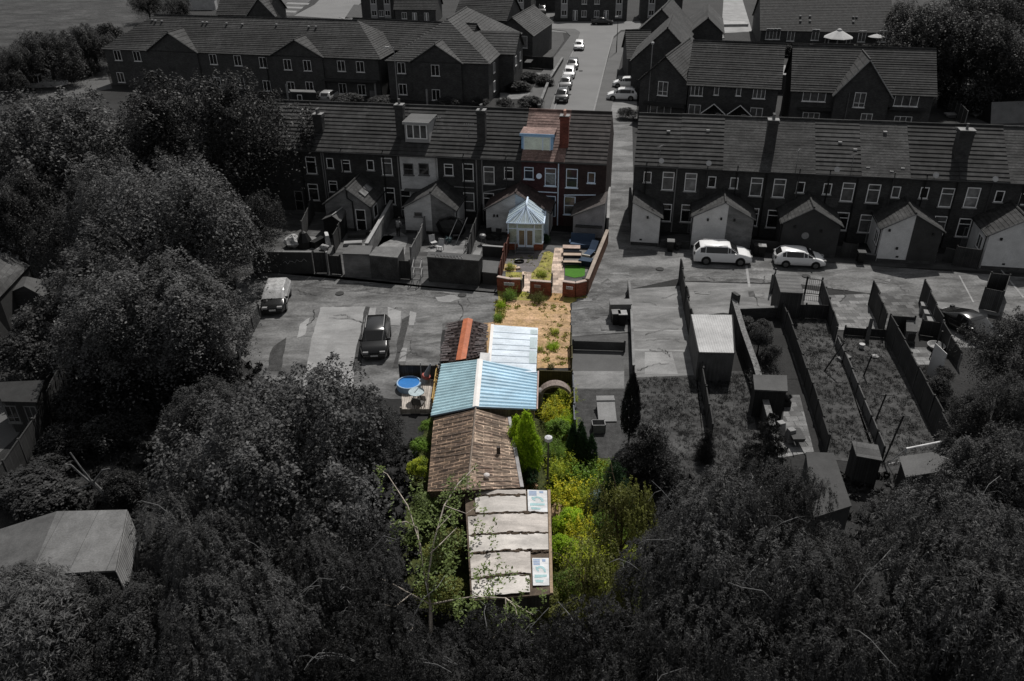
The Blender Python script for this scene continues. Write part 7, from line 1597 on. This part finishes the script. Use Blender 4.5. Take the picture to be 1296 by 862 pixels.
for x, y, r, lab in [(565,127,17,'rounded bush before the second apartment block'),(404,121,12,'dark bush left of the silver car in the garden strip'),(440,124,18,'low wide bush before the long block canopy'),(480,128,16,'low bush beside the cooling unit'),(608,128,13,'dark bush at the corner of the second apartment block'),(668,96,14,'dark clipped hedge block beside the street fence'),(688,100,14,'hedge block along the street pavement, farther one'),(672,128,16,'hedge block along the street pavement, nearer one'),(655,108,16,'dark dense bush below the apartment cross wing'),(796,142,14,'dark bush at the corner of the gabled end house'),(640,128,12,'dark small bush at the garden patio edge')]:
    plant(lab, x, y, r, .9, 'hedge' if 'hedge' in lab or 'low' in lab else 'shrubA', lf_low if 'dark' in lab else lf_shr, name='hedge' if 'hedge' in lab else 'shrub', cat='hedge' if 'hedge' in lab else 'shrub', rz=.8)
# the colour plot: conifers, birch and rampant growth
plant('bright lime green conifer beside the brown shed', 664,555,31,2.3,'flame',lf_lime, rz=1.3, limbs=0)
plant('trio of dark green columnar cypresses', 737,563,24,1.5,'cyp3',lf_dgr, rz=1.25, limbs=0)
plant('dark green spiky conifer behind the teal pod', 778,612,26,2.2,'cone',lf_dgr, rz=1.4, limbs=0)
plant('brownish olive weeping birch at the right edge of the plot', 788,665,48,4.2,'birch',lf_olive, rz=1.6, bark=bark_b, limbs=6, twigs=5)
plant('tall olive weeping birch at the lower right of the plot', 752,735,52,4.0,'birch',lf_olive, rz=1.2, bark=bark_b, limbs=6, twigs=4)
for i, (x, y, r, z, k, lf, lab) in enumerate([
    (703,517,17,.9,'weed',lf_flow,'yellow flowering weeds inside the rusty arch'),(716,500,13,.8,'weed',lf_yell,'yellow green weeds behind the rusty arch'),(705,538,17,.9,'shrubA',lf_green,'leafy green bush right of the lime conifer'),
    (717,531,13,.9,'weed',lf_lime,'lime grass tuft left of the terracotta tub'),(700,565,15,.9,'weed',lf_green,'green weeds beside the grey lamp post'),(712,590,18,1.0,'weed',lf_yell,'yellow weed stand right of the lamp post'),
    (745,600,22,1.0,'herb',lf_green,'tall green nettles below the cypress trio'),(722,622,22,1.1,'herb',lf_flow,'yellow flowering patch left of the teal pod'),(745,622,18,1.0,'weed',lf_yell,'yellow green growth beside the teal pod'),
    (718,655,20,1.0,'shrubA',lf_lime,'bright green leafy bush at the grey shed corner'),(735,668,20,1.0,'weed',lf_flow,'yellow flowers below the teal pod'),(716,690,20,1.0,'shrubA',lf_lime,'bright leafy elder beside the printed boards'),
    (738,705,24,1.1,'weed',lf_yell,'yellow green tangle right of the bright elder'),(768,660,24,1.3,'shrubB',lf_green,'dense green bush right of the teal pod'),(720,735,22,1.1,'shrubB',lf_green,'green bramble below the bright elder'),
    (690,768,30,1.2,'shrubB',lf_olive,'olive bramble below the grey sheeted shed'),(740,770,34,1.4,'shrubA',lf_olive,'dark olive bramble at the foot of the plot'),(792,740,34,1.6,'shrubB',lf_olive,'olive thicket at the lower right edge of the plot'),
    (533,560,14,1.2,'shrubA',lf_green,'green hedge bush left of the brown shed'),(538,538,10,1.0,'shrubA',lf_green,'small green bush below the pool patio'),(530,590,16,1.2,'shrubB',lf_yell,'yellowish bush left of the brown shed foot'),
    (540,640,24,1.5,'shrubB',lf_birch,'grey green bush under the birch branches'),(560,690,30,1.4,'shrubA',lf_olive,'olive bush left of the grey sheeted shed'),(555,745,34,1.4,'shrubB',lf_olive,'dark olive bush at the birch foot'),
    (620,775,32,1.2,'shrubA',lf_olive,'olive growth below the grey shed eave'),(672,600,13,1.0,'shrubB',lf_dgr,'dark green shrub under the lime conifer'),(634,384,5,.35,'weed',lf_lime,'lime grass tuft at the gravel drive corner'),
    (630,400,5,.35,'weed',lf_green,'green grass tuft along the gravel drive edge'),(645,372,8,.5,'weed',lf_green,'dark grass tuft under the left brick wall'),(681,374,8,.5,'weed',lf_olive,'olive grass tuft under the middle brick wall'),
    (699,436,7,.3,'weed',lf_lime,'green weed tuft in the middle of the gravel drive'),(702,418,5,.25,'weed',lf_yell,'small yellow weed on the gravel drive'),(684,440,4,.25,'weed',lf_yell,'tiny weed beside the pale flat shed'),(697,462,4,.25,'weed',lf_olive,'tiny olive weed at the end of the gravel drive'),
    (685,345,6,.3,'weed',lf_yell,'yellow tuft in the narrow lawn of the plot'),(646,336,5,.4,'weed',lf_yell,'yellow tuft on the straw patch behind the left brick wall'),(690,300,7,.5,'shrubA',lf_dgr,'dark green bush at the back of the plot yard')]):
    plant(lab, x, y, r, z, k, lf, name='shrub' if 'bush' in lab or 'elder' in lab or 'bramble' in lab or 'thicket' in lab or 'shrub' in lab else 'weeds', cat='shrub' if 'bush' in lab or 'elder' in lab or 'bramble' in lab or 'thicket' in lab or 'shrub' in lab else 'weeds', rz=.8 if r > 9 else 1.0, limbs=None)
# pale-stemmed birch leaning over the sheds
def birch():
    p = G(545,800); t = thing('birch_tree', 'pale stemmed birch with arching bare limbs over the brown shed', 'tree', tuple(p)); O = p
    mb = MB()
    def P(px, py, z): return G(px, py, z)-O
    def br(pts, r0, r1): mb.tube(pts, r0, r1, 7)
    root = Vector((0,0,-.1)); fork = P(545,765,1.6)
    br([root, fork], .09, .075)
    A = [fork, P(541,735,3.0), P(548,690,4.2), P(562,640,5.2), P(580,612,5.6), P(604,588,5.6)]; br(A, .05, .014)
    B = [fork, P(535,720,3.0), P(532,690,4.0), P(516,640,5.0), P(490,600,5.4), P(476,592,5.4)]; br(B, .042, .012)
    C = [P(541,735,3.0), P(546,700,4.0), P(553,670,4.8), P(572,650,5.2)]; br(C, .034, .012)
    D = [P(532,700,3.7), P(528,668,4.4), P(514,660,4.8), P(492,664,5.0)]; br(D, .035, .012)
    br([P(545,700,4.0), P(556,690,4.4), P(578,668,4.6)], .03, .012); br([P(562,640,5.2), P(590,650,5.1), P(605,640,5.0)], .025, .01)
    E = [fork, P(570,760,2.6), P(600,755,3.4), P(640,757,3.8), P(660,770,3.8), P(678,780,3.6)]; br(E, .042, .012)
    br([P(640,757,3.8), P(641,785,3.4), P(624,808,3.0)], .03, .012); br([P(640,757,3.8),P(652,768,3.9),P(655,782,3.8)], .025, .01)
    br([fork, P(520,752,2.8), P(495,738,3.4), P(478,731,3.6), P(455,735,3.6)], .036, .012); br([P(520,752,2.8), P(500,768,3.0), P(478,764,3.2)], .025, .01)
    br([P(532,795,1.6), P(528,785,2.0), P(520,798,2.0)], .03, .015)
    mb.build('trunk', bark_c, t)
    rng = np.random.default_rng(44); C_ = []
    for path, n in ((A,30),(B,14),(C,14),(D,10),(E,22)):
        for k in range(n):
            f = rng.uniform(.15,1)*(len(path)-1); i = int(min(f,len(path)-2)); q = lerp(path[i],path[i+1],f-i); l = rng.uniform(.4,1.5); o = rng.normal(0,.28,3)
            m = 20; tt = np.linspace(0,1,m); pts = np.array(q)[None]+o[None]*np.sqrt(tt)[:,None]; pts[:,2] -= l*tt**1.2; C_.append(pts+rng.normal(0,.07,(m,3)))
    for k in range(115):   # curtain of hanging leaves left of and over the shed
        w_ = rng.uniform(); q = np.array(G(*((rng.uniform(515,590), rng.uniform(600,745)) if w_ < .5 else ((rng.uniform(560,632), rng.uniform(600,700)) if w_ < .72 else (rng.uniform(575,690), rng.uniform(712,775)))), rng.uniform(3.2,4.4))-O); m = 16; tt = np.linspace(0,1,m); pts = q[None]+np.zeros((m,3)); pts[:,2] -= rng.uniform(.3,1.1)*tt; C_.append(pts+rng.normal(0,.08,(m,3)))
    C_ = np.concatenate(C_); me = leaf_mesh('crown', C_, np.tile(np.array([[0,0,1.]]),(len(C_),1)), .15, .075, .8, rng)
    o = bpy.data.objects.new('crown', me); COL.objects.link(o); o.parent = t; o.material_slots[0].link = 'OBJECT'; o.material_slots[0].material = lf_birch
birch()
# grass and weeds nobody could count
def blades(name, polys, n, h, mat, rngs, kind='stuff', w=.05):
    rng = np.random.default_rng(rngs); C_ = []
    for poly in polys:
        P = [G2(p) for p in poly]; xs = [p[0] for p in P]; ys = [p[1] for p in P]; k = 0
        while k < n:
            x, y = rng.uniform(min(xs),max(xs)), rng.uniform(min(ys),max(ys)); ins = False; j = len(P)-1
            for i in range(len(P)):
                if (P[i][1] > y) != (P[j][1] > y) and x < (P[j][0]-P[i][0])*(y-P[i][1])/(P[j][1]-P[i][1])+P[i][0]: ins = not ins
                j = i
            if ins:
                q = int(rng.integers(5,16)); tall = rng.uniform(.5,1.5)
                for _ in range(q): C_.append((x+rng.normal(0,.09),y+rng.normal(0,.09),h*.3*tall*rng.uniform(.6,1.2)))
                k += q
    C_ = np.array(C_); me = leaf_mesh(name, C_, np.tile(np.array([[0,0,.3]]),(len(C_),1)), h, w, -.7, rng)
    o = bpy.data.objects.new(name, me); COL.objects.link(o); o.material_slots[0].link = 'OBJECT'; o.material_slots[0].material = mat; o['kind'] = 'stuff'
    o['label'] = name.replace('_',' '); return o
LG = blades('lawn_grass', [[(808,480),(880,478),(897,630),(802,630)],[(884,474),(940,474),(970,630),(900,630)],[(990,402),(1042,404),(1110,580),(1046,575)],[(1058,426),(1118,428),(1194,590),(1114,590)],[(1148,462),(1186,466),(1236,560),(1204,580)]], 6500, .22, LEAF('blade_grey', .05, var=.3, scale=.6, spec=.1), 3, w=.03)
blades('plot_ground_cover', [[(694,500),(723,500),(724,560),(800,610),(806,760),(700,760)]], 16000, .38, LEAF('cover_green', (.19,.22,.025), var=.5, col2=(.07,.12,.013), scale=1.0), 4, w=.07)
blades('drive_weeds', [[(626,382),(640,380),(640,404),(626,410)],[(688,410),(716,405),(720,462),(684,465)],[(640,384),(715,386),(715,392),(640,392)],[(684,395),(718,392),(720,464),(686,464)]], 300, .2, LEAF('drive_weed_leaf', (.19,.22,.03), var=.4, col2=(.20,.15,.04), scale=2), 9, w=.07)
blades('verge_grass', [[(628,380),(640,380),(636,408),(627,410)],[(642,330),(694,320),(702,322),(694,356),(644,352)],[(632,366),(744,376),(740,380),(632,378)]], 500, .16, LEAF('verge_leaf', (.16,.17,.025), var=.5, scale=2), 5)
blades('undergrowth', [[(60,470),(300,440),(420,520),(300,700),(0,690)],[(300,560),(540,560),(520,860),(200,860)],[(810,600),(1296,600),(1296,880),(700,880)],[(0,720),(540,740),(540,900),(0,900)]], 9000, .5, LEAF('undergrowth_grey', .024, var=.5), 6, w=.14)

# ------------------------------------------------------------------ camera, sun and sky
cd = bpy.data.cameras.new('camera'); cam = bpy.data.objects.new('camera', cd); COL.objects.link(cam)
cd.sensor_width = 36; cd.lens = F/1296*36; cd.clip_start = .5; cd.clip_end = 4000
R = Matrix((_rt, _up, -_f)).transposed(); cam.matrix_world = Matrix.Translation(CAM) @ R.to_4x4(); SC.camera = cam
SUN_AZ = rad(20); SUN_EL = rad(55)      # azimuth east of +y
to_sun = Vector((math.sin(SUN_AZ)*math.cos(SUN_EL), math.cos(SUN_AZ)*math.cos(SUN_EL), math.sin(SUN_EL)))
ld = bpy.data.lights.new('sun', 'SUN'); ld.energy = 4.2; ld.angle = rad(.6); ld.color = (1,.97,.93)
so = bpy.data.objects.new('sun', ld); COL.objects.link(so); so.rotation_euler = to_sun.to_track_quat('Z','Y').to_euler()
wd = bpy.data.worlds.new('World'); SC.world = wd; wd.use_nodes = True; N = wd.node_tree.nodes; L = wd.node_tree.links
sky = N.new('ShaderNodeTexSky'); sky.sky_type = 'NISHITA'; sky.sun_disc = False; sky.sun_elevation = SUN_EL; sky.sun_rotation = SUN_AZ
hs = N.new('ShaderNodeHueSaturation'); hs.inputs['Saturation'].default_value = .12
L.new(sky.outputs[0], hs.inputs['Color']); L.new(hs.outputs[0], N['Background'].inputs['Color']); N['Background'].inputs['Strength'].default_value = .08
SC.view_settings.view_transform = 'Standard'; SC.view_settings.look = 'None'; SC.view_settings.exposure = 0; SC.view_settings.gamma = 1
SC.cycles.max_bounces = 5; SC.cycles.diffuse_bounces = 3; SC.cycles.glossy_bounces = 2; SC.cycles.transmission_bounces = 3; SC.cycles.transparent_max_bounces = 4
SC.cycles.caustics_reflective = False; SC.cycles.caustics_refractive = False
